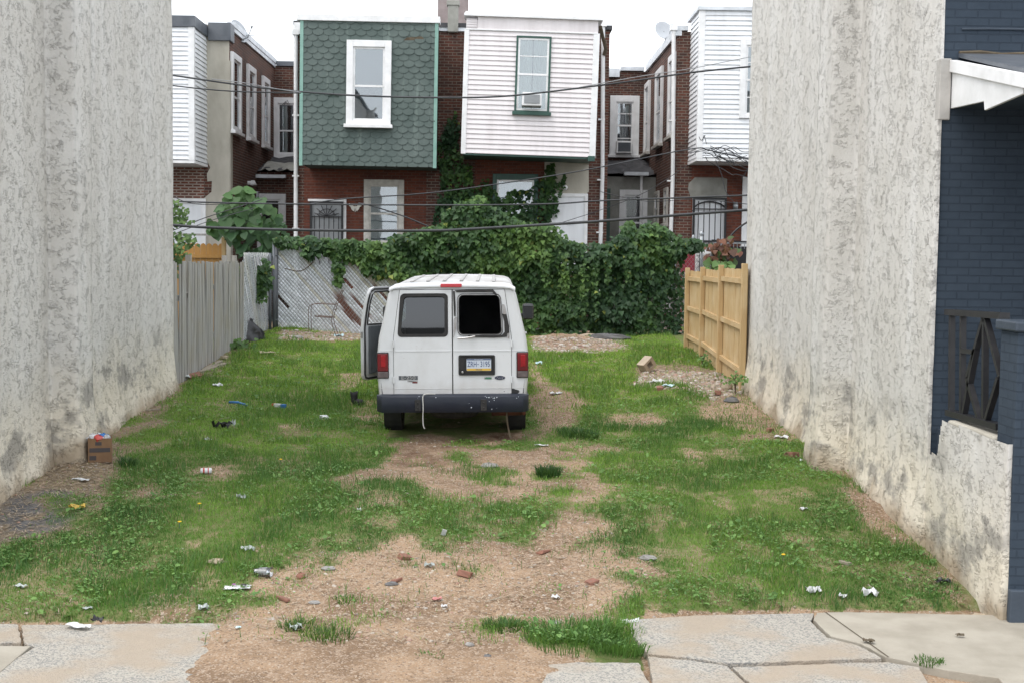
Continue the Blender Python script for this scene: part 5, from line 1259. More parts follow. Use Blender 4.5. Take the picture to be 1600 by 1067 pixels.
rhole = rrect(.068, .672, 1.412, 1.965, .07, xt1=.640)
rd = panel_with_hole('rear_door', [(.007, DZ0), (.778, DZ0), (.778, 1.385), (.690, DZ1), (.007, DZ1)], rhole, yD, van, M['paint'])
rd['label'] = 'rear door whose window glass is broken out'
mb = MB(); P = []
for z in np.linspace(1.385, 1.985, 13):
    P += [(-.74 + (z - 1.385) * .09, yD + .012 + max(0, z - 1.53) ** 1.2 * .14, z), (-.05, yD + .012 + max(0, z - 1.53) ** 1.2 * .14, z)]
mb.add(P, [(2 * i, 2 * i + 1, 2 * i + 3, 2 * i + 2) for i in range(12)]); gl = mb.build('rear_window', M['tint2'], ld, local=True, smooth=True)
ring('window_seal', lhole, .055, yD - .004, yD + .010, gl, M['rubber'])
mb = MB(); P = [(x * .8 - .07, yD + .25, z) for x, z in rrect(-.70, -.06, 1.40, 1.60, .05)]; mb.add(P, [tuple(range(len(P)))]); mb.build('low_panel', M['inpanel'], gl, local=True)  # flat dark grey panel behind the lower part of the pane
sl_ = ring('window_seal', rhole, .030, yD - .014, yD + .012, rd, M['rubber'])
ring('window_edge', [(x * .975 + .009, z * .972 + .047) for x, z in rhole], .010, yD - .018, yD + .0, sl_, M['chrome'])
# torn strips of trim and tape round the broken window
mb = MB()
def strip(pts, w_, y=yD - .012, th=.014):
    for i in range(len(pts) - 1):
        (x0, z0), (x1, z1) = pts[i], pts[i + 1]; mb.bar((x0, y, z0), (x1, y, z1), w_ if abs(z1 - z0) > abs(x1 - x0) else th, th if abs(z1 - z0) > abs(x1 - x0) else w_)
def flat(poly, y=yD - .010, th=.012):
    mb.prism(poly, 0, th, lambda u, v_, w_: Vector((u, y - w_, v_)))
flat([(.035, 2.012), (.30, 2.022), (.54, 2.020), (.60, 1.95), (.575, 1.935), (.53, 1.985), (.30, 1.985), (.06, 1.985)])
flat([(.012, 2.0), (.036, 2.0), (.046, 1.80), (.044, 1.67), (.024, 1.67), (.018, 1.84)])
flat([(.655, 1.70), (.715, 1.70), (.752, 1.53), (.752, 1.45), (.725, 1.44), (.72, 1.395), (.55, 1.385), (.25, 1.392), (.20, 1.41), (.40, 1.425), (.66, 1.425), (.69, 1.46), (.685, 1.60)])
mb.build('torn_trim', M['rubber'], rd, local=True, bevel=.003)
M['tape'] = mat('grey_tape', (.38, .38, .39), (.24, .22, .21), .5, scale=12)
mb = MB(); flat([(.655, 1.83), (.69, 1.82), (.715, 1.72), (.705, 1.69), (.665, 1.70)], y=yD - .023, th=.004); mb.build('tape', M['tape'], rd, local=True); mb = MB(); flat([(.022, 1.64), (.062, 1.66), (.052, 1.50), (.015, 1.385), (.0105, 1.39)], y=yD - .012, th=.005); mb.build('tape', M['tape'], rd, local=True); mb = MB(); flat([(.735, 1.44), (.752, 1.45), (.752, 1.37), (.73, 1.38)], y=yD - .014, th=.006)
mb.build('tape', M['tape'], rd, local=True)
mb = MB(); mb.tube([(.30, yD - .03, 1.405), (.18, yD - .035, 1.385), (.07, yD - .03, 1.377)], .010, 6); mb.build('wiper', M['chrome'], rd, local=True)
# pressings, gaps, hinges
for d_, s in ((ld, -1), (rd, 1)):
    mb = MB(); a, c = sorted((s * .774, s * .010)); mb.box(a, c, yD - .006, yD, 1.208, 1.220); mb.box(a, c, yD - .005, yD, .715, .722); mb.build('crease', M['paint'], d_, local=True, bevel=.002)
    for z in (1.31, .835):
        mb = MB(); mb.box(s * .779 - .012, s * .779 + .012, yD - .02, yD + .02, z - .043, z + .043); mb.tube([(s * .785, yD - .018, z - .045), (s * .785, yD - .018, z + .045)], .009, 6)
        mb.build('hinge', M['paint'], d_, local=True, bevel=.002)
mb = MB(); mb.box(-.0065, .0065, .006, .02, DZ0, DZ1)
for s in (-1, 1):
    zz = [DZ0, 1.385, DZ1]
    mb.add([(s * (dedge(z) - .004), .004, z) for z in zz] + [(s * (dedge(z) + .006), .0055 - .007, z) for z in zz], [(0, 1, 4, 3), (1, 2, 5, 4)])
mb.box(-.69, .69, -.002, .01, DZ1, DZ1 + .007); mb.box(-.80, .80, -.004, .02, DZ0 - .012, DZ0 + .001)
mb.build('door_gap', M['rubber'], van, local=True)
mb = MB()
for s in (-1, 1): mb.box(*sorted((s * .784, s * .955)), -.005, .004, 1.213, 1.222); mb.box(*sorted((s * .784, s * .96)), -.004, .004, .72, .727)
mb.build('body_crease', M['paint'], van, local=True, bevel=.002)
# ---- lamps
for s in (-1, 1):
    x0, x1 = sorted((s * .846, s * 1.004)); 
    mb = MB(); mb.box(x0, x1, -.028, .085, .855, 1.198); lp = mb.build('tail_lamp', M['rubber'], van, local=True, bevel=.012)
    mb = MB(); mb.box(x0 + .012, x1 - .008, -.036, -.02, .95, 1.185); mb.build('red_lens', M['lampred2'], lp, local=True, bevel=.008)
    mb = MB(); mb.box((x0 + x1) / 2 - .025, (x0 + x1) / 2 + .042, -.041, -.02, 1.005, 1.165); mb.build('bright_lens', M['lampred'], lp, local=True, bevel=.008)
    mb = MB(); mb.box(x0 + .012, x1 - .008, -.034, -.02, .865, .945); mb.build('clear_lens', M['lampclear'], lp, local=True, bevel=.006)
mb = MB(); mb.box(-.152, .128, -.055, .10, 2.052, 2.098); mb.build('brake_lamp', M['lampred3'], van, local=True, bevel=.008)
# ---- number plate
def text(s_, size, M4, parent, m_, name='lettering', ext=.002, sx=1.0, bold=.0):
    cu = bpy.data.curves.new(name, 'FONT'); cu.body = s_; cu.size = size; cu.extrude = ext; cu.align_x = 'CENTER'; cu.align_y = 'CENTER'; cu.offset = bold
    ob = bpy.data.objects.new('tmp', cu); COL.objects.link(ob); dg = bpy.context.evaluated_depsgraph_get(); me = bpy.data.meshes.new_from_object(ob.evaluated_get(dg)); bpy.data.objects.remove(ob); bpy.data.curves.remove(cu)
    me.transform(M4 @ Matrix.Scale(sx, 4, (1, 0, 0))); me.materials.clear(); me.materials.append(m_); me.name = name
    o = bpy.data.objects.new(name, me); COL.objects.link(o); o.parent = parent; return o
RX = Matrix.Rotation(R(90), 4, 'X')
pw_ = MB(); loop = rrect(.078, .561, .893, 1.160, .02)
hb = ring('plate_housing', loop, .030, yD - .020, yD - .0005, rd, M['rubber'])
mb = MB(); mb.add([(x, yD - .002, z) for x, z in loop], [tuple(range(len(loop)))]); mb.box(.095, .16, yD - .012, yD - .003, .94, 1.12); mb.build('plate_recess', M['rubber'], rd, local=True)
mb = MB(); mb.add([(x, yD - .010 - th, z) for th in (0, .004) for x, z in rrect(.185, .510, .952, 1.112, .012)], [tuple(range(24)), tuple(range(24, 48))] + [(i, (i + 1) % 24, 24 + (i + 1) % 24, 24 + i) for i in range(24)]); pl = mb.build('number_plate', M['plate_w'], rd, local=True)
mb = MB(); mb.box(.189, .506, yD - .0160, yD - .0142, .955, .983); mb.build('yellow_band', M['plate_y'], pl, local=True)
mb = MB(); mb.box(.189, .506, yD - .0160, yD - .0142, 1.094, 1.109); mb.build('blue_band', M['plate_b'], pl, local=True)
text('ZRH', .103, Matrix.Translation((.258, yD - .015, 1.037)) @ RX, pl, M['plate_b'], sx=.63, bold=.0006)
text('3195', .103, Matrix.Translation((.430, yD - .015, 1.037)) @ RX, pl, M['plate_b'], sx=.63, bold=.0006)
mb = MB(); mb.lathe([(0, 0), (.008, 0), (.008, .002), (0, .002)], Matrix.Translation((.3365, yD - .014, 1.038)) @ RX, 8); mb.build('dot', M['plate_b'], pl, local=True)
text('TRUCK', .026, Matrix.Translation((.347, yD - .017, .969)) @ RX, pl, M['plate_b'])
text('PENNSYLVANIA', .0165, Matrix.Translation((.347, yD - .017, 1.1015)) @ RX, pl, M['plate_w'], ext=.001)
mb = MB(); mb.blob((.13, yD - .024, .935), .017, 8, 0, (1, .5, 1)); mb.build('lock', M['chrome'], rd, smooth=True, local=True)
# ---- emblems
mb = MB(); mb.add([(.6255 + .073 * math.cos(a), yD - .005 * k, .857 + .030 * math.sin(a)) for k in (0, 1) for a in np.linspace(0, 2 * math.pi, 28, endpoint=False)], [tuple(range(28)), tuple(range(28, 56))] + [(i, (i + 1) % 28, 28 + (i + 1) % 28, 28 + i) for i in range(28)]); em = mb.build('emblem', M['chrome'], rd, local=True)
mb = MB(); mb.add([(.6255 + .067 * math.cos(a), yD - .005 - .002 * k, .857 + .0255 * math.sin(a)) for k in (0, 1) for a in np.linspace(0, 2 * math.pi, 28, endpoint=False)], [tuple(range(28)), tuple(range(28, 56))] + [(i, (i + 1) % 28, 28 + (i + 1) % 28, 28 + i) for i in range(28)]); mb.build('emblem_face', M['badge_blue'], em, local=True)
text('Ford', .046, Matrix.Translation((.6255, yD - .008, .857)) @ RX @ Matrix([[1, .3, 0, 0], [0, 1, 0, 0], [0, 0, 1, 0], [0, 0, 0, 1]]), em, M['chrome'], sx=1.05)
mb = MB(); mb.box(.418, .520, yD - .004, yD, .838, .868); bg = mb.build('badge', M['chrome'], rd, local=True)
mb = MB(); mb.prism([(.42, .84), (.50, .84), (.516, .853), (.50, .866), (.44, .866)], 0, .003, lambda u, v_, w_: Vector((u, yD - .004 - w_, v_))); mb.build('leaf_mark', M['badge_green'], bg, local=True)
mb = MB(); mb.box(-.715, -.462, yD - .003, yD, .832, .888); bg = mb.build('badge', M['inpanel'], ld, local=True, bevel=.002)
text('E-250', .066, Matrix.Translation((-.588, yD - .005, .860)) @ RX, bg, M['chrome'], sx=1.25, bold=.001)
mb = MB(); mb.box(-.60, -.465, yD - .003, yD, .806, .824); bg = mb.build('badge', M['chrome'], ld, local=True)
mb = MB(); mb.box(-.535, -.468, yD - .004, yD - .0005, .790, .807); mb.build('red_strip', M['lampred2'], bg, local=True)
text('SUPER DUTY', .017, Matrix.Translation((-.532, yD - .004, .815)) @ RX, bg, M['rubber'], ext=.001)
# ---- bumper
mb = MB(); prof = [(-.02, .648), (-.14, .645), (-.165, .625), (-.17, .56), (-.155, .46), (-.12, .412), (-.02, .405)]
xs = [-1.005, -.985, -.93, -.6, 0, .6, .93, .985, 1.005]; P = []
for x in xs:
    k = 1 if abs(x) < .95 else (.75 if abs(x) < .99 else .45)
    P += [(x, y * k + (.02 if abs(x) > .95 else 0), .528 + (z - .528) * (1 if abs(x) < .95 else .93)) for y, z in prof]
q = len(prof); mb.add(P, [(i * q + k, (i + 1) * q + k, (i + 1) * q + k + 1, i * q + k + 1) for i in range(len(xs) - 1) for k in range(q - 1)] + [tuple(range(q)), tuple((len(xs) - 1) * q + k for k in range(q))])
for s in (-1, 1): mb.box(*sorted((s * .9, s * 1.0)), -.04, .35, .43, .63)
bp = mb.build('bumper', M['bumper'], van, smooth=True, local=True); bp.modifiers.new('es', 'EDGE_SPLIT').split_angle = R(40)
mb = MB()
for x in (-.455, .41):
    mb.box(x - .04, x + .04, -.178, -.15, .44, .59); 
    for z in (.48, .545): mb.blob((x, -.18, z), .014, 6, 0)
mb.build('bumper_pad', M['rubber'], bp, local=True, bevel=.006)
mb = MB(); rr = random.Random(3)
for k in range(20):
    x = rr.choice([rr.gauss(.45, .13), rr.uniform(-.7, .9), rr.gauss(.52, .05)]); z = rr.choice([rr.uniform(.60, .632), rr.uniform(.45, .63)]); s_ = rr.uniform(.002, .007)
    yb = -.171 if z < .6 else -.169
    mb.blob((x, yb + (.0 if z < .6 else .002), z), s_, 6, .4, (1.4, .25, 1), k)
mb.build('paint_spatter', M['plate_w'], bp, local=True)
mb = MB(); mb.blob((.80, -.006, .672), .075, 12, .35, (1.1, .04, .42), 5); mb.blob((.70, -.010, .668), .05, 10, .4, (1.2, .04, .4), 7); mb.build('soot_mark', M['rubber'], van, local=True)
# ---- underside
mb = MB(); mb.lathe([(.0, -.08), (.30, -.08), (.34, -.03), (.34, .03), (.30, .08), (0, .08)], Matrix.Translation((0, .55, .36)), 28); mb.build('spare_tyre', M['tyre'], van, smooth=True, local=True)
mb = MB(); mb.tube([(.52, .3, .36), (.92, .42, .35)], .055, 10); mb.tube([(.92, .42, .35), (.95, .3, .34)], .03, 8); mb.build('exhaust', M['rust'], van, smooth=True, local=True)
mb = MB(); mb.box(-.5, -.40, .1, 4.5, .42, .56); mb.box(.40, .5, .1, 4.5, .42, .56); mb.tube([(-.85, 1.15, .35), (.85, 1.15, .35)], .06, 8); mb.blob((0, 1.15, .35), .17, 12, 0); mb.box(-.8, .8, 1.7, 3.4, .40, .5); mb.build('chassis', M['tyre'], van, local=True)
def wheel(x, y, s):
    Mx = Matrix.Translation((x, y, .355)) @ Matrix.Rotation(s * R(90), 4, 'Y')
    mb = MB(); mb.lathe([(.20, -.115), (.31, -.122), (.350, -.10), (.362, -.06), (.357, -.056), (.357, -.03), (.364, -.026), (.364, .026), (.357, .03), (.357, .056), (.362, .06), (.350, .10), (.31, .122), (.20, .115)], Mx, 36); wh = mb.build('wheel', M['tyre'], van, smooth=False, local=True)
    mb = MB(); mb.lathe([(0, .06), (.06, .07), (.08, .03), (.17, .05), (.205, .11), (.205, -.11), (0, -.08)], Mx, 24); mb.build('rim', M['chrome'], wh, smooth=True, local=True)
for s in (-1, 1): wheel(s * .865, 1.15, s); wheel(s * .86, 4.65, s)
for s in (-1, 1):
    mb = MB(); mb.lathe([(.38, -.12), (.43, -.12), (.43, .12), (.38, .12)], Matrix.Translation((s * .865, 1.15, .40)) @ Matrix.Rotation(R(90), 4, 'Y'), 24, True)
    mb.build('wheel_arch', M['rubber'], van, local=True)
# hanging cable and strap
mb = MB(); mb.tube(smoothpts([(-.23, -.10, .655), (-.30, -.14, .662), (-.36, -.16, .66), (-.388, -.185, .63), (-.385, -.19, .5), (-.39, -.185, .35), (-.385, -.18, .25), (-.368, -.18, .205)]), .008, 6); mb.build('hanging_cable', M['cablewhite'], van, smooth=True, local=True)
mb = MB(); P = [(.72, .02, .44), (.715, -.03, .34), (.725, -.05, .24), (.74, -.06, .16), (.765, -.08, .06)]; V = []
for p in P: V += [(p[0] - .011, p[1], p[2]), (p[0] + .011, p[1] + .01, p[2])]
mb.add(V, [(2 * i, 2 * i + 1, 2 * i + 3, 2 * i + 2) for i in range(4)]); mb.build('hanging_strap', M['stem'], van, local=True)
# mirrors
mi = MB(); mi.box(1.02, 1.205, 4.12, 4.24, 1.36, 1.62); o = mi.build('mirror', M['rubber'], van, local=True, bevel=.035)
mi = MB(); mi.box(1.035, 1.19, 4.105, 4.117, 1.38, 1.60); mi.build('mirror_glass', M['tint'], o, local=True, bevel=.01)
mi = MB(); mi.tube([(.94, 4.25, 1.42), (1.05, 4.2, 1.45)], .025, 8); mi.build('mirror_arm', M['rubber'], o, local=True)
mi = MB(); mi.tube([(.985, 1.9, 1.30), (1.02, 1.9, 1.31), (1.02, 1.97, 1.31)], .015, 6); mi.build('fuel_flap', M['paint'], van, local=True)
# ---- open driver's door, hinged at the front, swung out
dl = 1.08; DA = R(33)
hinge = Vector((-.985, 4.36, 0)); du = Vector((-math.sin(DA), -math.cos(DA), 0)); dn = Vector((math.cos(DA), -math.sin(DA), 0))     # dn: inner side
def Fd(u, v_, w_):
    lean = .0 if v_ < 1.25 else (v_ - 1.25) ** 1.25 * .20
    return hinge + du * u + dn * (w_ + lean) + Vector((0, 0, v_))
def dpanel(outer, holes, w0, w1, name, parent, m_):
    bm = bmesh.new(); es = []
    for loop in [outer] + holes:
        vv = [bm.verts.new((u, v_, 0)) for u, v_ in loop]; es += [bm.edges.new((vv[i], vv[(i + 1) % len(vv)])) for i in range(len(vv))]
    bmesh.ops.triangle_fill(bm, use_beauty=True, edges=es); bm.verts.index_update()
    fl = [(v.co.x, v.co.y) for v in bm.verts]; tri = [[v.index for v in f.verts] for f in bm.faces]; bm.free()
    mb = MB(); k = len(fl); mb.add([Fd(u, v_, w0) for u, v_ in fl] + [Fd(u, v_, w1) for u, v_ in fl], [tuple(f) for f in tri] + [tuple(i + k for i in f) for f in tri])
    o = 0; sf = []
    for loop in [outer] + holes:
        n = len(loop); sf += [(o + i, o + (i + 1) % n, k + o + (i + 1) % n, k + o + i) for i in range(n)]; o += n
    mb.f += sf; mb.m += [0] * len(sf)
    return mb.build(name, m_, parent, local=True)
def subdiv(loop, st=.06):
    out = []
    for i in range(len(loop)):
        a, c = Vector(loop[i]), Vector(loop[(i + 1) % len(loop)]); n = max(1, int((c - a).length / st)); out += [tuple(a.lerp(c, k / n)) for k in range(n)]
    return out
Z0, Z1 = .45, 1.93
outer = subdiv([(0, Z0 + .03), (.03, Z0), (dl - .08, Z0), (dl - .02, Z0 + .02), (dl, Z0 + .08), (dl + .005, 1.25), (dl - .01, 1.7), (dl - .03, Z1 - .1), (dl - .07, Z1 - .03), (dl - .14, Z1), (.55, Z1), (.47, Z1 - .03), (.12, 1.32), (0, 1.2)])
hole = subdiv([(.20, 1.34), (dl - .10, 1.34), (dl - .105, 1.7), (dl - .13, Z1 - .13), (dl - .18, Z1 - .09), (.58, Z1 - .09), (.52, Z1 - .12)])
dd = dpanel(outer, [hole], 0, .055, 'front_door', van, M['paint']); dd['label'] = 'driver door swung open'
dpanel(subdiv([(.08, .62), (dl - .12, .55), (dl - .12, 1.30), (.16, 1.30), (.08, 1.15)]), [], .056, .10, 'door_panel', dd, M['inpanel'])
def inset(loop, d):
    cx = sum(p[0] for p in loop) / len(loop); cz = sum(p[1] for p in loop) / len(loop); out = []
    for x, z in loop: q = Vector((x - cx, z - cz)); q *= 1 - d / q.length; out.append((cx + q.x, cz + q.y))
    return out
mb = MB(); lo = inset(outer, .035); mb.tube([Fd(u, v_, .062) for u, v_ in lo] + [Fd(*lo[0], .062)], .016, 6); mb.build('weather_strip', M['rubber'], dd, local=True)
mb = MB(); lo = inset(hole, -.012); mb.tube([Fd(u, v_, .058) for u, v_ in lo] + [Fd(*lo[0], .058)], .014, 6); mb.build('window_trim', M['rubber'], dd, local=True)
mb = MB(); mb.prism([(dl - .02, 1.12), (dl + .012, 1.12), (dl + .012, 1.22), (dl - .02, 1.22)], .01, .05, Fd); mb.build('latch', M['chrome'], dd, local=True)
mb = MB(); mb.box(-.15, .15, -.03, .03, -.03, .03, M=Matrix.Translation(Fd(.55, 1.16, .13)) @ Matrix.Rotation(math.atan2(du.y, du.x), 4, 'Z')); mb.build('armrest', M['rubber'], dd, local=True, bevel=.015)
mb = MB(); mb.box(-.10, .10, -.06, .06, -.13, .13, M=Matrix.Translation(Fd(.18, 1.45, -.16)) @ Matrix.Rotation(math.atan2(du.y, du.x) + R(70), 4, 'Z')); mb.build('mirror', M['rubber'], dd, local=True, bevel=.03)
# ================================================================ VINES AND PLANTS
def leafmesh(name, P, Nrm, S, col, parent=None, shape='ivy', droop=.25):
    """P (n,3) points, Nrm (n,3) facing, S (n,) size, col (n,3): small folded leaves"""
    n = len(P)
    Nrm = Nrm / np.linalg.norm(Nrm, axis=1, keepdims=True)
    dn = np.array([0, 0, -1.0]) + rng.normal(0, .45, (n, 3)); dn -= (dn * Nrm).sum(1, keepdims=True) * Nrm; dn /= np.linalg.norm(dn, axis=1, keepdims=True)
    sd_ = np.cross(Nrm, dn)
    if shape == 'ivy': loc = [(0, -.12, 0), (.55, .12, .06), (.34, .52, .04), (0, 1.0, -droop), (-.34, .52, .04), (-.55, .12, .06)]; fc = [(0, 1, 2), (0, 2, 3), (0, 3, 4), (0, 4, 5)]
    else: loc = [(0, 0, 0), (.42, .05, .08), (.56, .34, .05), (.36, .72, -.02), (0, 1.05, -droop), (-.36, .72, -.02), (-.56, .34, .05), (-.42, .05, .08), (0, .5, -.11)]; fc = [(8, 0, 1), (8, 1, 2), (8, 2, 3), (8, 3, 4), (8, 4, 5), (8, 5, 6), (8, 6, 7), (8, 7, 0)]
    k = len(loc); V = np.empty((n, k, 3))
    for i, (a, b2, c) in enumerate(loc): V[:, i] = P + S[:, None] * (sd_ * a + dn * b2 + Nrm * c)
    f = (np.arange(n)[:, None, None] * k + np.array(fc)[None]).reshape(-1, 3)
    V = V.reshape(-1, 3)
    if parent: V = V - np.array(rootloc(parent))
    return npmesh(name, V, [f], M['leaf'], np.repeat(col, k, 0), parent)
def poly_points(poly, n):
    xs = [p[0] for p in poly]; ys = [p[1] for p in poly]; X = rng.uniform(min(xs), max(xs), n * 3); Y = rng.uniform(min(ys), max(ys), n * 3); k = inpoly(X, Y, poly); return X[k][:n], Y[k][:n]
def unproj(X, Y, dep):
    d = np.stack([(X - 800) / FPX, (533.5 - Y) / FPX, -np.ones_like(X)], -1) @ np.array(CM).T
    t_ = dep / d[:, 1]; return np.stack([d[:, 0] * t_, dep, EYE + d[:, 2] * t_], -1)
DARK, MID, LIGHT, YEL = np.array([.024, .060, .025]), np.array([.052, .112, .032]), np.array([.105, .185, .040]), np.array([.21, .25, .05])
def vine(label, name, polys, Y, n, smin, smax, lightness, thick, stems=(), Yf=None):
    """polys in photo pixels laid on the plane the vine climbs; leaves fill a lumpy layer in front of it"""
    Ps = []
    for poly, share in polys:
        X, Yy = poly_points(poly, int(n * share)); Ps.append(np.stack([X, Yy], -1))
    XY = np.concatenate(Ps); base = unproj(XY[:, 0], XY[:, 1], np.full(len(XY), float(Y)))
    lump = fbm(base[:, 0] * 2.1, base[:, 2] * 2.4, 3); lump2 = fbm(base[:, 0] * 5 + 7, base[:, 2] * 5, 2)
    # gaps between clumps let the dark inside show
    keep = rng.random(len(XY)) < np.clip(.25 + 1.6 * (lump2 - .25), .15, 1); XY, base, lump, lump2 = XY[keep], base[keep], lump[keep], lump2[keep]
    m_ = len(base); dep = rng.random(m_) ** .6
    P = base.copy(); P[:, 1] -= dep * thick * (.25 + 1.2 * lump) ; P += rng.normal(0, .03, P.shape)
    N_ = np.stack([rng.normal(0, .55, m_), -np.ones(m_), .75 + rng.normal(0, .45, m_)], -1)
    S = rng.uniform(smin, smax, m_)
    tone = np.clip(fbm(base[:, 0] * 1.1 + 9, base[:, 2] * 1.3 + 4, 3) * 1.6 - .8 + lightness + rng.normal(0, .16, m_) + lightness * .0, 0, 1)[:, None]
    c = np.where(tone < .5, DARK + (MID - DARK) * tone * 2, MID + (LIGHT - MID) * (tone * 2 - 1))
    y_ = (rng.random(m_) < .018 * (lightness + .3))[:, None]; c = np.where(y_, YEL * .9, c) * rng.uniform(.75, 1.25, (m_, 1))
    cen = base.mean(0); r = thing(name, label, 'vine', (cen[0], float(Y), float(g1(cen[0], Y))))
    leafmesh('leaves', P, N_, S, c, r)
    mb = MB()
    for pts in stems: mb.tube(smoothpts([at(px, py, Y - .05) for px, py in pts], 4), .012, 5)
    if mb.v: mb.build('stem', M['stem'], r)
    return r
YV = YF - .06
main = [(612, 372), (650, 362), (700, 352), (716, 330), (735, 312), (752, 318), (775, 340), (815, 352), (850, 362), (872, 374), (905, 382), (945, 384), (968, 366), (978, 352), (990, 362), (1012, 350), (1040, 358), (1060, 375), (1088, 380), (1072, 392), (1052, 398), (1045, 430), (1036, 465), (1030, 500), (1026, 531), (985, 545), (960, 530), (838, 528), (800, 520), (760, 470), (690, 438), (640, 436), (612, 432), (604, 405), (590, 398)]
vine('dense mass of dark green ivy burying the long back fence behind the van', 'climbing_vine', [(main, 1.0)], YV, 34000, .06, .13, .40, .42,
     stems=[((900, 530), (905, 470), (890, 400)), ((980, 530), (985, 470), (970, 390)), ((860, 530), (850, 450), (870, 380)), ((940, 530), (935, 450)), ((1010, 535), (1015, 440), (1020, 370))])
top = [(640, 385), (652, 362), (690, 352), (702, 330), (715, 318), (742, 310), (756, 305), (764, 322), (790, 332), (808, 345), (835, 352), (868, 352), (884, 370), (860, 392), (835, 402), (818, 420), (780, 418), (740, 420), (700, 402), (668, 398)]
vine('bright light green creeper heaped along the top of the fence above the van', 'climbing_vine', [(top, .8), ([(690, 330), (800, 345), (790, 420), (720, 430)], .2)], YV - .25, 5200, .07, .135, .50, .32)
tp2 = [([(905, 392), (960, 380), (980, 352), (996, 362), (1022, 350), (1048, 362), (1066, 376), (1072, 392), (1030, 415), (990, 418), (940, 402)], .75), ([(968, 378), (975, 352), (985, 340), (990, 370)], .1), ([(1060, 380), (1085, 374), (1098, 382), (1085, 394)], .15)]
vine('paler creeper tips rising around the fence post at the right end', 'climbing_vine', tp2, YV - .2, 2600, .075, .14, .56, .3)
left = [([(432, 372), (470, 374), (520, 375), (560, 376), (605, 380), (612, 400), (600, 412), (580, 402), (560, 408), (535, 402), (500, 395), (470, 385), (432, 384)], .5),
        ([(545, 378), (612, 380), (612, 425), (595, 436), (575, 430), (560, 412), (548, 400)], .38), ([(520, 392), (532, 394), (535, 420), (532, 448), (524, 440)], .06), ([(478, 384), (500, 388), (490, 405), (475, 398)], .06)]
vine('thin ivy fringe hanging over the top of the silver slats', 'climbing_vine', left, YV - .02, 3000, .075, .135, .42, .22, stems=[((445, 420), (470, 424), (490, 410)), ((527, 395), (530, 445))])
vine('straggling ivy on the narrow slat panel beside the grey planks', 'climbing_vine', [([(376, 415), (386, 412), (388, 440), (382, 480), (376, 500), (372, 460)], .45), ([(392, 440), (420, 400), (424, 440), (410, 470), (395, 460)], .55)], 28.4, 1150, .06, .12, .42, .25)
strands = [([(x, 395), (x + w_, 395), (x + w_ * .8, b2), (x + w_ * .3, b2 - 8)], .2) for x, w_, b2 in ((742, 14, 425), (846, 13, 450), (876, 12, 465), (905, 14, 495), (925, 10, 500), (943, 11, 440), (975, 10, 445))]
vine('paler young strands trailing down over the dark ivy', 'climbing_vine', strands, YV - .46, 800, .055, .10, .66, .06)
vine('thin straggling ivy over the bare chain link at the right end of the fence', 'climbing_vine', [([(1030, 400), (1068, 400), (1066, 540), (1032, 535)], 1.0)], YV, 700, .06, .12, .4, .12, stems=[((1045, 535), (1040, 470), (1050, 405))])
bottom = [([(835, 520), (980, 525), (1010, 535), (1068, 540), (1066, 555), (1000, 556), (940, 545), (840, 535)], 1.0)]
vine('low leafy weeds sprouting along the foot of the ivy fence', 'weed_row', bottom, 29.2, 900, .05, .11, .5, .3)
# creeper on the house wall
YC_ = YH - .03
wallv = [([(690, 250), (712, 236), (735, 262), (740, 300), (728, 330), (700, 345), (676, 350), (690, 300)], .3), ([(735, 300), (760, 280), (775, 300), (790, 340), (800, 360), (720, 362), (715, 330)], .25),
         ([(776, 310), (800, 300), (832, 292), (845, 280), (860, 310), (864, 350), (840, 365), (790, 365)], .3), ([(853, 262), (862, 256), (866, 290), (872, 310), (866, 340), (857, 345), (852, 300)], .12), ([(866, 290), (884, 272), (882, 290), (872, 304)], .03)]
wv = vine('dark creeper growing up the brick wall below the pink clapboard bay', 'climbing_vine', wallv, YC_, 3400, .07, .13, .10, .2, stems=[((858, 370), (860, 320), (858, 262)), ((700, 360), (712, 300), (708, 240))])
vine('dark creeper reaching up the recess between the green and pink bays', 'climbing_vine', [([(684, 260), (688, 215), (700, 190), (712, 175), (716, 200), (712, 240), (706, 262)], 1.0)], YC_, 480, .06, .12, .05, .12, stems=[((700, 262), (705, 215), (708, 180))])
# broad-leaved shrub by the gate
def broad_plant():
    Y = 30.9; c0 = at(392, 400, Y); r = thing('broad_leaf_shrub', 'tall shrub with huge heart shaped leaves rising behind the grey plank fence', 'shrub', (c0.x, Y, 1.05))
    poly = [(322, 372), (338, 340), (355, 318), (372, 300), (385, 306), (400, 318), (425, 318), (440, 345), (450, 372), (470, 380), (478, 388), (440, 398), (425, 404), (395, 408), (372, 396), (352, 382), (345, 372)]
    n = 190; X, Yy = poly_points(poly, n); dep = Y - rng.uniform(-.5, .5, len(X)); P = unproj(X, Yy, dep); P[:, 2] += .12
    m_ = len(X); N_ = np.stack([rng.normal(0, .4, m_), -.9 + rng.normal(0, .2, m_), .75 + rng.normal(0, .3, m_)], -1); S = rng.uniform(.12, .34, m_)
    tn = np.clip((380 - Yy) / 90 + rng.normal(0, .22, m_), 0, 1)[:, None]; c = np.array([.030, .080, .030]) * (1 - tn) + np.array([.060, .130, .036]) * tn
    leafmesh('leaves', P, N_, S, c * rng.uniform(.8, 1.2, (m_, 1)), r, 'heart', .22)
    mb = MB(); b0 = at(398, 412, Y); b0.z = 1.0
    for px, py in ((372, 305), (410, 322), (352, 345), (440, 360), (390, 350)): q = at(px, py, Y); mb.tube([b0, b0.lerp(q, .5) + Vector((.05, 0, .1)), q], [.03, .02, .008], 6)
    mb.build('stem', M['stem'], r)
broad_plant()
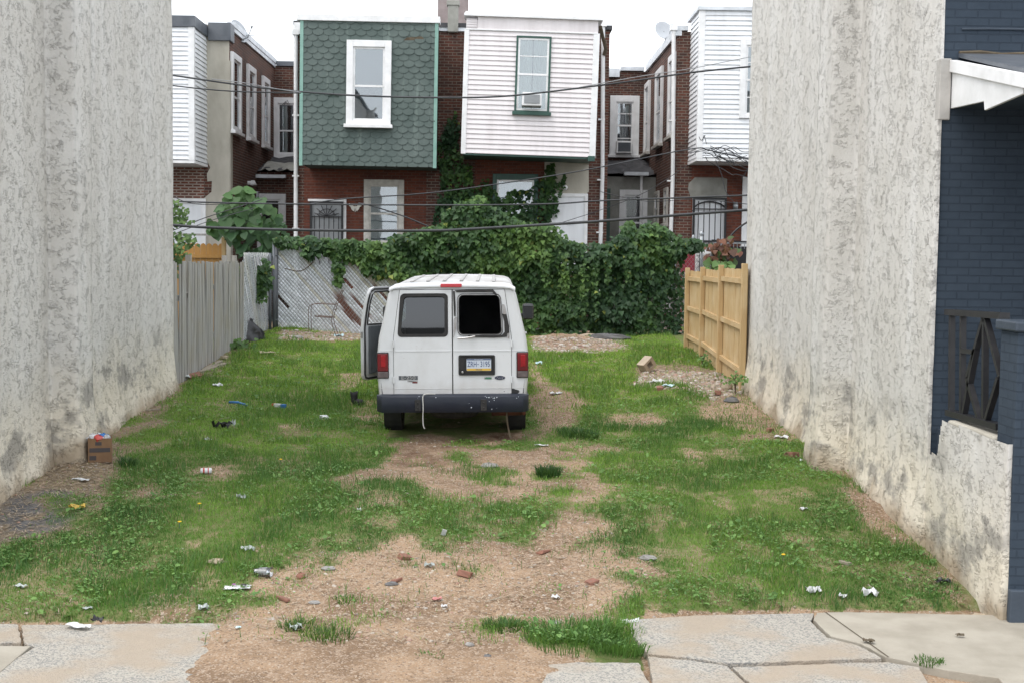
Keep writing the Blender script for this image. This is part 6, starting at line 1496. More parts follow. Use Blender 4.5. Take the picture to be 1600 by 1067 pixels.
def pinnate():
    Y = 27.5; p0 = at(240, 470, Y); r = thing('young_tree', 'young tree with feathery leaves peeping from behind the left stucco wall', 'tree', (p0.x, Y, g1(-5, Y)))
    mb = MB(); P = []; N_ = []; S = []
    for (a, c) in (((250, 350), (290, 334)), ((250, 345), (283, 322)), ((255, 385), (300, 372)), ((252, 400), (292, 392)), ((255, 420), (286, 418)), ((255, 365), (292, 345)), ((250, 375), (302, 380)), ((255, 410), (280, 404)), ((250, 440), (278, 428))):
        A, C = at(*a, Y), at(*c, Y - random.uniform(-.3, .5)); mid = A.lerp(C, .5) + Vector((0, 0, .08)); pts = smoothpts([A, mid, C], 6); mb.tube(pts, .008, 5)
        for k in range(2, len(pts)):
            for s in (-1, 1):
                P.append((pts[k] + Vector((0, 0, s * .05)))[:]); N_.append((random.gauss(0, .3), -.8, .6)); S.append(random.uniform(.075, .125))
    mb.tube([(p0.x, Y, g1(-5, Y)), tuple(at(245, 380, Y))], .03, 8); mb.build('trunk', M['stem'], r)
    P = np.repeat(np.array(P), 2, 0) + rng.normal(0, .05, (len(P) * 2, 3)); N_ = np.repeat(np.array(N_), 2, 0); S = np.repeat(np.array(S), 2) * rng.uniform(.7, 1, len(P)); tn = rng.random((len(P), 1))
    leafmesh('crown', P, N_, S, np.array([.05, .11, .035]) * (1 - tn) + np.array([.12, .2, .05]) * tn, r)
pinnate()
def small_plant(label, px, py, Y, w_, h_, n, cols, name='potted_weed', s=(.10, .18)):
    zg = gz1(at(px, py, Y).x, Y) if Y < 30 else 1.05
    c = at(px, py, Y); r = thing(name, label, 'plant', (c.x, Y, zg)); P = np.stack([c.x + rng.normal(0, w_, n), Y + rng.normal(0, .15, n), c.z + rng.normal(0, h_, n)], -1)
    N_ = np.stack([rng.normal(0, .5, n), -np.ones(n) * .7, .8 + rng.normal(0, .4, n)], -1); cc = np.array(cols)[rng.integers(0, len(cols), n)] * rng.uniform(.8, 1.2, (n, 1))
    leafmesh('leaves', P, N_, rng.uniform(*s, n), cc, r, 'heart')
    mb = MB()
    for k in range(5): mb.tube([(c.x, Y, zg), (c.x + random.gauss(0, w_ * .6), Y, c.z + h_)], .009, 5)
    mb.build('stem', M['stem'], r)
small_plant('shrub with rusty brown dead leaves behind the pine board fence', 1128, 392, 31, .22, .16, 70, [(.14, .05, .03), (.10, .04, .028), (.17, .07, .04), (.06, .10, .03)], 'dying_shrub', (.10, .2))
small_plant('small bright green broad leaved weed just above the pine board fence', 1125, 412, 30.6, .14, .05, 26, [(.12, .21, .06), (.09, .17, .05)], 'broad_leaf_weed', (.14, .24))
small_plant('bushy weed at the foot of the grey plank fence beside the trash bag', 372, 538, 25.6, .16, .06, 90, [(.10, .19, .05), (.07, .14, .04)], 'leafy_weed', (.06, .12))
small_plant('leafy weed growing beside the post of the pine board fence', 1098, 560, 23.9, .06, .06, 40, [(.09, .18, .05), (.12, .22, .06)], 'leafy_weed', (.03, .06))
small_plant('clump of weeds where the pine board fence meets the right stucco wall', 1150, 590, 20.6, .10, .04, 70, [(.10, .19, .05), (.13, .23, .06)], 'leafy_weed', (.025, .055))
for o in COL.objects:
    if o.get('category') == 'plant' and o.name.startswith('leafy_weed'):
        pass
# ================================================================ THINGS ON THE LOT
def on(px, py, up=0):
    p = G(px, py); z = gz1(p.x, p.y) if p.y > 10.2 else max(gz1(p.x, p.y), .011)
    return Vector((p.x, p.y, z + up))
M['paper'] = mat('white_paper', (.62, .63, .64), (.46, .46, .46), .8, scale=7)
M['foil'] = mat('clear_film', (.42, .45, .44), (.26, .29, .27), .25, scale=14)
M['brickred'] = mat('loose_brick', (.24, .11, .075), (.17, .085, .06), .9, scale=14, bmp=.004)
M['rock'] = mat('grey_stone', (.30, .29, .27), (.20, .19, .18), .9, scale=9, bmp=.006, bscale=25)
M['rock_d'] = mat('dark_stone', (.10, .10, .105), (.15, .145, .14), .9, scale=9, bmp=.006, bscale=25)
M['rock_t'] = mat('tan_stone', (.40, .33, .24), (.30, .24, .18), .9, scale=9, bmp=.006, bscale=25)
M['bag'] = mat('black_plastic', (.010, .010, .012), (.014, .014, .016), .4, scale=8)
M['card'] = mat('brown_cardboard', (.20, .115, .058), (.15, .085, .045), .85, scale=6)
M['purple'] = mat('purple_print', (.30, .10, .30), (.24, .08, .25), .6); M['brownp'] = mat('brown_print', (.05, .04, .04), (.035, .03, .03), .6)
M['bluep'] = mat('blue_plastic', (.03, .16, .42), (.025, .12, .34), .4); M['redp'] = mat('red_print', (.45, .05, .04), (.38, .04, .03), .5)
M['yellowp'] = mat('yellow_wrap', (.55, .36, .05), (.45, .28, .05), .45); M['pinkp'] = mat('pink_wrap', (.50, .20, .18), (.4, .16, .15), .5)
M['wood_old'] = mat('grey_splinter_wood', (.30, .26, .20), (.20, .17, .13), .9, sc=(4, 4, 1), scale=8)
M['cyanp'] = mat('pale_cyan', (.50, .66, .70), (.42, .58, .62), .5)
def crumple(name, label, cat, px, py, w_, d_, h_, m_, seed=0, fold=.5, n=7, group=None, lift=0.01):
    if m_ is M['foil']: w_, d_, h_ = w_ * .8, d_ * .8, h_ * .7
    p = on(px, py); rr = random.Random(seed); V = []; yaw = rr.uniform(-.7, .7); ca, sa = math.cos(yaw), math.sin(yaw)
    ph = [rr.uniform(0, 6) for _ in range(4)]
    for i in range(n):
        for j in range(n):
            u = (i / (n - 1) - .5) * w_ * (1 + rr.uniform(-.12, .12)); v_ = (j / (n - 1) - .5) * d_ * (1 + rr.uniform(-.12, .12))
            z = lift + h_ * (.35 + .35 * math.sin(i * 1.3 + ph[0]) * math.cos(j * 1.1 + ph[1]) + fold * rr.uniform(-.3, .6)); z = max(.004, z)
            V.append((p.x + u * ca - v_ * sa, p.y + u * sa + v_ * ca, p.z + z))
    mb = MB(); mb.add(V, [(i * n + j, (i + 1) * n + j, (i + 1) * n + j + 1, i * n + j + 1) for i in range(n - 1) for j in range(n - 1)])
    o = mb.build(name, m_, solid=.0015); tag(o, label, cat, group); return o, p
def rock(label, px, py, s, m_='rock', sc=(1, .8, .5), seed=0, name='stone'):
    p = on(px, py); mb = MB(); mb.blob((p.x, p.y, p.z + s * sc[2] * .35), s, 9, .18, sc, seed); o = mb.build(name, M[m_]); tag(o, label, 'stone'); return o
def brickbit(label, px, py, L, seed, W=.10, H=.06, m_='brickred'):
    p = on(px, py); rr = random.Random(seed); mb = MB()
    Mx = Matrix.Translation(p + Vector((0, 0, H * .35))) @ Matrix.Rotation(rr.uniform(0, 3), 4, 'Z') @ Matrix.Rotation(rr.uniform(-.3, .3), 4, 'X') @ Matrix.Rotation(rr.uniform(-.2, .2), 4, 'Y')
    mb.box(-L / 2, L / 2, -W / 2, W / 2, -H / 2, H / 2, M=Mx); mb.v = [tuple(Vector(v) + Vector((rr.uniform(-.012, .012), rr.uniform(-.012, .012), rr.uniform(-.008, .008)))) for v in mb.v]
    return tag(mb.build('brick', M[m_], bevel=.008), label, 'brick')
def stick(label, a, c, r_, m_='wood_old', name='stick'):
    A, C = on(*a, .015), on(*c, .02); mb = MB(); mb.bar(A, C, r_ * 2, r_); return tag(mb.build(name, M[m_], bevel=.003), label, 'stick')

# cardboard box with rubbish
p = on(157, 720); bxr = thing('cardboard_box', 'brown cardboard box full of crumpled paper against the left stucco wall', 'box', p, R(14))
mb = MB(); w_, d_, h_ = .26, .22, .28
for x0, x1, y0, y1 in ((-w_ / 2, w_ / 2, -d_ / 2, -d_ / 2 + .006), (-w_ / 2, w_ / 2, d_ / 2 - .006, d_ / 2), (-w_ / 2, -w_ / 2 + .006, -d_ / 2 + .006, d_ / 2 - .006), (w_ / 2 - .006, w_ / 2, -d_ / 2 + .006, d_ / 2 - .006)): mb.box(x0, x1, y0, y1, 0, h_ + (.02 if x0 > 0 else 0))
mb.box(-w_ / 2 + .007, w_ / 2 - .007, -d_ / 2 + .007, d_ / 2 - .007, .003, .01)
mb.build('carton', M['card'], bxr, local=True)
mb = MB(); mb.box(-.115, .115, -d_ / 2 - .003, -d_ / 2 - .0005, .12, .17); mb.box(-.05, .02, -d_ / 2 - .003, -d_ / 2 - .0005, .20, .24); mb.box(-.115, -.04, -d_ / 2 - .003, -d_ / 2 - .0005, .03, .08); mb.build('print', M['brownp'], bxr, local=True)
for k, (dx, dy, mm) in enumerate(((-.08, -.02, 'paper'), (.03, .04, 'bluep'), (.08, -.03, 'paper'), (0, -.06, 'redp'), (-.04, .06, 'paper'))):
    mb = MB(); mb.blob((p.x + dx, p.y + dy, p.z + h_ - .01), .065, 8, .4, (1, .9, .7), k + 40)
    tag(mb.build('crumpled_paper', M[mm]), ['crumpled white paper at the left of the cardboard box', 'crumpled blue wrapper at the back of the cardboard box', 'crumpled white paper at the right of the cardboard box', 'crumpled red wrapper in front in the cardboard box', 'crumpled white paper at the back of the cardboard box'][k], 'paper', 'rubbish in the cardboard box')

# black trash bag against the grey planks
p = on(378, 531); mb = MB(); rr = random.Random(6); V = []; nn, mm = 22, 12
for i in range(mm):
    th = math.pi * .5 * i / (mm - 1)
    for k in range(nn):
        a = 2 * math.pi * k / nn; r_ = math.cos(th * .97) * (1 + .16 * math.sin(a * 5 + i * .8) + rr.uniform(-.07, .07)); V.append((p.x - .05 + .5 * r_ * math.cos(a) - .16 * math.sin(th) ** 2, p.y + .3 * r_ * math.sin(a), p.z - .03 + .60 * math.sin(th) * (1 + rr.uniform(-.06, .06))))
mb.add(V, [(i * nn + k, i * nn + (k + 1) % nn, (i + 1) * nn + (k + 1) % nn, (i + 1) * nn + k) for i in range(mm - 1) for k in range(nn)])
mb.blob((p.x - .22, p.y, p.z + .60), .07, 8, .4, (1, 1, 1.1), 4)
tag(mb.build('trash_bag', M['bag'], smooth=True), 'full black trash bag slumped against the end of the grey plank fence', 'trash bag')

M['chair_m'] = mat('bare_rusting_tube', (.16, .12, .10), (.09, .06, .05), .6, .3, scale=9)
# rusty metal garden chair frame in front of the slats
Yc = 28.9; r0 = on(507, 528); ch = thing('metal_chair', 'rusty bare metal garden chair frame standing before the silver slats', 'chair', (r0.x, r0.y, r0.z)); Yc = r0.y
def c3(cx, cy, dy): q = at(260 + cx / 3.334, 240 + cy / 3.334, Yc); return Vector((q.x, Yc + dy, q.z))
for dy in (0, .42):
    mb = MB(); mb.tube(smoothpts([c3(742, 930, dy), c3(740, 820, dy), c3(752, 790, dy), c3(800, 784, dy), c3(880, 790, dy)], 4), .008, 6)
    mb.tube([c3(775, 850, dy), c3(862, 856, dy)], .012, 6)
    mb.build('side_frame', M['chair_m'], ch)
mb = MB()
for dy in (0, .42): mb.tube(smoothpts([c3(888, 960, dy), c3(860, 870, dy), c3(880, 790, dy), c3(912, 715, dy)], 4), .008, 6)
mb.tube([c3(912, 715, 0), c3(912, 715, .42)], .008, 6); mb.build('back_frame', M['chair_m'], ch)
mb = MB(); a = [c3(770, 848, 0), c3(866, 856, 0), c3(866, 856, .42), c3(770, 848, .42)]
for k in range(7): f = k / 6; mb.bar(a[0].lerp(a[1], f), a[3].lerp(a[2], f), .014)
mb.build('seat', M['chair_m'], ch)
mb = MB()
for k in range(5): f = k / 4; mb.bar(c3(865, 845, 0).lerp(c3(910, 720, 0), f), c3(865, 845, .42).lerp(c3(910, 720, .42), f), .012)
mb.build('backrest', M['chair_m'], ch)

# yard things behind the fence at the right
Yg = 31.2
def gpost(px, py, r_, label):
    q = at(px, py, Yg); mb = MB(); mb.tube([(q.x, Yg, 1.05), (q.x, Yg, q.z)], r_, 10); mb.lathe([(r_ * 1.3, -.02), (r_ * 1.3, .02), (r_ * .9, .05), (0, .08)], Matrix.Translation((q.x, Yg, q.z)), 10); tag(mb.build('gate_post', M['galv'], smooth=True), label, 'post')
gpost(1096, 366, .045, 'thicker galvanised gate post in front of the barred back door')
gpost(1083, 372, .030, 'thinner galvanised post with round cap left of the thicker gate post')
a, c = at(1112, 380, Yg + .3), at(1185, 420, Yg + .3); r_ = thing('mesh_gate', 'dark mesh screened gate behind the pine board fence', 'gate', ((a.x + c.x) / 2, Yg + .3, 1.05))
mb = MB(); mb.box(a.x, c.x, Yg + .3, Yg + .32, 1.1, a.z - .08); mb.build('screen', M['black'], r_)
mb = MB(); mb.bar((a.x, Yg + .28, a.z), (c.x, Yg + .28, a.z), .04); mb.bar((a.x, Yg + .28, 1.05), (a.x, Yg + .28, a.z), .04)
for k in range(14): x = a.x + (c.x - a.x) * k / 13; mb.bar((x, Yg + .28, a.z - .14), (x, Yg + .28, a.z), .016)
mb.build('gate_frame', M['galv'], r_)
q = at(1150, 385, 32.6); mb = MB(); mb.tube(smoothpts([at(1132, 392, 32.6), at(1140, 372, 32.6), at(1155, 356, 32.6), at(1175, 345, 32.6), at(1200, 345, 32.6)], 5), .025, 8); mb.bar(at(1112, 376, 32.6), at(1200, 380, 32.6), .04); mb.bar(at(1180, 345, 32.6), (at(1180, 345, 32.6).x, 32.6, 1.1), .04); mb.bar((at(1133, 392, 32.6).x, 32.6, 1.1), at(1133, 390, 32.6), .04)
tag(mb.build('stair_rail', M['black']), 'black curved iron handrail by the steps of the rightmost back door', 'handrail')
a, c = at(1068, 372, 30.9), at(1086, 420, 30.9); r_ = thing('storage_bin', 'faded red bin standing behind the right end of the ivy fence', 'bin', ((a.x + c.x) / 2, 31.0, 1.05))
mb = MB(); mb.box(a.x, c.x, 30.9, 31.25, 1.05, at(1070, 392, 30.9).z); mb.build('bin_body', mat('red_plastic', (.30, .03, .05), (.24, .03, .045), .5), r_, bevel=.03)
mb = MB(); mb.box(a.x - .02, c.x + .02, 30.87, 31.28, at(1070, 391, 30.9).z, at(1070, 385, 30.9).z); mb.build('lid', M['bag'], r_, bevel=.02)
a, c = at(1086, 392, 31.6), at(1112, 420, 31.6); mb = MB(); mb.box(a.x, c.x, 31.6, 31.66, 1.05, a.z)
for k in range(3): mb.box(a.x + .03, c.x - .03, 31.585, 31.599, a.z - .12 - k * .14, a.z - .04 - k * .14)
tag(mb.build('old_panel', M['white_trim'], bevel=.005), 'old white panel leaning behind the galvanised gate posts', 'panel')

# small litter, left half
def can(px, py):
    p = on(px, py); r_ = thing('drink_can', 'white drink can with red print lying in the left grass', 'can', p); Mx = Matrix.Translation(p + Vector((0, 0, .036))) @ Matrix.Rotation(R(12), 4, 'Z') @ Matrix.Rotation(R(90), 4, 'Y')
    mb = MB(); mb.lathe([(0, -.062), (.026, -.062), (.033, -.052), (.033, .052), (.027, .062), (0, .06)], Mx, 20); mb.build('can_body', M['paper'], r_, smooth=False)
    mb = MB(); mb.lathe([(.0335, -.035), (.0337, -.025), (.0335, -.015)], Mx, 20); mb.lathe([(.0335, .018), (.0337, .028), (.0335, .03)], Mx, 20); mb.build('red_print', M['redp'], r_)
can(322, 740)
def cup(px, py):
    p = on(px, py); r_ = thing('plastic_cup', 'clear plastic cup lying on its side at the edge of the grass and soil', 'cup', p); Mx = Matrix.Translation(p + Vector((0, 0, .045))) @ Matrix.Rotation(R(-8), 4, 'Z') @ Matrix.Rotation(R(90), 4, 'Y')
    g_ = glass_mat('clear_plastic', (.93, .93, .93), .16, .12); M['clearp'] = g_
    mb = MB(); mb.lathe([(0, -.075), (.032, -.075), (.047, .075), (.050, .078), (.046, .075), (.031, -.073)], Mx, 24); mb.build('cup_body', g_, r_, smooth=True)
    mb = MB(); mb.lathe([(.0375, -.035), (.0447, .040)], Mx, 24); mb.build('frost_print', glass_mat('frosted_print', (.80, .76, .70), .10, .5), r_)
    mb = MB(); mb.tube([Mx @ Vector((.03, .02, .04)), Mx @ Vector((.046, .05, -.20))], .004, 6); mb.build('straw', M['paper'], r_)
cup(411, 902)
# printed carton sleeve
o, p = crumple('paper_sleeve', 'flattened white food carton printed with purple and brown ovals on the soil', 'carton', 371, 920, .22, .11, .025, M['paper'], 5, .2)
for dx, mm in ((-.02, 'purple'), (.055, 'brownp')):
    mb = MB(); n = 20; mb.add([(p.x + dx + .026 * math.cos(2 * math.pi * k / n), p.y + .004 + .026 * math.sin(2 * math.pi * k / n) * .9, p.z + .042 + .004 * math.sin(k)) for k in range(n)], [tuple(range(n))]); q = mb.build('oval_print', M[mm]); q.parent = o
crumple('paper_sheet', 'white paper sheet lying where the grass meets the left pavement', 'paper', 121, 977, .20, .08, .03, M['paper'], 3, .25)
crumple('paper_sheet', 'folded white paper on bare soil beside the left stucco wall', 'paper', 127, 751, .20, .08, .03, M['paper'], 8, .3)
crumple('food_wrapper', 'crumpled yellow and white food wrapper near the bottom of the left wall', 'wrapper', 121, 795, .15, .10, .05, M['yellowp'], 12)
crumple('plastic_scrap', 'crumpled black plastic scrap in the grass where the left pavement begins', 'plastic', 152, 970, .09, .06, .06, M['bag'], 13)
crumple('plastic_bag', 'crumpled shiny black plastic bag in the left grass', 'plastic bag', 347, 670, .26, .15, .11, M['bag'], 14, .9)
crumple('plastic_scrap', 'upright scrap of clear plastic beside the crumpled black bag', 'plastic', 363, 668, .10, .07, .16, M['foil'], 15, .8)
crumple('plastic_scrap', 'clear plastic scrap below the crumpled black bag', 'plastic', 325, 689, .10, .10, .06, M['foil'], 16, .8)
crumple('plastic_scrap', 'twisted clear plastic strip in the grass below the white can', 'plastic', 377, 780, .12, .10, .07, M['foil'], 17, .9)
crumple('plastic_wrap', 'crumpled clear plastic wrap where the left grass ends near the cup', 'plastic', 388, 861, .16, .10, .06, M['foil'], 18, .9)
crumple('plastic_wrap', 'tangled pale plastic film in a sparse grass clump on the lower left soil', 'plastic', 462, 982, .12, .10, .05, M['foil'], 19, .9)
crumple('plastic_scrap', 'pale plastic scrap in the lower left grass near the printed carton', 'plastic', 318, 952, .10, .07, .06, M['foil'], 20, .9)
crumple('plastic_scrap', 'small clear plastic scrap at the far left of the lower grass', 'plastic', 32, 918, .12, .07, .04, M['foil'], 21, .6)
crumple('paper_scrap', 'small white paper scrap in the clover at the centre left', 'paper', 562, 799, .05, .04, .03, M['paper'], 22)
crumple('plastic_wrap', 'clear plastic wrap lying by the foot of the grey planks', 'plastic', 283, 592, .35, .25, .12, M['foil'], 24, .7)
crumple('paper_scrap', 'pale paper scrap in bright grass near the grey planks', 'paper', 340, 604, .14, .12, .06, M['paper'], 25)
crumple('paper_scrap', 'pale rubble paper in grass in front of the trash bag', 'paper', 417, 553, .28, .3, .06, M['rock_t'], 26)
crumple('plastic_bottle_wrap', 'white and blue plastic packet on rubble below the slats', 'packet', 530, 527, .22, .10, .07, M['cyanp'], 27)
def carton(px, py):
    p = on(px, py); r_ = thing('toothpaste_box', 'small white blue and red carton lying in the grass left of the van', 'carton', p); q = Matrix.Translation(p + Vector((0, 0, .03))) @ Matrix.Rotation(R(-25), 4, 'Z')
    for nm, a, c, mm in (('box_body', -.09, .03, 'paper'), ('red_end', -.125, -.0905, 'redp'), ('blue_end', .0305, .10, 'bluep')): mb = MB(); mb.box(a, c, -.03, .03, -.03, .03, M=q); mb.build(nm, M[mm], r_)
carton(437, 637)
p = on(506, 655); mb = MB(); mb.box(-.055, .055, -.045, .045, 0, .055, M=Matrix.Translation(p) @ Matrix.Rotation(R(28), 4, 'Z') @ Matrix.Rotation(.25, 4, 'X')); tag(mb.build('small_carton', M['paper'], bevel=.003), 'small white carton tilted in the grass left of the van bumper', 'carton')
mb = MB(); A, C = on(358, 631, .03), on(386, 637, .04); mb.tube([A, A.lerp(C, .5) + Vector((0, 0, .02)), C], .018, 8); tag(mb.build('plastic_tube', M['bluep'], smooth=True), 'bright blue plastic tube lying in the left grass', 'tube')
def shoe(px, py):
    p = on(px, py); r_ = thing('black_boot', 'black ankle boot standing in the grass beside the van tyre', 'boot', p); q = Matrix.Translation(p) @ Matrix.Rotation(R(-20), 4, 'Z')
    prof = []; 
    mb = MB(); rings = [((0, 0, .03), .045, .075), ((-.005, 0, .09), .05, .06), ((-.01, 0, .15), .055, .062), ((-.012, 0, .20), .062, .066)]; n = 14; V = []
    for (cx, cy, cz), rx, ry in rings: V += [q @ Vector((cx + rx * math.cos(2 * math.pi * k / n), cy + ry * math.sin(2 * math.pi * k / n), cz + .012 * math.sin(2 * math.pi * k / n * 2))) for k in range(n)]
    mb.add(V, [(i * n + k, i * n + (k + 1) % n, (i + 1) * n + (k + 1) % n, (i + 1) * n + k) for i in range(3) for k in range(n)]); mb.build('shaft', M['rubber'], r_, smooth=True, solid=.006)
    mb = MB(); mb.blob(q @ Vector((.075, 0, .05)), .075, 12, .05, (1.1, .62, .62), 3); mb.build('toe', M['rubber'], r_, smooth=True)
    mb = MB(); mb.prism([(-.06, -.045), (.05, -.05), (.13, -.04), (.155, 0), (.13, .04), (.05, .05), (-.06, .045)], 0, .025, lambda u, v_, w_: q @ Vector((u, v_, w_))); mb.build('sole', M['bag'], r_)
shoe(554, 632)
for k, (px, py, lb_) in enumerate(((311, 799, 'yellow dandelion flower in the left clover, nearest the grass edge'), (280, 828, 'yellow dandelion flower lowest in the left clover'), (438, 728, 'yellow dandelion flower in the grass left of the tyre track'), (1223, 880, 'yellow dandelion flower in the right grass'))):
    p = on(px, py); r_ = thing('dandelion', lb_, 'flower', p, 0, 'dandelions in the grass'); mb = MB()
    mb.tube([p, p + Vector((.005, 0, .08))], .003, 5); mb.build('stem', M['dk_green'], r_)
    mb = MB()
    for i in range(26): a = i * 2.4; q = .018 * (i / 26) ** .5; mb.bar(p + Vector((.005, 0, .08)), p + Vector((.005 + 1.1 * q * math.cos(a), 1.1 * q * math.sin(a), .092 - q * .3)), .006)
    mb.build('petals', mat('dandelion_yellow', (.75, .50, .02), (.65, .42, .02), .6), r_)

# stones, bricks, sticks
rock('flat tan stone at the edge of the left grass above the printed carton', 338, 879, .09, 'rock_t', (1, .7, .35), 1)
rock('flat pale grey stone on the soil below the printed carton', 491, 942, .055, 'rock', (1, .7, .3), 2)
rock('pale flat stone on the left soil among reddish gravel', 513, 889, .065, 'rock', (1, .7, .3), 3)
rock('dark slate coloured stone in the middle of the soil', 612, 913, .058, 'rock_d', (1, .7, .4), 4)
rock('round brown stone on the soil right of the plastic cup', 470, 903, .045, 'brickred', (1, .9, .8), 5)
rock('grey stone at the left edge of the right grass', 1012, 874, .08, 'rock', (1, .7, .4), 6)
rock('small grey pebble low on the bare soil near the pavement', 734, 1009, .035, 'rock', (1, .8, .6), 7)
rock('small dark pebble low on the bare soil near the pavement', 762, 1027, .03, 'rock_d', (1, .8, .7), 8)
rock('flat grey stone in the weeds behind the bare track', 765, 729, .11, 'rock', (1, .7, .35), 9)
rock('flat buff stone at the front of the right grass near the sparse clump', 868, 973, .05, 'rock', (1, .6, .3), 10)
rock('pale yellow round stone beside the right wall brick', 1261, 716, .05, 'rock_t', (1, 1, .9), 11)
rock('large grey stone lying at the foot of the slats left of the van', 465, 529, .13, 'rock', (1.2, .7, .4), 12)
rock('dark stone at the end of the rubble by the right stucco wall', 1144, 630, .12, 'rock_d', (1.1, .7, .6), 13)
rock('pale stone beside the rubble by the pine fence', 1135, 610, .10, 'rock_t', (1, .8, .9), 14)
rock('pale stone slab on rubble right of the van', 918, 534, .28, 'rock_t', (1.1, .5, .3), 15)
rock('long grey stone slab at the foot of the ivy', 950, 535, .42, 'rock_d', (1.2, .4, .25), 16)
rock('round white stone on the soil right of the van', 859, 638, .05, 'rock_t', (1, 1, .8), 17)
brickbit('red brick chunk standing on soil in the middle of the track', 632, 873, .10, 1, .08, .055)
brickbit('larger red brick piece in the soil right of the middle chunk', 727, 899, .12, 2, .09, .05)
brickbit('flat red brick piece on the right part of the bare soil', 925, 911, .11, 3, .09, .03)
brickbit('flat red brick piece sunk in soil near the sparse right clump', 849, 863, .10, 4, .08, .03)
brickbit('red brick half hidden in the grass near the right stucco wall', 1237, 713, .20, 5, .10, .07)
brickbit('red brick sliver on the left soil near the grass edge', 443, 938, .14, 6, .05, .03)
brickbit('red brick fragment on the soil beside the dark slate stone', 620, 908, .09, 7, .07, .03)
brickbit('red brick in grass by the foot of the grey planks', 304, 590, .26, 8, .18, .07)
brickbit('red brick piece in the grass before the right rubble patch', 1031, 617, .14, 9, .1, .06)
brickbit('orange brick fragment near the right wall beyond the bare patch', 1203, 674, .11, 10, .09, .06)
brickbit('orange brick fragment on bare soil at the end of the right wall', 1122, 620, .14, 11, .1, .07)
brickbit('buff brick in grass near the grey planks', 353, 560, .22, 12, .09, .06, 'rock_t')
p = on(1010, 580); r_ = thing('concrete_block', 'tan hollow concrete block tilted on the rubble in the right grass', 'block', p); q = Matrix.Translation(p + Vector((0, 0, .13))) @ Matrix.Rotation(R(35), 4, 'Z') @ Matrix.Rotation(R(-38), 4, 'Y'); mb = MB()
for b_ in ((-.13, .13, -.10, .10, -.10, -.055), (-.13, .13, -.10, .10, .055, .10), (-.13, -.06, -.10, .10, -.055, .055), (.06, .13, -.10, .10, -.055, .055)): mb.box(*b_, M=q)
mb.build('block_shell', M['rock_t'], r_)
stick('grey weathered plank lying along the foot of the grey fence', (312, 583), (352, 570), .045, name='loose_plank')
stick('second grey plank leaning along the foot of the grey fence', (318, 580), (345, 566), .04, name='loose_plank')
stick('thin pale stick on the middle of the bare soil', (758, 943), (784, 936), .006)
stick('thin pale stick poking up in the right grass by the pavement', (1356, 915), (1372, 930), .008)
stick('brown stick on the dry soil beside the left stucco wall', (228, 642), (250, 641), .018)
stick('brown wood scrap in the middle of the right grass', (1312, 879), (1328, 884), .025)
stick('thin dry twig in the grass above the crumpled black bag', (343, 656), (360, 654), .008)
# right half litter
crumple('paper_sheet', 'pale cyan paper lying on the front edge of the right rubble patch', 'paper', 1044, 614, .20, .14, .05, M['cyanp'], 31, .3)
crumple('paper_scrap', 'white torn paper on the right rubble patch below the concrete block', 'paper', 1028, 599, .22, .25, .07, M['paper'], 32)
crumple('plastic_scrap', 'blue and white plastic scrap in the grass right of the van', 'plastic', 842, 570, .12, .14, .08, M['cyanp'], 33)
crumple('plastic_bag', 'crumpled white plastic bag in the right grass by the pavement', 'plastic bag', 1271, 927, .12, .09, .06, M['paper'], 34, .8)
crumple('plastic_bag', 'crumpled white paper bag beside the thin stick in the right grass', 'plastic bag', 1359, 931, .13, .10, .08, M['paper'], 35, .8)
crumple('paper_scrap', 'small white scrap between the two crumpled bags in the right grass', 'paper', 1317, 935, .07, .06, .04, M['paper'], 36)
crumple('paper_scrap', 'pale paper scrap left of the dandelion in the right grass', 'paper', 1256, 797, .08, .05, .03, M['paper'], 37)
crumple('paper_scrap', 'torn paper litter where the bare soil meets the right pavement slab', 'paper', 985, 966, .15, .08, .04, M['paper'], 38, .7)
crumple('paper_scrap', 'white bits of paper in the grass near the right wall', 'paper', 1221, 685, .18, .10, .04, M['paper'], 39, .8)
crumple('paper_scrap', 'white scraps beside the yellow stone near the right wall', 'paper', 1258, 721, .12, .08, .03, M['paper'], 40, .8)
crumple('pink_wrapper', 'crumpled pink wrapper on the middle of the bare soil', 'wrapper', 683, 939, .08, .05, .03, M['pinkp'], 41, .6)
crumple('paper_scrap', 'tiny white paper on bare soil just below the pink wrapper', 'paper', 694, 948, .05, .03, .03, M['paper'], 42)
crumple('paper_scrap', 'white paper scrap on the right part of the bare soil', 'paper', 868, 935, .06, .05, .03, M['paper'], 43)
crumple('plastic_scrap', 'twisted clear plastic strip on a grass tuft in the track', 'plastic', 671, 886, .12, .06, .05, M['foil'], 44, .9)
p = on(692, 836); mb = MB(); mb.box(-.022, .022, -.002, .002, 0, .075, M=Matrix.Translation(p) @ Matrix.Rotation(.3, 4, 'Y') @ Matrix.Rotation(.5, 4, 'X')); tag(mb.build('white_card', M['paper']), 'small upright white card in the middle of the tyre track', 'card')
crumple('paper_scrap', 'white litter in the grass behind the bare soil right of the van', 'paper', 868, 616, .22, .1, .04, M['paper'], 46, .8)
crumple('paper_scrap', 'white litter strip on the bare soil right of the van tyre', 'paper', 846, 697, .16, .05, .02, M['paper'], 47, .5)
crumple('plastic_scrap', 'dark plastic scrap in the grass near the lower right wall', 'plastic', 1472, 911, .13, .10, .05, M['bag'], 48, .5)
crumple('dead_leaf', 'curled dead brown leaf on the smooth slab at the right', 'leaf', 1357, 1003, .09, .05, .03, M['stem'], 49, .5)
crumple('dead_leaf', 'small curled dead leaf farther right on the smooth slab', 'leaf', 1500, 994, .06, .04, .03, M['stem'], 50, .5)
o, p = crumple('broken_board', 'broken dirty board lying on the pavement corner under the right wall', 'board', 1546, 951, .24, .12, .03, M['rock_t'], 51, .3)
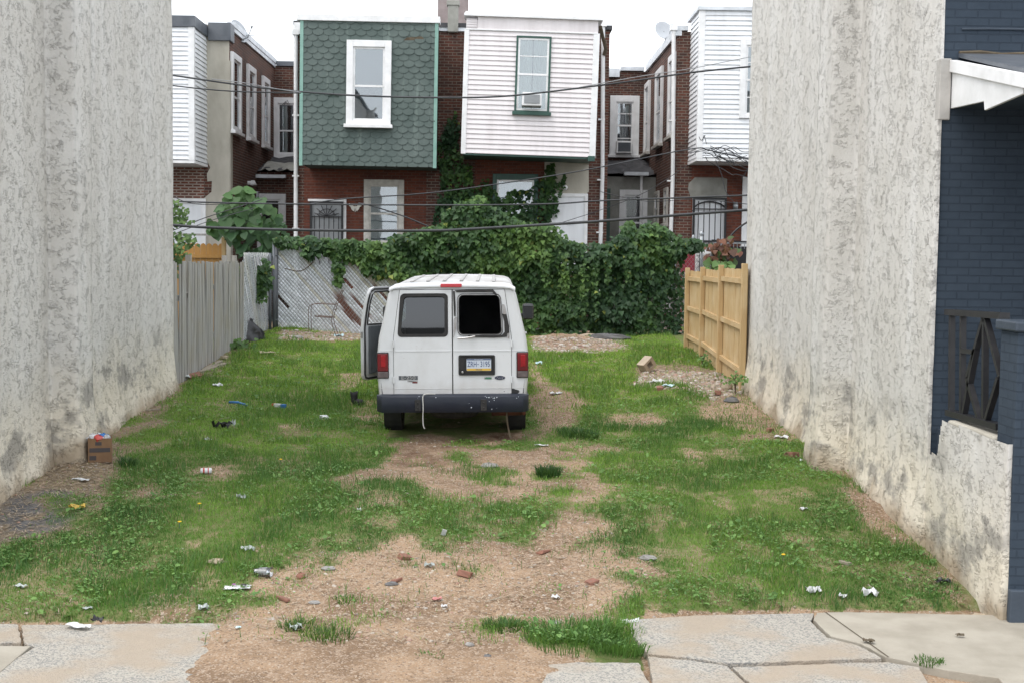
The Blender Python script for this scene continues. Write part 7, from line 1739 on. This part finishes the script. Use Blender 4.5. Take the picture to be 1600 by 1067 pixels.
crumple('paper_scrap', 'teal paper speck on the left soil near the pavement', 'paper', 372, 983, .04, .03, .02, M['cyanp'], 52)
crumple('paper_scrap', 'white litter low in the grass on the left near the pavement', 'paper', 137, 953, .10, .05, .03, M['foil'], 53)
crumple('paper_scrap', 'white plastic litter at the foot of the grey planks near the weeds', 'paper', 350, 545, .25, .2, .1, M['foil'], 54)

# individual rooted clumps of coarse grass that stand out on the bare ground
def clump(px, py, n, r_, h_, label, c=(.07, .15, .035)):
    p = on(px, py); V = []; f = []; C = []
    for i in range(n):
        a = rng.uniform(0, 6.283); q = r_ * rng.random() ** .7; bx, by = p.x + q * math.cos(a), p.y + q * math.sin(a); bz = gz1(bx, by) - .01; h = h_ * rng.uniform(.5, 1.1); ln = h * rng.uniform(.2, .9); wv = .0035; o = len(V)
        ta = rng.uniform(0, 6.283); dx, dy = math.cos(ta) * wv, math.sin(ta) * wv; la = a + rng.normal(0, .5)
        V += [(bx - dx, by - dy, bz), (bx + dx, by + dy, bz), (bx + dx + math.cos(la) * ln * .4, by + dy + math.sin(la) * ln * .4, bz + h * .65), (bx - dx + math.cos(la) * ln * .4, by - dy + math.sin(la) * ln * .4, bz + h * .65), (bx + math.cos(la) * ln, by + math.sin(la) * ln, bz + h * .8)]
        k = rng.uniform(.7, 1.35); C += [tuple(x * k for x in c)] * 5; f.append(o)
    f = np.array(f)[:, None]; o = npmesh('grass_clump', np.array(V), [f + np.array([[0, 1, 2, 3]]), f + np.array([[3, 2, 4]])], M['grass'], np.array(C))
    return tag(o, label, 'grass clump', 'grass clumps on bare soil')
clump(895, 1000, 900, .40, .12, 'broad bright grass clump at the edge of the right pavement'); clump(967, 1012, 380, .22, .12, 'bright grass clump touching the corner of the right pavement slab'); clump(945, 985, 380, .22, .12, 'bright grass clump between the soil and the right lawn', (.08, .17, .035))
clump(790, 980, 260, .18, .09, 'sparse grass clump left of the broad bright clump', (.05, .11, .03)); clump(512, 995, 170, .20, .10, 'wispy grass clump on the lower left soil', (.06, .11, .03)); clump(465, 980, 150, .14, .08, 'wispy grass clump around the tangled film', (.06, .11, .03))
clump(857, 743, 420, .14, .16, 'dark tall grass clump on bare soil behind the track', (.035, .085, .03)); clump(672, 1026, 70, .10, .05, 'tiny green clump low in the middle of the soil'); clump(540, 938, 80, .10, .05, 'tiny green clump on the left of the soil')
clump(905, 682, 420, .28, .15, 'dark grass clump right of the rear van tyre', (.035, .085, .03)); clump(1450, 1034, 160, .12, .05, 'low moss strip in the crack beside the smooth slab', (.06, .13, .03)); clump(199, 728, 200, .10, .14, 'dark weed clump at the foot of the left chimney breast', (.03, .075, .03))
